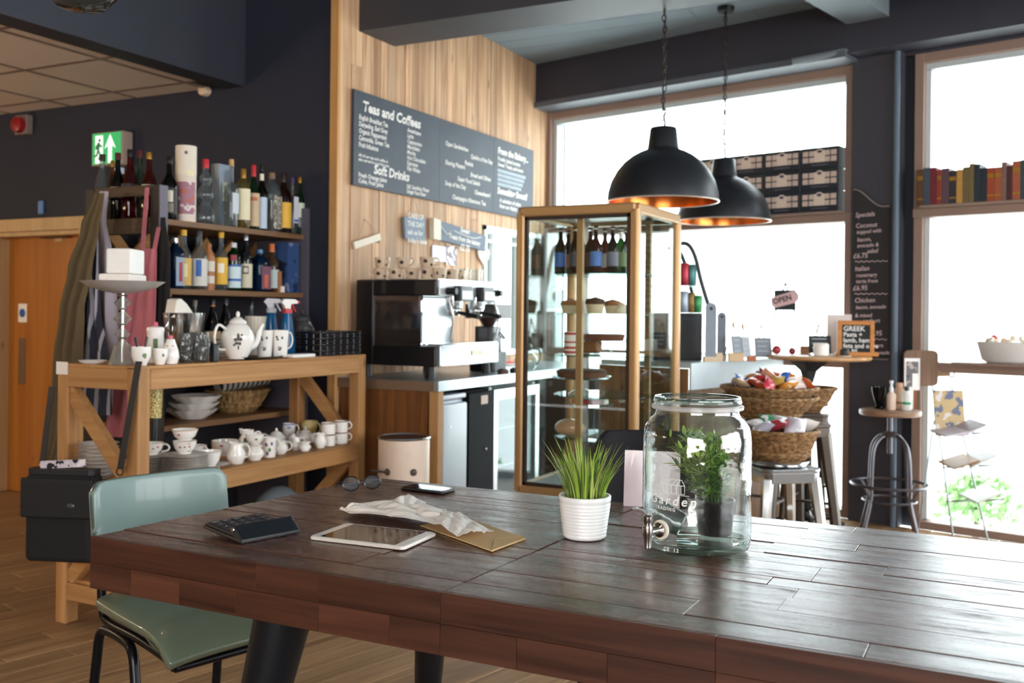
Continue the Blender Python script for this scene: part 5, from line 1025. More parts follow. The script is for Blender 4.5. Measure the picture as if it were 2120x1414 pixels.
for y in (EY0 + .24, EY0 + .5):
    pod = obj('control_pod', rbox(.05, .15, .085, .015, zz(622)).mv(EX1 + .03, y, 0), BKE, t, bevel=.004); obj('button_plate', box(EX1 + .056, EX1 + .06, y - .06, y + .06, zz(618), zz(600)), flat('E4E6E6', .3), pod)
    obj('group_head', lathe([(.045, zz(640)), (.05, zz(630)), (.05, zz(612))], 20).mv(EX1 - .03, y, 0), CHROME, t, smooth=True)
    pf = obj('portafilter', lathe([(.034, zz(652)), (.04, zz(645)), (.04, zz(640))], 18).mv(EX1 - .03, y, 0), CHROME, t, smooth=True); obj('portafilter_handle', tube([(EX1 + .01, y, zz(646)), (EX1 + .14, y - .02, zz(654))], [.011, .014], 10), BLACK, pf, smooth=True)
for y in (EY0 + .1, EY1 - .1):
    kn = obj('steam_knob', tube([(EX1 + .01, y, zz(602)), (EX1 + .07, y, zz(602))], [.02, .018], 12), BLACK, t, smooth=True)
    obj('steam_wand', tube(smooth_path([(EX1 + .0, y + .02, zz(615)), (EX1 + .03, y + .03, zz(650)), (EX1 + .01, y + .04, zz(700))], 4), .006), CHROME, t, smooth=True)
# cups warming on the machine: plain cream with a dark leaf spot
LEAFK = flat('3A2A1C', .6); CREAM = flat('E4C9AE', .4)
k = 0
for lay, row in ((0, [(782, 4.66, -3.22), (806, 4.66, -3.12), (838, 4.68, -3.02), (868, 4.68, -2.92), (893, 4.70, -2.86), (915, 4.83, -2.86), (935, 4.93, -2.87)]), (1, [(786, 4.66, -3.21), (828, 4.67, -3.07), (872, 4.69, -2.93)])):
    for px, y, x in row:
        k += 1; R = .044; hh = .06; zc = ez1 + .005 + lay * .0615
        names = ['first', 'second', 'third', 'fourth', 'fifth', 'sixth', 'seventh']
        lb = ('%s cream cup from the left in the bottom row on the machine' % names[k - 1]) if lay == 0 else ('%s cream cup in the upper row on the machine' % ['left', 'middle', 'right'][k - 8])
        vessel('taper_mug', Vector((x, y + .02, zc)), R, hh, 200 + 17 * k, lb, 'cup', 'cups warming on the espresso machine', body=CREAM, motif=[(LEAFK, -26 + 5 * (k % 4), .62 - .1 * (k % 2), 17, .17)] + ([(LEAFK, 34, .3, 12, .12)] if k % 3 else []), name='cup')
for i, (y, x) in enumerate(((5.02, -2.88), (5.10, -2.90), (5.17, -2.88), (5.24, -2.90))):
    one('espresso_glass', vshell([(.02, 0), (.024, .01), (.03, .075)], .002, 18), CLEAR, ['first', 'second', 'third', 'last'][i] + ' small glass right of the warming cups', 'glass', (x, y, ez1 + .005), group='small glasses on the machine', smooth=True)
# grinder, jug and cloth right of the machine
gx, gy = -3.0, 5.56
t = thing('coffee_grinder', 'black coffee grinder with glass hopper right of espresso machine', 'grinder', (gx, gy, CZ + .001)); obj('base', rbox(.18, .2, .12, .03), BKE, t, bevel=.006); obj('body', rbox(.13, .16, .16, .03, .12), BKE, t, bevel=.006); obj('top_box', rbox(.22, .24, .09, .02, .33), flat('3A2E2E', .4), t, bevel=.005); obj('hopper_cone', lathe([(.03, .28), (.07, .33)], 18), flat('6A5050', .2, .6), t, smooth=True); obj('spout', tube([(.08, 0, .24), (.12, 0, .2)], .014), CHROME, t, smooth=True)
t = thing('coffee_jug', 'round glass coffee jug with black collar on steel worktop', 'jug', (-2.82, 5.74, CZ + .001)); obj('flask', vshell([(.05, 0), (.075, .03), (.075, .08), (.035, .13), (.035, .145)], .002, 24), CLEAR, t, smooth=True); obj('collar', lathe([(.037, .125), (.04, .155), (.03, .17)], 18), BLACK, t, smooth=True); obj('handle', tube(smooth_path([(.035, .0, .14), (.09, .01, .13), (.09, .01, .06), (.07, 0, .04)], 4), .006), BLACK, t, smooth=True)
q = onz(1047, 757, CZ); one('dish_cloth', sheet(lambda u, v: ((u - .5) * .16, (v - .5) * .3, .012 + .03 * abs(math.sin(u * 5 + v * 4)) * math.sin(math.pi * u) * math.sin(math.pi * v)), 14, 14, .006), flat('D23A34', .8), 'crumpled bright red dish cloth on the steel worktop', 'cloth', (q.x - .06, q.y, CZ + .002), smooth=True)
for i, (y, x) in enumerate(((4.98, -2.77), (5.14, -2.77))): one('milk_lid', lathe([(.035, 0), (.035, .02), (.02, .03)], 16), [flat('5A4038', .5), BLACK][i], ['brown lid lying under the drip tray edge', 'black tamper lying under the drip tray edge'][i], 'lid', (x, y + .35, CZ + .001), smooth=True)

# ================================================================== rotating cake cabinet
BX0, BX1, BY0, BY1 = -2.205, -1.57, 4.36, 5.02; bz0, bz1 = .40, 1.81
GLDF = flat('B08A5E', .35, .45, .06, 10); SEAL = flat('2A1710', .5)
cb_ = thing('cake_cabinet', 'tall glass cake display cabinet with bronze frame and round shelves', 'display cabinet', (0, 0, 0)); fw = .045
for x, y in ((BX0, BY0), (BX1 - fw, BY0), (BX0, BY1 - fw), (BX1 - fw, BY1 - fw)):
    obj('corner_post', rbox(fw, fw, bz1 - bz0 - .05, .012, bz0 + .02).mv(x + fw / 2, y + fw / 2, 0), GLDF, cb_, smooth=True)
for z0, z1, nm in ((bz1 - .05, bz1, 'top_rail'), (bz0, bz0 + .05, 'bottom_rail')):
    for s_ in (box(BX0 + .02, BX1 - .02, BY0, BY0 + fw, z0, z1), box(BX0 + .02, BX1 - .02, BY1 - fw, BY1, z0, z1), box(BX0, BX0 + fw, BY0 + .02, BY1 - .02, z0, z1), box(BX1 - fw, BX1, BY0 + .02, BY1 - .02, z0, z1)): obj(nm, s_, GLDF, cb_, bevel=.008)
obj('roof_panel', box(BX0 + .03, BX1 - .03, BY0 + .03, BY1 - .03, bz1 - .03, bz1 - .012), flat('B9B4A8', .4), cb_); obj('floor_panel', box(BX0 + .03, BX1 - .03, BY0 + .03, BY1 - .03, bz0 + .02, bz0 + .045), flat('1E1512', .3), cb_)
for s_ in (box(BX0 + fw, BX0 + fw + .014, BY0 + .006, BY0 + .03, bz0 + .05, bz1 - .05), box(BX1 - fw - .014, BX1 - fw, BY0 + .006, BY0 + .03, bz0 + .05, bz1 - .05), box(BX0 + fw, BX1 - fw, BY0 + .006, BY0 + .03, bz1 - .066, bz1 - .05), box(BX0 + fw, BX1 - fw, BY0 + .006, BY0 + .03, bz0 + .05, bz0 + .066)): obj('door_seal', s_, SEAL, cb_)
CABG = glass('FAFDFC', 'A8C4C0', .8)
obj('glass_door', box(BX0 + fw, BX1 - fw, BY0 + .016, BY0 + .020, bz0 + .066, bz1 - .066), CABG, cb_); obj('side_glass', box(BX1 - .022, BX1 - .018, BY0 + fw, BY1 - fw, bz0 + .05, bz1 - .05), CABG, cb_); obj('side_glass', box(BX0 + .018, BX0 + .022, BY0 + fw, BY1 - fw, bz0 + .05, bz1 - .05), CABG, cb_); obj('rear_glass', box(BX0 + fw, BX1 - fw, BY1 - .022, BY1 - .018, bz0 + .05, bz1 - .05), CABG, cb_)
obj('base_plinth', box(BX0 + .01, BX1 - .01, BY0 + .01, BY1 - .01, .05, bz0 - .001), flat('4A3A2C', .5), cb_, bevel=.01)
for x in (BX0 + .06, BX1 - .06):
    for y in (BY0 + .06, BY1 - .06): obj('castor', lathe([(.022, 0), (.022, .049)], 12).mv(x, y, 0), BLACK, cb_, smooth=True)
ccx, ccy = (BX0 + BX1) / 2, (BY0 + BY1) / 2 + .02
pq = ony(1207, 700, ccy)
obj('spindle', box(-.015, .015, -.012, .012, bz0 + .045, bz1 - .03).mv(ccx + .0, ccy - .285, 0), GLDF, cb_); obj('rear_rod', box(-.014, .014, -.014, .014, bz0 + .045, bz1 - .03).mv(ccx - .17, ccy + .2, 0), STEEL, cb_); obj('rear_rod', box(-.014, .014, -.014, .014, bz0 + .045, bz1 - .03).mv(ccx + .19, ccy + .16, 0), GLDF, cb_)
SHG = glass('F0FAF7', '3E9A8A', .9, .02, .03); sz = []
for py in (568, 650, 735, 818, 905): z = onx(1215, py, ccx).z if False else ony(1215, py, ccy - .1).z; sz.append(z); obj('glass_shelf', lathe([(.255, z - .006), (.255, z)], 44).mv(ccx + .01, ccy + .02, 0), SHG, cb_)
SX, SY = ccx + .01, ccy + .02
# beers on the top shelf
beer = [(1160, -.12, GD, 'dark beer bottle with blue label, leftmost in the cake cabinet', BLU), (1176, .02, GD, 'dark beer bottle with orange collar in the cabinet', ORG), (1190, -.14, GBR, 'brown beer bottle just left of the cabinet spindle', flat('3A3A48', .5)), (1222, -.1, GBR, 'brown beer bottle just right of the cabinet spindle', flat('6A4A3A', .5)),
        (1233, -.16, GBR, 'brown beer bottle with large blue and red shield label', flat('4A78C0', .5)), (1252, .0, GBR, 'brown beer bottle with white and red strip label', flat('E6DCDC', .5)), (1268, -.12, GD, 'dark beer bottle with pale neck label in cabinet', flat('6A6A78', .5)), (1285, -.06, GG, 'green beer bottle with white foil neck in cabinet', flat('5A6A3A', .5)), (1205, .1, GD, 'black beer bottle at the back of the cabinet top shelf', None), (1297, .05, GBR, 'brown beer bottle half hidden by the cabinet corner', flat('D8DCE0', .5))]
for px, dy, gl, lb, lm_ in beer:
    q = ony(px, 560, SY + dy); bottle(0, 0, 0, 0, 0, 0, 'wine', gl, CAPK, lm_, lb, 'beer bottles in the cake cabinet', (.16, .46), loc=(Vector((q.x, SY + dy, sz[0] + .001)), .235, .03), caph=.05, neck=(flat('E6E6DC', .5), .72, .9) if px == 1285 else None)
# cakes
CRUST = flat('9A6236', .7, 0, .3, 40, .5); DARKC = flat('4A2A1A', .7, 0, .3, 50, .5); PAPER = flat('D9C3A0', .8); SPON = flat('C9985A', .8, 0, .2, 60, .3)
def stand(x, y, z, h, R, lb):
    t = thing('glass_cake_stand', lb, 'cake stand', (x, y, z + .001)); obj('foot', lathe([(R * .45, 0), (R * .4, .01), (.02, .03), (.02, h - .02), (R * .3, h - .008)], 24), CLEAR, t, smooth=True); obj('plate', vshell([(R * .3, h - .008), (R * .95, h - .004), (R, h + .008)], .003, 32), CLEAR, t, smooth=True); return z + .001 + h
def at_sh(px, dy, z): q = ony(px, 650, SY + dy); return q.x, SY + dy, z
for px, dy, r, h, lb in ((1182, -.02, .055, .075, 'squat muffin in pale paper, left of the spindle'), (1232, -.14, .05, .085, 'tall dark domed muffin right of the spindle'), (1268, -.06, .045, .075, 'golden muffin in torn paper beside dark muffin')):
    x, y, z = at_sh(px, dy, sz[1]); t = thing('muffin', lb, 'muffin', (x, y, z + .001), 0, 'muffins on the second shelf'); obj('paper_case', vshell([(r * .75, 0), (r * .95, h * .6)], .003, 20), PAPER, t, smooth=True); obj('cake_top', lathe([(r * .7, .004), (r * .92, h * .55), (r * 1.02, h * .62), (r * .9, h * .85), (.001, h)], 20), DARKC if px == 1232 else CRUST, t, smooth=True)
x, y, z = at_sh(1288, -.12, sz[1]); one('cream_meringue', lathe([(.03, 0), (.035, .02), (.02, .045), (.001, .06)], 16), flat('E6DABE', .8), 'pale meringue at the right of the second shelf', 'cake', (x, y, z + .001), smooth=True)
x, y, z = at_sh(1184, -.17, sz[2]); t = thing('marshmallow_tub', 'white tub with red striped label on the third shelf', 'tub', (x, y, z + .001)); obj('tub', lathe([(.036, 0), (.038, .01), (.038, .11), (.034, .115)], 24), flat('E9DFD2', .5), t, smooth=True)
for z0, z1 in ((.008, .02), (.03, .042), (.06, .068), (.1, .112)): obj('red_band', lathe([(.0385, z0), (.0385, z1)], 24, close=False), flat('B4302C', .5), t, smooth=True)
x, y, z = at_sh(1252, -.04, sz[2]); zt3 = stand(x, y, z, .07, .12, 'low glass cake stand carrying the nut tart'); one('nut_tart', lathe([(.095, 0), (.105, .03), (.09, .034), (.001, .03)], 32), flat('6A3A22', .7, 0, .4, 60, .6), 'dark crusted nut tart on a low glass stand', 'cake', (x, y, zt3 + .001), smooth=True)
x, y, z = at_sh(1222, .06, sz[2]); one('swiss_roll', lathe([(.045, 0), (.045, .09)], 20).rot(90, 'Y').mv(-.04, 0, .045), CRUST, 'round brown loaf cake behind the striped tub', 'cake', (x, y, z + .001), smooth=True)
x, y, z = at_sh(1205, -.1, sz[3]); zt4 = stand(x, y, z, .085, .15, 'wide glass cake stand carrying a flat dark cake'); one('flat_cake', lathe([(.12, 0), (.128, .03), (.11, .04), (.001, .036)], 36), flat('5A3420', .7, 0, .35, 50, .5), 'flat dark brown cake on the wide glass stand', 'cake', (x, y, zt4 + .001), smooth=True)
x, y, z = at_sh(1225, -.08, sz[4]); zt5 = stand(x, y, z, .155, .115, 'tall slim glass stand holding wrapped slices'); 
for i, (dx, dy, c, nm) in enumerate(((-.06, -.02, 'C07A3A', 'orange'), (-.02, -.05, '9A2A34', 'red'), (.03, -.03, 'D8B8C0', 'pink'), (.06, .02, 'E0D6D0', 'white'), (.0, .03, 'D0A050', 'yellow'))): one('wrapped_slice', rbox(.055, .04, .028, .008), flat(c, .25, 0, .3, 40, .3), nm + ' wrapped slice on the tall glass stand', 'cake', (x + dx, y + dy, zt5 + .006), 30 * i, 'wrapped slices on the glass stand', bevel=.006)
x, y, z = at_sh(1182, -.14, sz[4]); one('wrapped_loaf', sphere(.07, 18, 10, 1.15, .75, .62).mv(0, 0, .044), flat('C9A07A', .3, 0, .25, 18, .4, coat=.6), 'loaf wrapped in clear film on the lowest glass shelf', 'bread', (x, y, z + .001), smooth=True)

# ================================================================== pendant lamps
def pendant(px, py, d, lb):
    q = atd(px, py, d); R = .292; z0 = 1.885; t = thing('pendant_lamp', lb, 'lamp', (q.x, q.y, z0), 0, 'black dome pendant lamps')
    prof = [(R, 0), (R * .997, .012)] + [(R * math.cos(a), R * .98 * math.sin(a)) for a in [math.radians(k) for k in (10, 22, 34, 46, 57, 66, 72.5)]] + [(R * .285, R * .95), (R * .28, R * .97), (R * .238, R * 1.31), (R * .22, R * 1.335), (.006, R * 1.345)]
    obj('shade', lathe(prof, 48, close=False), flat('1F2126', .42, .2), t, smooth=True)
    inn = [(max(.004, r - .005), z - .0005) for r, z in prof[:9]]; obj('copper_lining', lathe(inn + [(.02, R * .935)], 48, close=False), flat('C9773C', .22, 1.0, .12, 8, .05), t, smooth=True)
    obj('rim_lip', ring(R, .004, 0.0, 48), flat('B9A89A', .3, .6), t, smooth=True)
    bl = obj('bulb', sphere(.035, 14, 10).mv(0, 0, .09), flat('FFC98A', .3, em=9.0), t, smooth=True); obj('bulb_holder', lathe([(.02, .11), (.022, R * .93)], 14), BLACK, t, smooth=True)
    s_ = S(); z = R * 1.34; k = 0
    while z + z0 < ZC - .03:
        l = tube([(.011 * math.cos(a), 0, .02 + .02 * math.sin(a)) for a in [2 * math.pi * i / 8 for i in range(8)]], .0032, 5, True)
        if k % 2: l.rot(90)
        s_.join(l.mv(.003 * math.sin(k * 1.3), 0, z)); z += .031; k += 1
    obj('chain', s_, flat('2A2422', .4, .6), t); obj('flex', tube([(0.006 * math.sin(i), .006 * math.cos(i), R * 1.34 + (ZC - z0 - R * 1.34) * i / 24) for i in range(25)], .0035, 5), flat('3A2A28', .6), t); obj('ceiling_rose', lathe([(.05, ZC - z0 - .03), (.055, ZC - z0 - .002)], 20), BLACK, t, smooth=True)
    return t
pendant(1372, 415, 5.25, 'nearer black dome pendant lamp with copper inside, on a chain')
pendant(1498, 458, 6.3, 'farther black dome pendant lamp, partly behind the nearer one')
# ================================================================== service counter by the window
SZ = 1.02
A_ = onz(1427, 752, SZ); B_ = onz(1636, 739, SZ); B_ = A_ + (B_ - A_) * .9; sd = (B_ - A_); SL = sd.length; sd.normalize(); sa = math.degrees(math.atan2(sd.y, sd.x))
sv = thing('service_counter', 'service counter with pale steel upstand and wooden front by the window', 'counter', (A_.x, A_.y, 0), sa)   # local x along the front, y towards the back-left
obj('worktop', box(0, SL, 0, .6, SZ - .03, SZ), flat('C9CED0', .35, .6), sv); obj('steel_upstand', box(0.0, SL, -.012, 0, SZ - .15, SZ), flat('C6CED2', .35, .5, .06, 10), sv)
for k in range(int(SL / .15) + 1):
    x0, x1 = k * .15, min(SL, (k + 1) * .15)
    if x1 - x0 > .02: obj('front_plank', box(x0 + .001, x1 - .001, .0, .02, 0, SZ - .152), wood('5E3E24', '8A6038', 'Z', .55, .25), sv)
for k in range(4): obj('end_plank', box(-.02, -.001, k * .15 + .001, (k + 1) * .15 - .001, 0, SZ - .031), wood('6A4628', '96693C', 'Z', .55, .25), sv)
bpy.context.view_layer.update(); SM = sv.matrix_world.copy(); SI = SM.inverted()
def svp(px, py, ly):
    """point of the pixel ray on the vertical plane at local depth ly behind the counter's front"""
    n = SM.to_3x3() @ Vector((0, 1, 0)); p0 = SM @ Vector((0, ly, 0)); r = ray(px, py); o = Vector((0, 0, H)); return o + r * ((p0 - o).dot(n) / r.dot(n))
def ctop(px, py): return onz(px, py, SZ)
# curved glass display with a black base
q = ctop(1440, 742); dp = thing('glass_display', 'curved glass drinks display with black base beside the cake cabinet', 'display case', (0, 0, 0))
p0 = atd(1405, 745, 5.95); w = Vector((RIGHT.x, RIGHT.y, 0)); f_ = Vector((FWD.x, FWD.y, 0))
bm0 = atd(1395, 700, 5.9); bx = S(); 
zt6 = atd(1430, 648, 5.9).z
base = frame_m(Vector((bm0.x, bm0.y, 0)), w, f_)
obj('black_base', box(-.12, .17, 0, .42, SZ + .001, zt6).tf(base), flat('17181C', .3), dp, bevel=.006); obj('control_strip', box(-.1, .165, -.006, -.0005, zt6 - .05, zt6 - .02).tf(base), flat('3A3E44', .25, .4), dp)
prof = [(1405, 505), (1420, 504), (1432, 515), (1442, 540), (1450, 575), (1460, 610), (1470, 640)]
for dd in (5.9, 6.3): obj('curved_trim', tube(smooth_path([atd(px, py, dd) if dd == 5.9 else atd(px, py, 5.9) + f_ * .4 for px, py in prof], 4), .013, 8), flat('2A2E30', .4), dp, smooth=True)
gp_ = [atd(px, py, 5.9) for px, py in prof]
obj('curved_glass', sheet(lambda u, v: smooth_path(gp_, 3)[int(round(u * 18))] + f_ * .4 * v, 18, 2, .004), glass('F2F8F8', 'B8CCCC', .5), dp, smooth=True)
for py in (592, ): zz_ = atd(1420, py, 6.0).z; obj('glass_shelf', box(-.12, .13, .02, .38, zz_ - .006, zz_).tf(base), SHG, dp)
zsh = atd(1420, 592, 6.0).z
cans = [(1418, 545, zsh, 'C0394A', 'red drinks can on the upper glass display shelf'), (1432, 548, zsh, '4A7A78', 'teal drinks can on the upper glass display shelf'), (1417, 603, zt6, 'B9C2D4', 'silver drinks can at the lower left of the display'), (1430, 606, zt6, '8A6A3A', 'amber drinks can in the middle of the lower display'), (1444, 612, zt6, '3A8A50', 'green drinks can at the lower right of the display')]
for px, py, z, c, lb in cans:
    p = atd(px, py, 6.08); t = thing('drinks_can', lb, 'can', (p.x, p.y, z + .0015), 0, 'cans in the glass display'); hh = max(.1, p.z - z); obj('can_body', lathe([(.026, 0), (.03, .01), (.03, hh - .015), (.026, hh - .002)], 20), flat(c, .3, .4), t, smooth=True); obj('lid', lathe([(.026, hh - .002), (.024, hh), (.001, hh - .002)], 18), STEEL, t, smooth=True)
# slate paddles and small easels along the counter
def paddle(px0, px1, pt, pb, d, m, lb, hole=True):
    a, b = atd(px0, pb, d), atd(px1, pb, d); wd = (b - a).length; zt = atd(px0, pt, d).z; t = thing('slate_paddle', lb, 'sign', (((a + b) / 2).x, ((a + b) / 2).y, SZ + .0), math.degrees(TH)); hh = zt - SZ
    pts = [(-wd / 2, .002), (wd / 2, .002), (wd / 2, hh - wd * .6)] + [(wd / 2 * math.cos(k), hh - wd * .5 + wd / 2 * math.sin(k)) for k in [math.radians(g) for g in (0, 30, 60, 90, 120, 150, 180)]] + [(-wd / 2, hh - wd * .6)]
    obj('slate', prism(pts, 0, .01).rot(90, 'X'), m, t); obj('hanging_hole', lathe([(wd * .16, -.0115), (wd * .16, -.0105)], 12).rot(90, 'X').mv(0, -.0, hh - wd * .55).mv(0, -.022 + .0, 0), flat('1E2226', .6), t); obj('foot_block', cbox(wd * 1.15, .05, .03).mv(0, .012, .001), flat('D9C2A4', .6), t); return t
paddle(1459, 1482, 626, 748, 5.72, flat('8A929E', .7, 0, .15, 14), 'tall grey slate paddle sign leaning by the black display'); paddle(1484, 1502, 646, 740, 5.95, flat('6E7682', .5, 0, .1, 14), 'shorter dark slate paddle sign behind the tall one')
def easel(px, pt, pb, w, d, lb, z, m=SLATE, tilt=0, txt=None, loc=None):
    a = atd(px, pb, d); s_ = d / F; hh = (pb - pt) * s_; wd = w * s_; t = thing('mini_easel', lb, 'sign', (a.x, a.y, z + .001), math.degrees(TH) + tilt)
    for sg in (-1, 1): obj('easel_leg', tube([(sg * wd * .45, .0, 0), (0, .03, hh)], .004, 6), flat('B08A58', .6), t)
    obj('rear_leg', tube([(0, .1, 0), (0, .03, hh)], .004, 6), flat('B08A58', .6), t); b_ = obj('slate', box(-wd / 2, wd / 2, -.012, -.005, hh * .06, hh * .62).tf(rm(-8, 0, 0)), m, t)
    for k in range(3): obj('chalk_line', box(-wd * .36, wd * (.3 - .1 * (k % 2)), -.0135, -.0125, hh * (.5 - .14 * k), hh * (.53 - .14 * k)).tf(rm(-8, 0, 0)), flat('A9AEB2', .9), t)
    return t
easel(1526, 662, 745, 30, 5.9, 'mini easel with grey slate nearest the slate paddles', SZ, flat('8A929A', .7), 40); easel(1545, 668, 745, 26, 6.05, 'mini easel with pale slate just behind', SZ, flat('B4BCC2', .7), 40); easel(1580, 664, 736, 38, 6.12, 'mini easel with grey slate in the counter middle', SZ, flat('7E868E', .7), 15)
for i, (px, c, lb) in enumerate(((1475, 'D8C0A0', 'small cream price block below the slate paddles'), (1520, 'D2B48E', 'small wooden price block in front of the easels'), (1552, 'B0623A', 'small orange snack bar on the counter edge'))): q = ctop(px, 749); one('price_block', cbox(.09 if i < 2 else .05, .03, .05 if i < 2 else .03), flat(c, .6), lb, 'block', (q.x, q.y + .04, SZ + .001), math.degrees(TH), bevel=.003)
for i, (px, py, r, c, lb) in enumerate(((1548, 728, .03, 'F0ECE4', 'white paper cup lid among the counter snacks'), (1606, 734, .035, 'EDE4D6', 'cream iced bun on the counter edge'), (1585, 738, .03, 'E8E0D6', 'pale bun beside the grey easel'))): q = ctop(px, py); one('iced_bun', sphere(r, 14, 8, 1, 1, .6).mv(0, 0, r * .6), flat(c, .5), lb, 'bun', (q.x, q.y, SZ + .001), smooth=True)
# ---------------------------------------------------------------- round bar table at the window
btc = atd(1695, 735, 6.1); BTZ = 1.052; br = .31
bt = thing('bar_table', 'round wooden bar table on a black pedestal by the window', 'table', (btc.x, btc.y, 0)); obj('table_top', lathe([(br - .01, BTZ - .028), (br, BTZ - .02), (br, BTZ - .006), (br - .008, BTZ)], 48), wood('A8794C', 'C79A68', 'X', .35, .1), bt, smooth=True); obj('pedestal', tube([(-.06, 0, .03), (-.06, 0, BTZ - .15)], .026, 16), BLACK, bt, smooth=True); obj('collar', lathe([(.03, BTZ - .17), (.05, BTZ - .1), (.13, BTZ - .029)], 4).mv(-.06, 0, 0), BLACK, bt)
for a in (20, 110, 200, 290): obj('foot', tube(smooth_path([(-.06, 0, .09), (-.06 + .12 * math.cos(math.radians(a)), .12 * math.sin(math.radians(a)), .06), (-.06 + .22 * math.cos(math.radians(a)), .22 * math.sin(math.radians(a)), .012)], 4), [.022] * 5 + [.014] * 4, 8), BLACK, bt, smooth=True)
def bta(px, d): p = atd(px, 730, d); return p.x, p.y, BTZ + .001
easel(1697, 662, 727, 46, 6.05, 'mini easel with black slate on the round bar table', BTZ, flat('22262A', .7), 0)
x, y, z = bta(1771, 6.0); t = thing('framed_chalkboard', 'orange wood framed chalkboard reading GREEK on the bar table', 'chalkboard', (x, y, z), math.degrees(TH) - 6); hw, hh = 37 * 6.0 / F, 73 * 6.0 / F; FRW = wood('B06A28', 'CC8A44', 'X', .5, .1)
for nm, s_ in (('frame_side', box(-hw, -hw + .026, -.012, .012, 0, hh)), ('frame_side', box(hw - .026, hw, -.012, .012, 0, hh)), ('frame_side', box(-hw + .026, hw - .026, -.012, .012, hh - .026, hh)), ('frame_foot', box(-hw - .01, hw + .02, -.035, .03, 0, .024))): obj(nm, s_, FRW, t, bevel=.003)
obj('slate', box(-hw + .026, hw - .026, -.006, .006, .024, hh - .026), flat('1E2124', .8), t)
for i, b in enumerate(('GREEK', 'Pasta +', 'lamb, ham', 'feta and olive', '£6.95')): text(b, .042 - .004 * (i > 0), CHALK, t, frame_m((-hw + .034, -.0075, hh - .062 - .034 * i), (1, 0, 0), UP), bold=.0005)
x, y, z = bta(1737, 6.2); t = thing('display_card', 'tall cream show card standing behind the framed chalkboard', 'card', (x, y, z), math.degrees(TH) - 5); obj('card', box(-.075, .075, 0, .004, 0, .25), flat('D8CCC4', .6), t); obj('printed_word', box(-.03, .03, -.0015, -.0005, .195, .2), flat('A0948E', .7), t); obj('strut', box(-.02, .02, .004, .05, 0, .1), flat('D8CCC4', .6), t)
for i, (px, dd, rr, c, lb) in enumerate(((1608, 6.12, .028, 'A8323E', 'red apple at the left end of the bar table'), (1640, 6.1, .022, '8A3040', 'small dark red plum on the bar table'),)):
    p = atd(px, 722, dd); one('fruit', sphere(rr, 14, 10), flat(c, .3), lb, 'fruit', (p.x, p.y, BTZ + rr + .001), smooth=True)
for i, (px, d, r, c, lb) in enumerate(((1666, 6.2, .03, 'A87858', 'brown biscuit jar on the bar table'), (1700, 5.95, .045, 'F4EEE6', 'white iced cake in front of black easel slate'), (1748, 5.9, .026, '2A2622', 'small dark pot in front of framed chalkboard'))):
    x, y, z = bta(px, d); t = thing('table_pot', lb, 'pot', (x, y, z)); obj('pot', lathe([(r * .8, 0), (r, .01), (r, r * 1.5), (r * .8, r * 1.7)], 18), flat(c, .5), t, smooth=True); obj('saucer', lathe([(r * 1.5, 0), (r * 1.7, .006)], 24).mv(0, 0, -.0005), CHINA, t, smooth=True)
# stacked clear tumblers farther back
for i, px in enumerate((1600, 1618, 1636, 1654, 1672)):
    p = atd(px, 700, 6.42); q = onz(px, 735, SZ); one('clear_tumbler', vshell([(.026, 0), (.034, .1)], .002, 18), CLEAR, ['first', 'second', 'third', 'fourth', 'fifth'][i] + ' clear tumbler from the left behind the bar table fruit', 'glass', (p.x - .2, p.y - .06 - .0, SZ + .001), group='tumblers on the counter', smooth=True) if False else None
# ---------------------------------------------------------------- OPEN sign hanging in the window
tw_, zw_ = onwin(1630, 620); p = WL + WD * tw_ + WN * .02; t = thing('open_sign', 'little easel with pink OPEN tag hanging in the shop window', 'sign', None or (p.x, p.y, zw_), math.degrees(math.atan2(WD.y, WD.x))); s_ = 6.75 / F
obj('slate', box(-23 * s_, 23 * s_, -.02, -.012, -22 * s_, 19 * s_), flat('2A3438', .7), t)
for sg in (-1, 1): obj('easel_leg', tube([(sg * 6 * s_ * 0, -.01, 34 * s_), (sg * 25 * s_, -.015, -38 * s_)], .006, 6), flat('6A6A60', .6), t)
pts = [(-30, -8), (-24, -17), (22, -17), (30, -10), (32, 0), (30, 10), (22, 17), (10, 16), (-28, 14)]
tg = obj('tag', prism([(x * s_, y * s_ * .72) for x, y in pts], .0, .006).rot(90, 'X').tf(rm(0, -14, 0)).mv(0, -.022, 0), flat('D9B8BC', .6), t); text('OPEN', .052, flat('2A2024', .7), tg, frame_m((-.075, -.0295, -.034), (.97, 0, .24), (-.24, 0, .97)), bold=.0012)
obj('suction_hook', lathe([(.015, 0), (.008, .02)], 12).rot(-90, 'X').mv(0, -.012, 34 * s_).rot(0), CLEAR, t); obj('hook_arm', tube([(0, -.012, 34 * s_), (0, .098, 34 * s_)], .003, 6), STEEL, t)
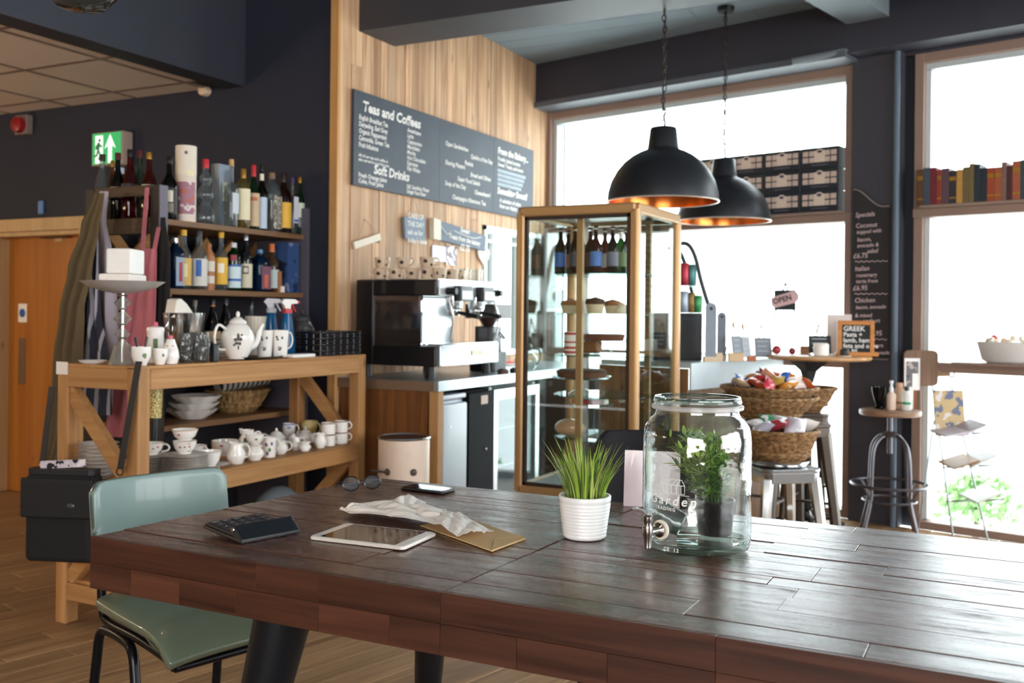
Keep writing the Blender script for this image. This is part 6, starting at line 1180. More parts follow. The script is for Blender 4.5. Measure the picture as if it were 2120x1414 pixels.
# ---------------------------------------------------------------- tea boxes on the transom
BOXD = flat('20242C', .5); LABC = flat('C9B2A4', .7)
sh1 = obj('transom_shelf', wbox(tA + .06, tB - .04, zTr, zTr + .012, -.07, .085), FRM, bpy.data.objects['window_1'])
sh2 = obj('transom_shelf', wbox(tC + .06, tE - .07, zTr, zTr + .012, -.07, .085), FRM, bpy.data.objects['window_2'])
tb0, tb1 = onwin(1450, 400)[0], tB - .045; nb = 4; bw_ = (tb1 - tb0) / nb; ztop = onwin(1750, 300)[1]; bh = (ztop - zTr - .012) / 3
mi = {}
for r in range(3):
    for c in range(nb):
        m = frame_m(WL + WD * (tb0 + bw_ * (c + .5)) + UP * (zTr + .0128 + r * (bh - .002)), WD, UP)
        t = thing('tea_box', 'dark tea carton with cream label, %s row, %s from the column' % (['bottom', 'middle', 'top'][r], ['fourth', 'third', 'second', 'first'][c]), 'box', group='tea cartons stacked on the window transom', mat4=m)
        hb_ = bh - .006; w2 = bw_ / 2 - .003
        if 'b' not in mi:
            mi['b'] = obj('carton', box(-w2, w2, 0, hb_, -.05, .065), BOXD, t, bevel=.002, seg=1)
            s_ = S()
            for x0 in (-w2 + .012, -w2 + .012 + .045, w2 - .012 - .085, w2 - .012 - .04):
                for z0 in (.3, .6): s_.join(box(x0, x0 + .038, hb_ * z0, hb_ * (z0 + .24), .0655, .0665))
            mi['s'] = obj('tea_sachet_print', s_, LABC, t); mi['s']['kind'] = 'stuff'; mi['l'] = obj('centre_label', prism([(-.036, hb_ * .3), (.036, hb_ * .3), (.036, hb_ * .84), (.02, hb_ * .86), (.012, hb_ * .93), (-.012, hb_ * .93), (-.02, hb_ * .86), (-.036, hb_ * .84)], .0655, .0668), flat('DBC6B4', .7), t); mi['e'] = obj('emblem', prism([(.017 * math.cos(k), hb_ * .8 + .01 * math.sin(k)) for k in [i * math.pi / 6 for i in range(12)]], .067, .0675), flat('4A4658', .6), t); mi['w'] = obj('base_lettering', box(-.055, .055, hb_ * .15, hb_ * .19, .0655, .0662), flat('6A6470', .7), t)
        else:
            for k in ('b', 's', 'l', 'e', 'w'): o = mi[k].copy(); col.objects.link(o); o.parent = t
# ---------------------------------------------------------------- old books on the right-hand transom
cols = [('5A3A1C', 'brown', GOLD), ('3E4854', 'slate blue', None), ('6E1F26', 'dark red', None), ('8E3A24', 'rust red', GOLD), ('5A4048', 'plum', None), ('2E2A2E', 'black', GOLD), ('B98A3E', 'golden', None), ('6A5A34', 'olive', None), ('6E5E38', 'tall olive', None), ('222C34', 'navy', None), ('1E2830', 'dark navy', None), ('9A4226', 'orange-brown', GOLD), ('A0522C', 'tan leather', GOLD), ('7A5A52', 'dusty mauve', None), ('4A2024', 'maroon', None), ('9E5436', 'copper', GOLD), ('2A4444', 'teal', None), ('92383C', 'crimson', None), ('94403C', 'tall crimson', None), ('7A6458', 'taupe', None), ('8A3A38', 'brick red', None), ('3A4650', 'steel blue', None)]
tcur = onwin(1907, 400)[0]; rng = random.Random(5); bi = 0
place_n = ['first', 'second', 'third', 'fourth', 'fifth', 'sixth', 'seventh', 'eighth', 'ninth', 'tenth', 'eleventh', 'twelfth', 'thirteenth', 'fourteenth', 'fifteenth', 'sixteenth', 'seventeenth', 'eighteenth', 'nineteenth', 'twentieth', 'twenty-first', 'twenty-second']
while bi < 22 and tcur < tE - .1:
    c, nm, band = cols[bi]; w = rng.uniform(.026, .042); hh = rng.uniform(.19, .225) + (.03 if 'tall' in nm else 0); m = frame_m(WL + WD * (tcur + w / 2) + UP * (zTr + .0128), WD, UP)
    t = thing('book', 'old %s cloth-bound book, %s from the column on the transom' % (nm, place_n[bi]), 'book', group='old books on the window transom', mat4=m); cm2 = flat(c, .6, 0, .2, 40)
    obj('spine', box(-w / 2, w / 2, 0, hh, .07, .076), cm2, t, bevel=.002, seg=1); obj('cover', box(-w / 2, -w / 2 + .003, 0, hh, -.06, .07), cm2, t); obj('cover', box(w / 2 - .003, w / 2, 0, hh, -.06, .07), cm2, t); obj('pages', box(-w / 2 + .003, w / 2 - .003, .003, hh - .004, -.055, .069), flat('E2D8C4', .8), t)
    if band is not None: obj('gilt_band', box(-w / 2 + .002, w / 2 - .002, hh * .7, hh * .82, .0765, .077), band, t); obj('gilt_band', box(-w / 2 + .002, w / 2 - .002, hh * .15, hh * .2, .0765, .077), band, t)
    tcur += w + .0012; bi += 1
# ---------------------------------------------------------------- chalkboard on the column
ta, za = onwin(1778, 742); tb2 = tC - .125; zt7 = onwin(1778, 390)[1]; cw = tb2 - (tB + .05); ch_ = zt7 - za
kb = thing('specials_board', 'tall black specials chalkboard with wavy top on the dark column', 'chalkboard', mat4=frame_m(WL + WD * (tB + .05) + UP * za + WN * .052, WD, UP))
wav = [(cw * k / 12, ch_ * (.945 + .055 * math.cos(math.pi * min(1, k / 10)))) for k in range(13)]
obj('board', prism([(0, 0), (cw, 0)] + list(reversed(wav)), 0, .012), flat('2A2628', .8, 0, .12, 6), kb); obj('chalk_curve', tube([(x, y - .012, .013) for x, y in wav], .0045, 5), flat('8A7E7A', .9), kb); obj('chalk_edge', box(0, cw, .0, .006, .0125, .0135), flat('8A7E7A', .9), kb)
PKC = flat('CDB4B4', .9); sc_ = ch_ / 352.
def kt(dx, dy, b, sz_=.05, sx=1.0): text(b, sz_ * .8, PKC, kb, frame_m((cw * dx, ch_ - dy * sc_, .0135), (1, .03, 0), (-.03, 1, 0)), bold=.0004, shear=.12, sx=.95)
for dx, dy, b, s2 in ((.06, 62, 'Specials', .052), (.07, 84, 'Coconut', .05), (.1, 96, 'topped with', .042), (.12, 112, 'bacon,', .045), (.12, 124, 'avocado &', .042), (.4, 136, 'salad', .045), (.01, 146, '£6.75', .055), (.06, 172, 'Italian', .052), (.1, 185, 'rosemary', .045), (.1, 197, 'torta frese', .042), (.01, 212, '£6.95', .055), (.06, 237, 'Chicken', .052), (.1, 250, 'bacon, avocado', .04), (.08, 267, '& mixed', .042), (.3, 278, 'yoghurt', .045), (.35, 290, 'mix', .042), (.42, 304, '£7.95', .055), (.4, 328, 'or corn', .045), (.4, 342, 'home made', .04)): kt(dx, dy, b, s2)
for dy in (153, 219, 311): obj('wavy_line', tube([(cw * (.06 + .9 * k / 24), ch_ - dy * sc_ + .004 * math.sin(k * 1.6), .0135) for k in range(25)], .0022, 4), PKC, kb)
# ================================================================== industrial stool and what stands on it
sc0 = atd(1843, 848, 5.9); SHZ = sc0.z; IRON = flat('6E6A70', .35, .85, .15, 30)
st2 = thing('swivel_stool', 'industrial iron swivel stool with round wooden seat by the column', 'stool', (sc0.x, sc0.y, 0), 10); rs = 61 * 5.9 / F
obj('wooden_seat', lathe([(rs - .006, SHZ - .032), (rs, SHZ - .026), (rs, SHZ - .006), (rs - .006, SHZ)], 36), wood('7A5A44', 'A07C60', 'X', .4, .1), st2, smooth=True); obj('screw', tube([(0, 0, SHZ - .033), (0, 0, SHZ - .26)], .016, 14), IRON, st2, smooth=True); obj('hub', lathe([(.05, SHZ - .16), (.055, SHZ - .15), (.03, SHZ - .13)], 18), IRON, st2, smooth=True)
for k in range(4):
    a = math.radians(45 + 90 * k); c_, s_ = math.cos(a), math.sin(a)
    obj('leg', tube(smooth_path([(.02 * c_, .02 * s_, SHZ - .15), (.08 * c_, .08 * s_, SHZ - .165), (.135 * c_, .135 * s_, SHZ - .24), (.15 * c_, .15 * s_, .3), (.155 * c_, .155 * s_, .2), (.215 * c_, .215 * s_, .0)], 5), .0105, 8), IRON, st2, smooth=True); obj('ring_bracket', tube([(.15 * c_, .15 * s_, .21), (.215 * c_, .215 * s_, .3)], .006, 6), IRON, st2, smooth=True)
obj('foot_ring', ring(.215, .009, .30, 40), IRON, st2, smooth=True); obj('lower_ring', ring(.15, .007, .205, 32), IRON, st2, smooth=True)
def ons(px, d): p = atd(px, 845, d); return (p.x, p.y, SHZ + .001)
t = thing('pump_bottle', 'peach pump bottle on the industrial stool', 'bottle', ons(1845, 5.88)); obj('body', lathe([(.024, 0), (.027, .008), (.027, .09), (.012, .105)], 20), flat('E0C6B4', .3), t, smooth=True); obj('pump', lathe([(.012, .105), (.012, .13), (.007, .135), (.007, .155), (.011, .158), (.011, .172)], 14), flat('E6EAEA', .3), t, smooth=True)
t = thing('lotion_bottle', 'tan lotion bottle with brown band behind the white one', 'bottle', ons(1862, 5.95)); obj('body', lathe([(.027, 0), (.03, .008), (.03, .115), (.02, .125)], 20), flat('CBA88C', .4), t, smooth=True); obj('cap', lathe([(.02, .125), (.02, .155)], 16), flat('C79A78', .4), t, smooth=True); obj('band', lathe([(.0305, .03), (.0305, .045)], 20, close=False), flat('9A5A40', .4), t)
t = thing('lotion_bottle', 'white lotion bottle with green stripe and black cap', 'bottle', ons(1877, 5.86)); obj('body', lathe([(.026, 0), (.028, .008), (.028, .105), (.02, .115)], 20), flat('F0EEEA', .35), t, smooth=True); obj('cap', lathe([(.014, .115), (.014, .14)], 14), flat('1E2228', .3), t, smooth=True); obj('band', lathe([(.0285, .035), (.0285, .05)], 20, close=False), flat('2E9A68', .4), t)
t = thing('tulip_glass', 'dark tulip-shaped bowl with pale rim on the industrial stool', 'bowl', ons(1820, 5.95)); obj('bowl', vshell([(.03, 0), (.032, .01), (.02, .02), (.03, .05), (.042, .09), (.046, .13)], .003, 24), glass('3A3434', '1E1A1A', .9, .05, .5), t, smooth=True)
x, y, z = ons(1885, 5.98); one('wooden_block', cbox(.055, .04, .2), wood('7A4420', 'A0622E', 'Z', .5, .1), 'upright brown wooden block behind the lotion bottles', 'block', (x, y, z), math.degrees(TH), bevel=.003)
a = atd(1906, 762, 6.0); one('chopping_board', prism(rpoly(.2, .215, .03, 5), -.011, .011).rot(90, 'X'), wood('6A4E3C', '8A6A52', 'Z', .5, .1), 'wooden paddle board hung in the window above the stool', 'board', (a.x, a.y, a.z), math.degrees(TH) - 6, bevel=.003); cbd = col.objects[-1]
obj('paddle_handle', prism([(.1, -.02), (.17, -.016), (.17, .012), (.1, .02)], -.009, .009).rot(90, 'X').mv(0, 0, -.03), wood('8A6A4C', 'A88460', 'X', .5, .1), cbd); obj('rope_loop', ring(.016, .006, 0, 14).rot(90, 'X').mv(.18, 0, -.035), flat('B99A70', .9), cbd, smooth=True); obj('hanging_bracket', tube([(0, .012, .05), (0, .20, .05)], .006, 6), IRON, cbd)
a = atd(1888, 775, 5.93); t = thing('menu_stand', 'small white-framed menu card leaning before the paddle board', 'menu', (a.x, a.y, SHZ + .001), math.degrees(TH)); hh = atd(1888, 742, 5.93).z - SHZ
obj('card', box(-.046, .046, -.004, 0, hh - .19, hh), flat('E6E2E0', .5), t); obj('printed_panel', box(-.036, .036, -.0055, -.0045, hh - .17, hh - .02), patch('4A4A52', '6A6468', 'B4A49A', 14), t); obj('white_note', box(.0, .034, -.007, -.006, hh - .17, hh - .09), WHITE, t); obj('stem', box(-.01, .01, 0, .006, 0, hh - .1), WHITE, t)
# ================================================================== magazine rack
mr_ = atd(1985, 960, 5.62); WIRE = flat('9EA4A8', .3, .8); MR = thing('magazine_rack', 'slender wire magazine rack leaning back before the right window', 'magazine rack', (mr_.x, mr_.y, 0), math.degrees(TH))
def mrl(px, py, dd=0): p = atd(px, py, 5.62 + dd); q = Matrix.Rotation(-TH, 4, 'Z') @ (p - Vector((mr_.x, mr_.y, 0))); return q
def ground(px, dd): q = mrl(px, 1130, dd); q.z = 0.0; return q
for a, b, dd in (((1931, 800), (1976, 1120), .0), ((1970, 800), (2048, 1120), .05)): obj('rail', tube([mrl(*a, .12), mrl(*b, 0)[:2] + (.0,) if False else Vector((mrl(*b, 0).x, mrl(*b, 0).y, 0.0))], .006, 8), WIRE, MR, smooth=True)
for a, b in (((1934, 870), (1905, 980)),): obj('strut', tube([mrl(*a, .1), Vector((mrl(1900, 1000, .22).x, mrl(1900, 1000, .22).y, 0))], .0045, 6), WIRE, MR, smooth=True)
for (py, x0, x1) in ((902, 1942, 1990), (968, 1952, 2010), (1038, 1962, 2030)):
    a, b = mrl(x0, py, .05), mrl(x1, py, .03); obj('tray_wire', tube([a, b, b + Vector((.08, -.1, .03)), a + Vector((.08, -.1, .03))], .004, 6, True), WIRE, MR, smooth=True)
p = atd(1965, 855, 5.68); t = one('magazine', box(-.085, .085, -.006, .006, -.13, .13).tf(rm(-10, 0, math.degrees(TH))), patch('46506E', 'B99A60', 'CFC6C0', 16, .4), 'glossy magazine with a busy blue and gold cover on the rack', 'magazine', p)
mgs = [(1968, 893, 10, 'D8D0DC', 'pale folded magazine in the upper tray of the rack'), (2000, 885, 24, 'C2B8C4', 'grey magazine sticking out of the upper tray'), (1985, 955, 18, 'A07A50', 'brown covered magazine in the middle tray'), (2020, 948, 24, 'D4D6D2', 'white magazine sticking out of the middle tray'), (2030, 1022, 22, 'DDE0D8', 'white leaflet in the lowest tray')]
for px, py, tl, c, lb in mgs: p = atd(px, py, 5.58); one('magazine', box(-.075, .075, -.1, .1, -.005, .005).tf(rm(3, -tl, math.degrees(TH))), flat(c, .5, 0, .2, 20), lb, 'magazine', p)
# white dish of dried flowers on the window rail
tq, zq = onwin(2098, 745); p = WL + WD * tq + WN * .13
obj('rail_ledge', wbox(tC + .3, tE - .07, zR + .0305, zR + .045, -.03, .24), FRM, bpy.data.objects['window_2'])
fd = thing('flower_trough', 'white enamel trough of dried flowers on the window rail', 'trough', (p.x, p.y, zR + .046), math.degrees(math.atan2(WD.y, WD.x))); obj('trough', vshell([(.07, 0), (.09, .015), (.11, .12)], .004, 32).sc(1.5, .75, 1), flat('D9D6D2', .35), fd, smooth=True)
for k in range(16):
    r_ = random.Random(k); x, y = r_.uniform(-.13, .12), r_.uniform(-.05, .04); f = one('dried_flower', lathe([(.012, 0), (.02, .012), (.012, .03), (.001, .034)], 9), flat(r_.choice(['D8C9AE', 'C9A88A', 'B23A3E', 'E4DACB']), .8), 'dried flower head in the white trough', 'flower', (0, 0, 0), group='dried flower heads in the trough'); f.matrix_world = tm(p.x, p.y, zR + .046) @ Matrix.Rotation(math.atan2(WD.y, WD.x), 4, 'Z') @ tm(x, y, .10 + r_.uniform(0, .03))
# ================================================================== metal stools and baskets of snacks
def tolix(c, z, w, rz, lb, m, leg=None):
    t = thing('metal_stool', lb, 'stool', (c.x, c.y, 0), rz); obj('seat', rbox(w, w, .018, .04, z - .018), m, t, bevel=.004); obj('apron', rbox(w * .98, w * .98, .05, .04, z - .068).tf(Matrix()), m, t, bevel=.003)
    for sx in (-1, 1):
        for sy in (-1, 1): obj('leg', tube([(sx * w * .4, sy * w * .4, z - .05), (sx * w * .58, sy * w * .58, 0)], [w * .1, w * .06], 6), m, t)
    obj('brace', tube([(-w * .5, -w * .5, z * .42), (w * .5, w * .5, z * .42)], .008, 6), m, t); obj('brace', tube([(-w * .5, w * .5, z * .42), (w * .5, -w * .5, z * .42)], .008, 6), m, t); return t
MET = flat('D2D2D2', .16, 1.0, .06, 20); MET2 = flat('5E5650', .35, .8, .1, 20)
s1c = atd(1612, 962, 4.8); s1z = s1c.z; tolix(s1c, s1z, .3, 40, 'low polished metal stool under the lower snack basket', MET)
s2c = atd(1628, 872, 5.36); s2z = s2c.z; tolix(s2c, s2z, .36, 40, 'taller dark metal stool behind, under the upper baskets', MET2)
one('metal_tray', vshell([(.13, 0), (.14, .006), (.155, .03)], .003, 36), CHROME, 'round shiny tray between low stool and lower basket', 'tray', (s1c.x, s1c.y, s1z + .001), smooth=True)
lbz = s1z + .006; lR = 78 * 4.8 / F
basket('snack_basket', (s1c.x + .0, s1c.y, lbz), lR, .165, WICK2, 'lower round woven basket of wrapped sweets', 'woven snack baskets', ribs=6, flare=.62, twist=1.5)
uz = s2z + .001; uc = atd(1592, 850, 5.32); uR = 97 * 5.32 / F; uz1 = atd(1592, 800, 5.32).z
basket('snack_basket', (uc.x, uc.y, uz), uR, (uz1 - uz) - .05, WICK2, 'outer woven basket nested under the upper snack basket', 'woven snack baskets', ribs=6, flare=.42, twist=2)
basket('snack_basket', (uc.x, uc.y, uz + .05), uR, (uz1 - uz) - .05, WICK2, 'upper woven basket heaped with crisp packets', 'woven snack baskets', ribs=6, flare=.42, twist=2)
rc = atd(1664, 845, 5.9); basket('snack_basket', (rc.x, rc.y, s2z + .001), 64 * 5.9 / F, .145, WICK2, 'empty woven basket at right behind the others', 'woven snack baskets', ribs=6, flare=.5, twist=2)
# a third small stool carries that basket
tolix(rc, s2z, .26, 20, 'narrow dark metal stool under the empty right basket', MET2)
PK = [('C0602E', 'orange'), ('9A2A34', 'red'), ('D8A080', 'peach'), ('5A2A44', 'purple'), ('C87A2E', 'amber'), ('2A5AA8', 'blue'), ('E4D6CC', 'white'), ('B03A3A', 'crimson'), ('D0762E', 'bright orange'), ('6A3A5A', 'plum'), ('C9A24A', 'mustard'), ('A8423A', 'brick red'), ('3A6AB8', 'bright blue'), ('D9C4BC', 'cream'), ('8A3A2A', 'russet'), ('C25A3A', 'coral')]
rng = random.Random(9)
def packet(c, w, l, h, seed):
    r = random.Random(seed); a, b = r.uniform(0, 6), r.uniform(0, 6)
    def fn(u, v):
        e = (1 - abs(2 * u - 1) ** 3) * (1 - abs(2 * v - 1) ** 4); return ((u - .5) * w, (v - .5) * l, h * e * (1 + .25 * math.sin(7 * u + a) * math.cos(6 * v + b)))
    s_ = sheet(fn, 8, 9, .0015); t_ = S().add(s_.v, s_.f); m = S().add([Vector((p.x, p.y, -p.z * .8)) for p in s_.v], [tuple(reversed(f)) for f in s_.f]); return t_.join(m)
PK += [('D2B09A', 'pale pink'), ('7A2A30', 'dark red'), ('CF8A3A', 'honey'), ('54407A', 'indigo'), ('E0C2A0', 'sand'), ('B85A2A', 'burnt orange'), ('3A4A78', 'midnight blue'), ('C43A4A', 'cherry')]
for k, (c, nm) in enumerate(PK):
    ang = 2.4 * k; rr = uR * (.05 + .74 * math.sqrt(k / len(PK))); o = one('crisp_packet', packet(c, .075, .1, .02, k), patch(c, c, 'E6D6CC', 26, .18, (.5, .64)), '%s crisp packet heaped in the upper snack basket' % nm, 'packet', (uc.x + rr * math.cos(ang), uc.y + rr * math.sin(ang), uz1 - .016 + .075 * (1 - (rr / uR) ** 1.3) + .006 * (k % 3)), group='crisp packets in the upper basket', smooth=True); o.rotation_euler = (rng.uniform(-.8, .8), rng.uniform(-.8, .8), rng.uniform(0, 6))
for k, (c, nm) in enumerate([('DCDDE4', 'silver white'), ('3A8A5A', 'green striped'), ('A83A44', 'red'), ('3A4A8A', 'navy blue'), ('E6E0E0', 'clear white'), ('D0CCD6', 'pale grey'), ('C85A3A', 'orange red'), ('B8B2C2', 'lilac grey'), ('E4DCD4', 'cream'), ('7A4A6A', 'violet')]):
    ang = 2.4 * k; rr = lR * (.15 + .6 * math.sqrt(k / 10)); o = one('sweet_bag', packet(c, .09, .11, .024, k + 50), patch(c, c, 'EEEAEA', 22, .2, (.5, .62)), '%s bag of sweets in the lower snack basket' % nm, 'packet', (s1c.x + rr * math.cos(ang), s1c.y + rr * math.sin(ang), lbz + .155 + .045 * (1 - rr / lR) + .006 * (k % 3)), group='bags of sweets in the lower basket', smooth=True); o.rotation_euler = (rng.uniform(-.8, .8), rng.uniform(-.8, .8), rng.uniform(0, 6))
# shrub outside the right window
p = atd(2020, 1040, 8.4); sb = thing('garden_shrub', 'leafy green shrub outside the right-hand window', 'shrub', (p.x, p.y, -.6)); s_ = S(); rg = random.Random(2)
for k in range(420):
    a, b, r = rg.uniform(0, 6.28), rg.uniform(-.2, 1.4), ( .36) * rg.random() ** .4; c = Vector((r * math.cos(a) * math.cos(b), r * math.sin(a) * math.cos(b), .25 + r * math.sin(b) * .9)); n = Vector((rg.gauss(0, 1), rg.gauss(0, 1), rg.gauss(0, 1))).normalized(); u = n.orthogonal().normalized() * .05; v = n.cross(u).normalized() * .025
    s_.add([c - u, c + v, c + u, c - v, c + n * .008], [(0, 1, 4), (1, 2, 4), (2, 3, 4), (3, 0, 4), (3, 2, 1, 0)])
fo = obj('foliage', s_, flat('86A86E', .6, 0, .3, 10), sb); fo['kind'] = 'stuff'; obj('stem', tube([(0, 0, 0), (.02, 0, .4)], [.03, .015]), flat('5A4634', .8), sb)
# ================================================================== things on the big table
def tp_(px, py): p = onz(px, py, TZ); p.z = TZ + .0012; return p
def ang(p, q): return math.degrees(math.atan2(q.y - p.y, q.x - p.x))
# tablet
a, b, c = tp_(642, 1119), tp_(840, 1142), tp_(714, 1090); L_ = (b - a).length; W_ = (c - a).length; m0 = (b + c) / 2
t = thing('tablet', 'white-framed tablet with dark glossy screen lying on the table', 'tablet', (m0.x, m0.y, TZ + .0015), ang(a, b)); obj('case', rbox(L_, W_, .0075, .012, 0, 6), flat('E6DDD2', .3, .2), t, bevel=.002); obj('bezel', rbox(L_ - .006, W_ - .006, .0006, .010, .0077, 6), flat('E9E2DC', .15), t); obj('screen', rbox(L_ - .052, W_ - .018, .0005, .001, .0085, 2), flat('0B0B10', .04, 0, .02, spec=.8), t); obj('home_button', lathe([(.005, .0084), (.005, .0088)], 16).mv(L_ / 2 - .013, 0, 0), flat('D2C9C2', .3), t)
# smartphone
a, b, c = tp_(836, 1014), tp_(921, 1026), tp_(853, 1006); L_ = (b - a).length; W_ = .068; m0 = (tp_(836, 1013) + tp_(937, 1019)) / 2
t = thing('smartphone', 'black smartphone lying face up near the far table corner', 'phone', (m0.x, m0.y, TZ + .0015), ang(a, b) + 4); L_ = .15; obj('case', rbox(L_, .072, .0075, .010, 0, 6), flat('15161A', .3), t, bevel=.002); obj('screen', rbox(L_ - .008, .064, .0006, .007, .0077, 4), flat('0A0B10', .03, spec=.9), t); obj('metal_rim', tube([(x, y, .0055) for x, y in rpoly(L_ + .001, .073, .0105, 5)], .0009, 5, True), CHROME, t)
# calculator
a, b, c = tp_(393, 1103), tp_(500, 1127), tp_(505, 1076); m0 = (tp_(393, 1103) + tp_(612, 1107)) / 2; rz = ang(tp_(497, 1124), tp_(613, 1102))
cl = thing('calculator', 'black desk calculator with tilted display and white key legends', 'calculator', (tp_(452, 1102).x, tp_(452, 1102).y, TZ + .0015), rz)
# local x along the display bar, y away (keypad behind-left)
BKP = flat('1C1B1F', .45); cw, cl_ = (tp_(497, 1126) - tp_(613, 1102)).length, .15
kx = Vector((math.cos(math.radians(rz)), math.sin(math.radians(rz)), 0)); o0 = tp_(500, 1128)
cl.location = (o0.x, o0.y, TZ + .0015)
obj('base', box(0, cw, 0, .16, 0, .007).tf(rm(4, 0, 0)), BKP, cl, bevel=.002); obj('keypad_deck', box(.004, cw - .004, .04, .157, .007, .013).tf(rm(4, 0, 0)), flat('232126', .5), cl, bevel=.0015)
hd = obj('display_housing', S().add([(0, 0, 0), (cw, 0, 0), (cw, .035, .012), (0, .035, .012), (0, .0, .008), (cw, 0, .008), (cw, .034, .036), (0, .034, .036)], [(0, 3, 2, 1), (4, 5, 6, 7), (0, 1, 5, 4), (1, 2, 6, 5), (2, 3, 7, 6), (3, 0, 4, 7)]), BKP, cl, bevel=.0015)
obj('display_window', S().add([(.006, .0015, .0105), (cw - .006, .0015, .0105), (cw - .006, .0305, .0345), (.006, .0305, .0345), (.006, .0025, .0098), (cw - .006, .0025, .0098), (cw - .006, .0315, .0338), (.006, .0315, .0338)], [(0, 1, 2, 3), (7, 6, 5, 4), (0, 4, 5, 1), (1, 5, 6, 2), (2, 6, 7, 3), (3, 7, 4, 0)]), flat('0C1016', .1, spec=.6), hd)
for sg in (0, 1): obj('hinge_cap', lathe([(.006, 0), (.006, .004)], 12).rot(90, 'Y').mv(-.003 + sg * (cw + .001), .034, .026), CHROME, hd)
LG = ['MC', 'M-', 'M+', '÷', '%', '7', '8', '9', '×', '√', '4', '5', '6', '-', 'C', '1', '2', '3', '+', 'AC', '0', '00', '.', '=', '+/-']
kw, kh = (cw - .012) / 5, .0226
for i, g in enumerate(LG):
    cxk, cyk = .006 + kw * (i % 5 + .5), .152 - kh * (i // 5 + .5); M_ = rm(4, 0, 0) @ tm(cxk, cyk, .013)
    kk = obj('key', prism(rpoly(kw * .86, kh * .8, .002, 3), 0, .003).tf(M_), flat('2A282E', .45), cl); text(g, .0105, flat('D2CCCC', .6), kk, M_ @ tm(0, -.0035, .0033), 'CENTER', .0002)
# spectacles
a, b = tp_(712, 1018), tp_(782, 1012); m0 = (a + b) / 2; rzg = ang(a, b); sg = thing('spectacles', 'wire-framed reading glasses resting folded on the table', 'glasses', (m0.x, m0.y, TZ + .001), rzg); FRG = flat('3A3638', .25, .8)
for s_ in (-1, 1):
    pts = [(s_ * .033 + .026 * math.cos(k) * (1 if abs(math.cos(k)) < .8 else .96), -.006 + .012 * math.sin(k) * .5, .0215 + .0195 * math.sin(k)) for k in [2 * math.pi * i / 22 for i in range(22)]]
    obj('lens_rim', tube(pts, .0019, 6, True), FRG, sg, smooth=True); obj('lens', S().add(pts + [Vector(p) + Vector((0, .001, 0)) for p in pts], [tuple(range(22)), tuple(range(43, 21, -1))] + [(i, (i + 1) % 22, 22 + (i + 1) % 22, 22 + i) for i in range(22)]), glass('E6EAEC', '9AA4A8', .9), sg)
    obj('temple_arm', tube(smooth_path([(s_ * .061, 0, .027), (s_ * .066, .012, .026), (s_ * .05, .05, .008), (-s_ * .03, .062 + .006 * s_, .0035), (-s_ * .055, .058 + .006 * s_, .003)], 4), .0017, 6), FRG, sg, smooth=True); obj('nose_pad', sphere(.003, 8, 6).mv(s_ * .009, .004, .018), CLEAR, sg)
obj('bridge', tube(smooth_path([(-.009, -.002, .026), (0, -.006, .029), (.009, -.002, .026)], 3), .0013, 6), FRG, sg, smooth=True)
# envelope
e = [tp_(870, 1090), tp_(1018, 1144), tp_(1088, 1118), tp_(960, 1072)]; cx = sum((p for p in e), Vector()) / 4; zs = TZ + .0014
ev = thing('envelope', 'brown kraft envelope lying under the crumpled receipts', 'envelope', (cx.x, cx.y, zs))
P = [p - cx for p in e]; obj('envelope_body', S().add([(p.x, p.y, .0) for p in P] + [(p.x, p.y, .004 if i in (1, 2) else .0015) for i, p in enumerate(P)], [(3, 2, 1, 0), (4, 5, 6, 7), (0, 1, 5, 4), (1, 2, 6, 5), (2, 3, 7, 6), (3, 0, 4, 7)]), flat('C9A878', .7, 0, .06, 30), ev)
fm = (P[0] + P[1] + P[2] + P[3]) / 4; obj('flap_seam', tube([(P[1].x, P[1].y, .0046), (fm.x * .2 + P[2].x * .3 + P[1].x * .3, fm.y * .2 + P[2].y * .3 + P[1].y * .3, .0042), (P[2].x, P[2].y, .0046)], .0006, 4), flat('A88656', .7), ev)
# receipts
def receipt(rows, seed, lb, amp, z0):
    rg = random.Random(seed); ph = [rg.uniform(0, 6) for _ in range(6)]
    def fn(u, v):
        n = len(rows) - 1; f = u * n; i = min(n - 1, int(f)); f -= i; l = rows[i][0].lerp(rows[i + 1][0], f); r = rows[i][1].lerp(rows[i + 1][1], f); hl = rows[i][2] + (rows[i + 1][2] - rows[i][2]) * f; p = l.lerp(r, v)
        p.z = TZ + z0 + hl + amp * (abs(math.sin(9 * u + ph[0] + 3 * v)) + .7 * abs(math.sin(13 * v + ph[1] + 4 * u)) + .5 * abs(math.sin(21 * u * v + ph[2]))) * (.35 + .65 * math.sin(math.pi * v)); return p
    return one('receipt', sheet(fn, 40, 14, .0004), flat('EFE6DE', .8, 0, .04, 30), lb, 'receipt', (0, 0, 0))
R1 = [(tp_(703, 1063), tp_(716, 1069), .001), (tp_(730, 1075), tp_(735, 1055), .005), (tp_(800, 1085), tp_(812, 1053), .012), (tp_(850, 1092), tp_(862, 1056), .012), (tp_(905, 1096), tp_(925, 1068), .007)]
receipt(R1, 3, 'long crumpled white receipt curling across the table', .010, .004)
R2 = [(tp_(885, 1098), tp_(918, 1072), .008), (tp_(912, 1106), tp_(950, 1080), .013), (tp_(935, 1119), tp_(985, 1096), .007), (tp_(950, 1124), tp_(1022, 1113), .005)]
rc2 = receipt(R2, 8, 'crumpled printed till receipt lying on the envelope', .006, .007)
R3 = [(tp_(795, 1075), tp_(812, 1052), .004), (tp_(822, 1066), tp_(846, 1050), .016), (tp_(850, 1070), tp_(884, 1060), .004)]
receipt(R3, 12, 'small folded receipt peaked on top of the long one', .005, .016)
for i in range(4): pa = tp_(945 + 10 * i, 1100 + 5 * i); 
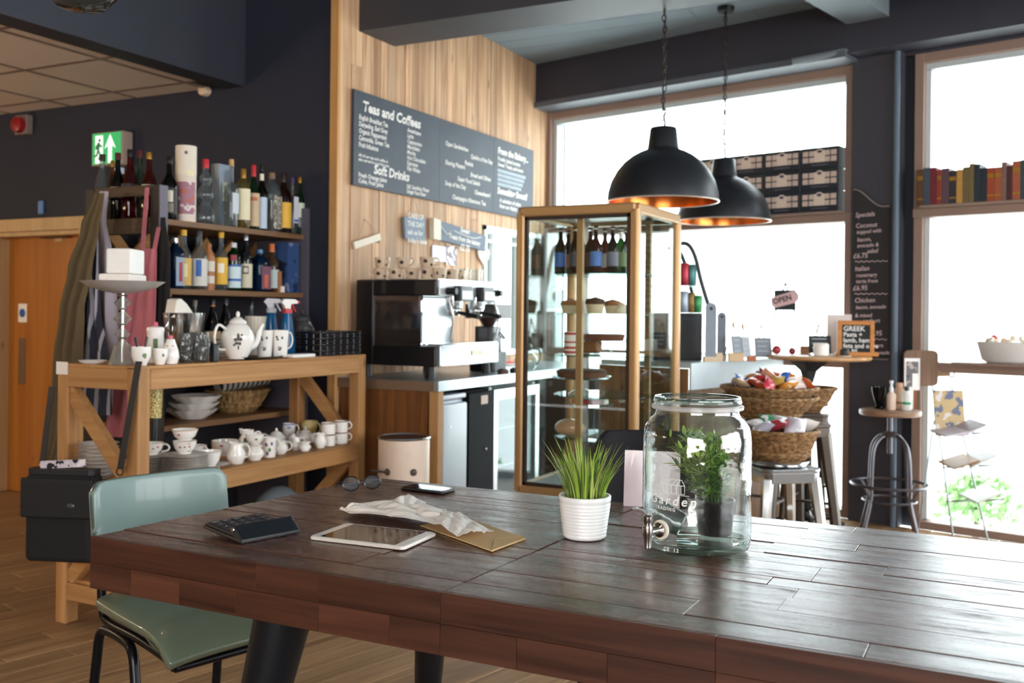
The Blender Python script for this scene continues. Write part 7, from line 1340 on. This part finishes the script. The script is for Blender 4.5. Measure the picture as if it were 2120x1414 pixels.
# ---------------------------------------------------------------- faux grass in a white pot
gp0 = (tp_(1167, 1112) + tp_(1253, 1112)) / 2; d_ = (gp0 - Vector((0, 0, H))).dot(FWD); r0, r1 = 44 * d_ / F, 53 * d_ / F; hp = atd(1210, 1025, d_).z - TZ
pt = thing('grass_pot', 'fresh green faux grass in a small ribbed white pot', 'potted plant', (gp0.x, gp0.y, TZ + .001))
prof = [(r0 * .94, 0), (r0, .004)]
for k in range(10): f = (k + .5) / 10; r = r0 + (r1 - r0) * f; prof += [(r + .0004, hp * (.04 + .8 * k / 10)), (r + .0012, hp * (.04 + .8 * (k + .5) / 10)), (r + .0002, hp * (.04 + .8 * (k + .93) / 10))]
prof += [(r1, hp * .86), (r1 + .0012, hp * .88), (r1 + .0015, hp * .985), (r1, hp)]
pot = obj('pot', lathe(prof + [(r1 - .004, hp), (r1 - .006, hp * .8), (.001, hp * .78)], 56), flat('F0EEEE', .28, 0, .02, coat=.3), pt, smooth=True); obj('soil', lathe([(r1 - .007, hp * .84), (.001, hp * .86)], 24), flat('1E1A12', .9), pt)
gts = [flat('7C9A30', .45, 0, .25, 30), flat('9CB648', .45, 0, .2, 30), flat('476A26', .5, 0, .2, 30), flat('B8C46A', .5, 0, .2, 30)]
rg = random.Random(31); hg = atd(1215, 905, d_).z - TZ
def blade(c, az, lean, L_, w, curl):
    pts = []; P_ = Vector(c); dirn = Vector((math.cos(az), math.sin(az), 0)); side = Vector((-math.sin(az), math.cos(az), 0)); v = []; n = 6
    for k in range(n + 1):
        f = k / n; p = P_ + dirn * (lean * L_ * (f ** 1.6)) + UP * (L_ * f * (1 - .25 * lean * f)) + side * curl * f * f; wd = w * (1 - f) ** .6 * (.6 + .4 * min(1, f * 4)) + .0002; v += [p - side * wd, p + side * wd, p + dirn * wd * .35]
    f = []
    for k in range(n): a = 3 * k; f += [(a, a + 3, a + 5, a + 2), (a + 2, a + 5, a + 4, a + 1), (a + 1, a + 4, a + 3, a)]
    return S().add(v, f + [(3 * n, 3 * n + 1, 3 * n + 2)])
for k in range(150):
    a = rg.uniform(0, 6.283); r = (r1 - .012) * math.sqrt(rg.random()); ln = rg.uniform(.1, .3) + .5 * (r / r1) ** 2 * rg.random() + .08
    obj('grass_blade', blade((r * math.cos(a), r * math.sin(a), hp * .84), a + rg.uniform(-.5, .5), ln, (hg - hp * .84) * rg.uniform(.62, 1.06), rg.uniform(.0018, .003), rg.uniform(-.014, .014)), gts[rg.choice([0, 1, 1, 1, 2, 3, 3])], pt, smooth=True)
# ---------------------------------------------------------------- glass drinks dispenser
jb0 = tp_(1441, 1133); dj = (jb0 - Vector((0, 0, H))).dot(FWD); u_ = dj / F; jr = 111 * u_; zj = lambda py: atd(1441, py, dj).z - TZ
jar = thing('drinks_dispenser', 'large clear glass drinks dispenser jar with a chrome tap', 'jar', (jb0.x, jb0.y, TZ + .001)); JG = glass('FDFFFE', '9AAAAC', 1.5, .015, .0, .5, .25); JT = glass('F2FAF4', '8EAC94', 1.0, .02, .04, .5)
outer = [(jr * .86, 0), (jr * .96, .006), (jr, .022), (jr * 1.0, zj(930)), (jr * .995, zj(905)), (jr * .96, zj(882)), (jr * .86, zj(866)), (jr * .78, zj(858)), (jr * .765, zj(852)), (jr * .765, zj(838))]
ti = .005; inner = [(r - ti, max(z, .014)) for r, z in outer[3:]]
obj('glass_wall', lathe(outer, 64, close=False), JG, jar, smooth=True); obj('inner_wall', lathe([(jr * .8, .016), (jr * .93, .022), (jr - ti, .04)] + inner, 64, close=False), JG, jar, smooth=True)
obj('thick_base', lathe([(.001, .002), (jr * .84, .002), (jr * .95, .008), (jr * .975, .02), (jr * .9, .017), (jr * .7, .013), (.001, .014)], 64), JT, jar, smooth=True)
obj('mouth_ring', lathe([(jr * .765, zj(838)), (jr * .80, zj(836)), (jr * .82, zj(831)), (jr * .80, zj(826)), (jr * .72, zj(825)), (jr * .70, zj(832))], 64, close=False), glass('EAF0EE', '8E9A98', 1.0, .02, .06), jar, smooth=True)
obj('rubber_seal', lathe([(jr * .80, zj(848)), (jr * .845, zj(846)), (jr * .85, zj(840)), (jr * .80, zj(837))], 56, close=False), glass('F2F0EE', 'D8D4D2', .7, .2, .55), jar, smooth=True); obj('lip', ring(jr * .775, .0035, zj(824), 64), glass('DDE6E2', '6E7A78', 1.0, .02, .05), jar, smooth=True)
aj = math.atan2(-jb0.y, -jb0.x)
# tap on the camera-left side
ta_ = aj - math.radians(38); tz_ = zj(1090) - .0; tdir = Vector((math.cos(ta_), math.sin(ta_), 0)); p0 = tdir * jr; p0.z = zj(1082)
tp2 = obj('tap_washer', lathe([(.021, 0), (.021, .005)], 24).rot(90, 'Y').rot(math.degrees(ta_)).mv(*(p0 + tdir * -.0005)), flat('E9E4D2', .5), jar, smooth=True)
TC = flat('B4ACA6', .15, 1.0, .03)
obj('tap_flange', lathe([(.016, .005), (.016, .010), (.009, .014), (.0075, .04)], 20).rot(90, 'Y').rot(math.degrees(ta_)).mv(*p0), TC, jar, smooth=True)
c0 = p0 + tdir * .045; obj('tap_body', lathe([(.006, -.034), (.0085, -.032), (.008, -.012), (.011, -.004), (.0115, .012), (.009, .02), (.011, .024), (.011, .034), (.006, .038)], 20).mv(*c0), TC, jar, smooth=True)
sd_ = Vector((-math.sin(ta_), math.cos(ta_), 0)); obj('tap_lever', sheet(lambda u, v: c0 + UP * (.034 + .018 * math.sin(u * 1.9)) + (tdir * .3 - sd_ * -.0) * (.0) + tdir * (-.004 + .0 * u) - RIGHT * (.042 * u - .006) + FWD * (0) + FWD * (v - .5) * .011 * (1 - .3 * u), 10, 3, .003), TC, jar, smooth=True)
# white etched logo: little conservatory, name and strapline
ET = flat('EFEDE8', .8)
lj = aj - math.radians(19)
def etch(name, s_, za, size, am=ET): return obj(name, s_, am, jar)
def wrap(px_off, z): a = aj + px_off; return Vector((math.cos(a) * jr * 1.003, math.sin(a) * jr * 1.003, z))
def curve_text(body, z, size, a_c, bold=0.0, shear=0.0, gap=1.0):
    cu = bpy.data.curves.new('t', 'FONT'); cu.body = body; cu.size = size; cu.align_x = 'CENTER'; cu.offset = bold; cu.shear = shear; cu.space_character = gap; cu.resolution_u = 2
    tt = bpy.data.objects.new('t', cu); col.objects.link(tt); bpy.context.view_layer.update(); me = bpy.data.meshes.new_from_object(tt.evaluated_get(bpy.context.evaluated_depsgraph_get())); bpy.data.objects.remove(tt); bpy.data.curves.remove(cu)
    for v in me.vertices: a = aj + a_c + v.co.x / jr; v.co = Vector((math.cos(a) * jr * 1.004, math.sin(a) * jr * 1.004, z + v.co.y))
    me.materials.clear(); me.materials.append(ET); o = bpy.data.objects.new('lettering', me); col.objects.link(o); o.parent = jar; return o
ac = -math.asin(min(.95, (1441 - 1390) / 111.)) * 1.0
curve_text('Garden', zj(1030), .029, ac, .0004, .2, 1.35); curve_text('TRADING', zj(1042), .010, ac - .12, .0002, 0, 1.3)
gh = [[(-.024, 0), (-.024, .02), (-.012, .03), (.02, .03), (.026, .018), (.026, 0), (-.024, 0)], [(-.024, .02), (-.004, .018), (.026, .018)], [(-.004, 0), (-.004, .018), (.008, .03)], [(-.014, 0), (-.014, .019)], [(.008, 0), (.008, .018)], [(.018, 0), (.018, .018)], [(-.016, .02), (-.006, .029)], [(.008, .018), (.016, .029)], [(-.034, -.003), (.036, -.003)]]
for pl in gh: obj('etched_line', tube([Vector((math.cos(aj + ac + .05 + x / jr) * jr * 1.004, math.sin(aj + ac + .05 + x / jr) * jr * 1.004, zj(1007) + z)) for x, z in pl], .0007, 4), ET, jar)
curve_text('CE  12', zj(1122), .011, ac + .02, .0002, 0, 1.2)
# the artificial bamboo plant that stands inside the jar
pj = tp_(1486, 1122); pb = thing('bamboo_plant', 'leafy green artificial plant in a black pot inside the jar', 'potted plant', (jb0.x + (pj.x - jb0.x) * .8, jb0.y + (pj.y - jb0.y) * .8 + .01, TZ + .0195)); pr = 40 * u_; ph_ = zj(1045) - .016
obj('pot', vshell([(pr * .86, 0), (pr * .88, .004), (pr * 1.02, ph_ * .9), (pr * 1.06, ph_ * .92), (pr * 1.06, ph_)], .003, 36), flat('121215', .3), pb, smooth=True); obj('soil', lathe([(pr * .95, ph_ * .88), (.001, ph_ * .9)], 20), flat('15120E', .9), pb)
lm4 = [flat('47762E', .42, 0, .25, 40), flat('628E34', .42, 0, .25, 40), flat('93B24A', .42, 0, .2, 40), flat('30521F', .45, 0, .2, 40)]
def leaf(c, dirn, L_, w, droop):
    side = dirn.cross(UP); side = side.normalized() if side.length > .01 else Vector((1, 0, 0)); v = []
    for f, k in ((0, .15), (.3, .9), (.55, 1), (.8, .6), (1, .02)): p = c + dirn * L_ * f - UP * droop * L_ * f * f; v += [p - side * w * k, p + side * w * k, p + UP * w * .3 * k + Vector((0, 0, .0003))]
    f_ = []
    for k in range(4): a = 3 * k; f_ += [(a, a + 3, a + 5, a + 2), (a + 2, a + 5, a + 4, a + 1), (a, a + 1, a + 4, a + 3)]
    return S().add(v, f_)
rg = random.Random(77); htop = zj(895) - .0165; nl = 0; rest = [S() for _ in lm4]; cen = Vector((jb0.x - pb.location.x, jb0.y - pb.location.y, 0)); camr = RIGHT
for k in range(84):
    a = rg.uniform(0, 6.283); r = pr * .8 * math.sqrt(rg.random()); b0 = Vector((r * math.cos(a), r * math.sin(a), ph_ * .88)); dr = Vector((math.cos(a), math.sin(a), 0)) * rg.uniform(0, .5) + RIGHT * rg.uniform(-1.0, .2); hgt = (htop - ph_) * rg.uniform(.45, 1.0); pts = []
    for i in range(7):
        f = i / 6; p = b0 + dr * (hgt * .62 * f ** 1.4) + UP * hgt * f; q = p - cen; q.z = 0
        kq = jr * (.5 + .28 * ((k * 37 % 11) / 10));
        if q.length > kq: q = q.normalized() * kq; p = Vector((cen.x + q.x, cen.y + q.y, p.z))
        pts.append(p)
    obj('stem', tube(pts, .0012, 5), lm4[3], pb)
    for i in range(13):
        f = rg.uniform(.12, 1); j = min(5, int(f * 6)); p = pts[j].lerp(pts[j + 1], f * 6 - j); az = rg.uniform(0, 6.283); dn = Vector((math.cos(az), math.sin(az), rg.uniform(.2, 1.3))).normalized(); L_ = rg.uniform(.026, .05); e_ = p + dn * L_ - cen; e_.z = 0
        if e_.length > jr * .84: dn = (dn - e_.normalized() * max(0, dn.dot(e_.normalized())) * 1.0 + UP * .5).normalized(); L_ *= .6
        s_ = leaf(p, dn, L_, rg.uniform(.0032, .0058), rg.uniform(0, .3)); mi_ = rg.choice([0, 0, 1, 1, 1, 2, 3] if f < .6 else [1, 2, 2, 2])
        if nl < 300 and f > .45: obj('leaf', s_, lm4[mi_], pb); nl += 1
        else: rest[mi_].join(s_)
for i, s_ in enumerate(rest):
    if s_.v: o = obj('small_leaves', s_, lm4[i], pb); o['kind'] = 'stuff'
# crumpled clear tumbler lying inside the jar
tl = Vector((jb0.x, jb0.y, TZ + .0165)) - RIGHT * .03 + FWD * .01
one('plastic_tumbler', vshell([(.026, 0), (.027, .006), (.033, .085)], .0015, 28).rot(68, 'Y').mv(.0, 0, .031), glass('EAF0F0', '6E7C80', 1.0, .05, .03, .8, .6), 'clear plastic tumbler lying on its side inside the jar', 'glass', tl, math.degrees(TH) + 160, smooth=True)
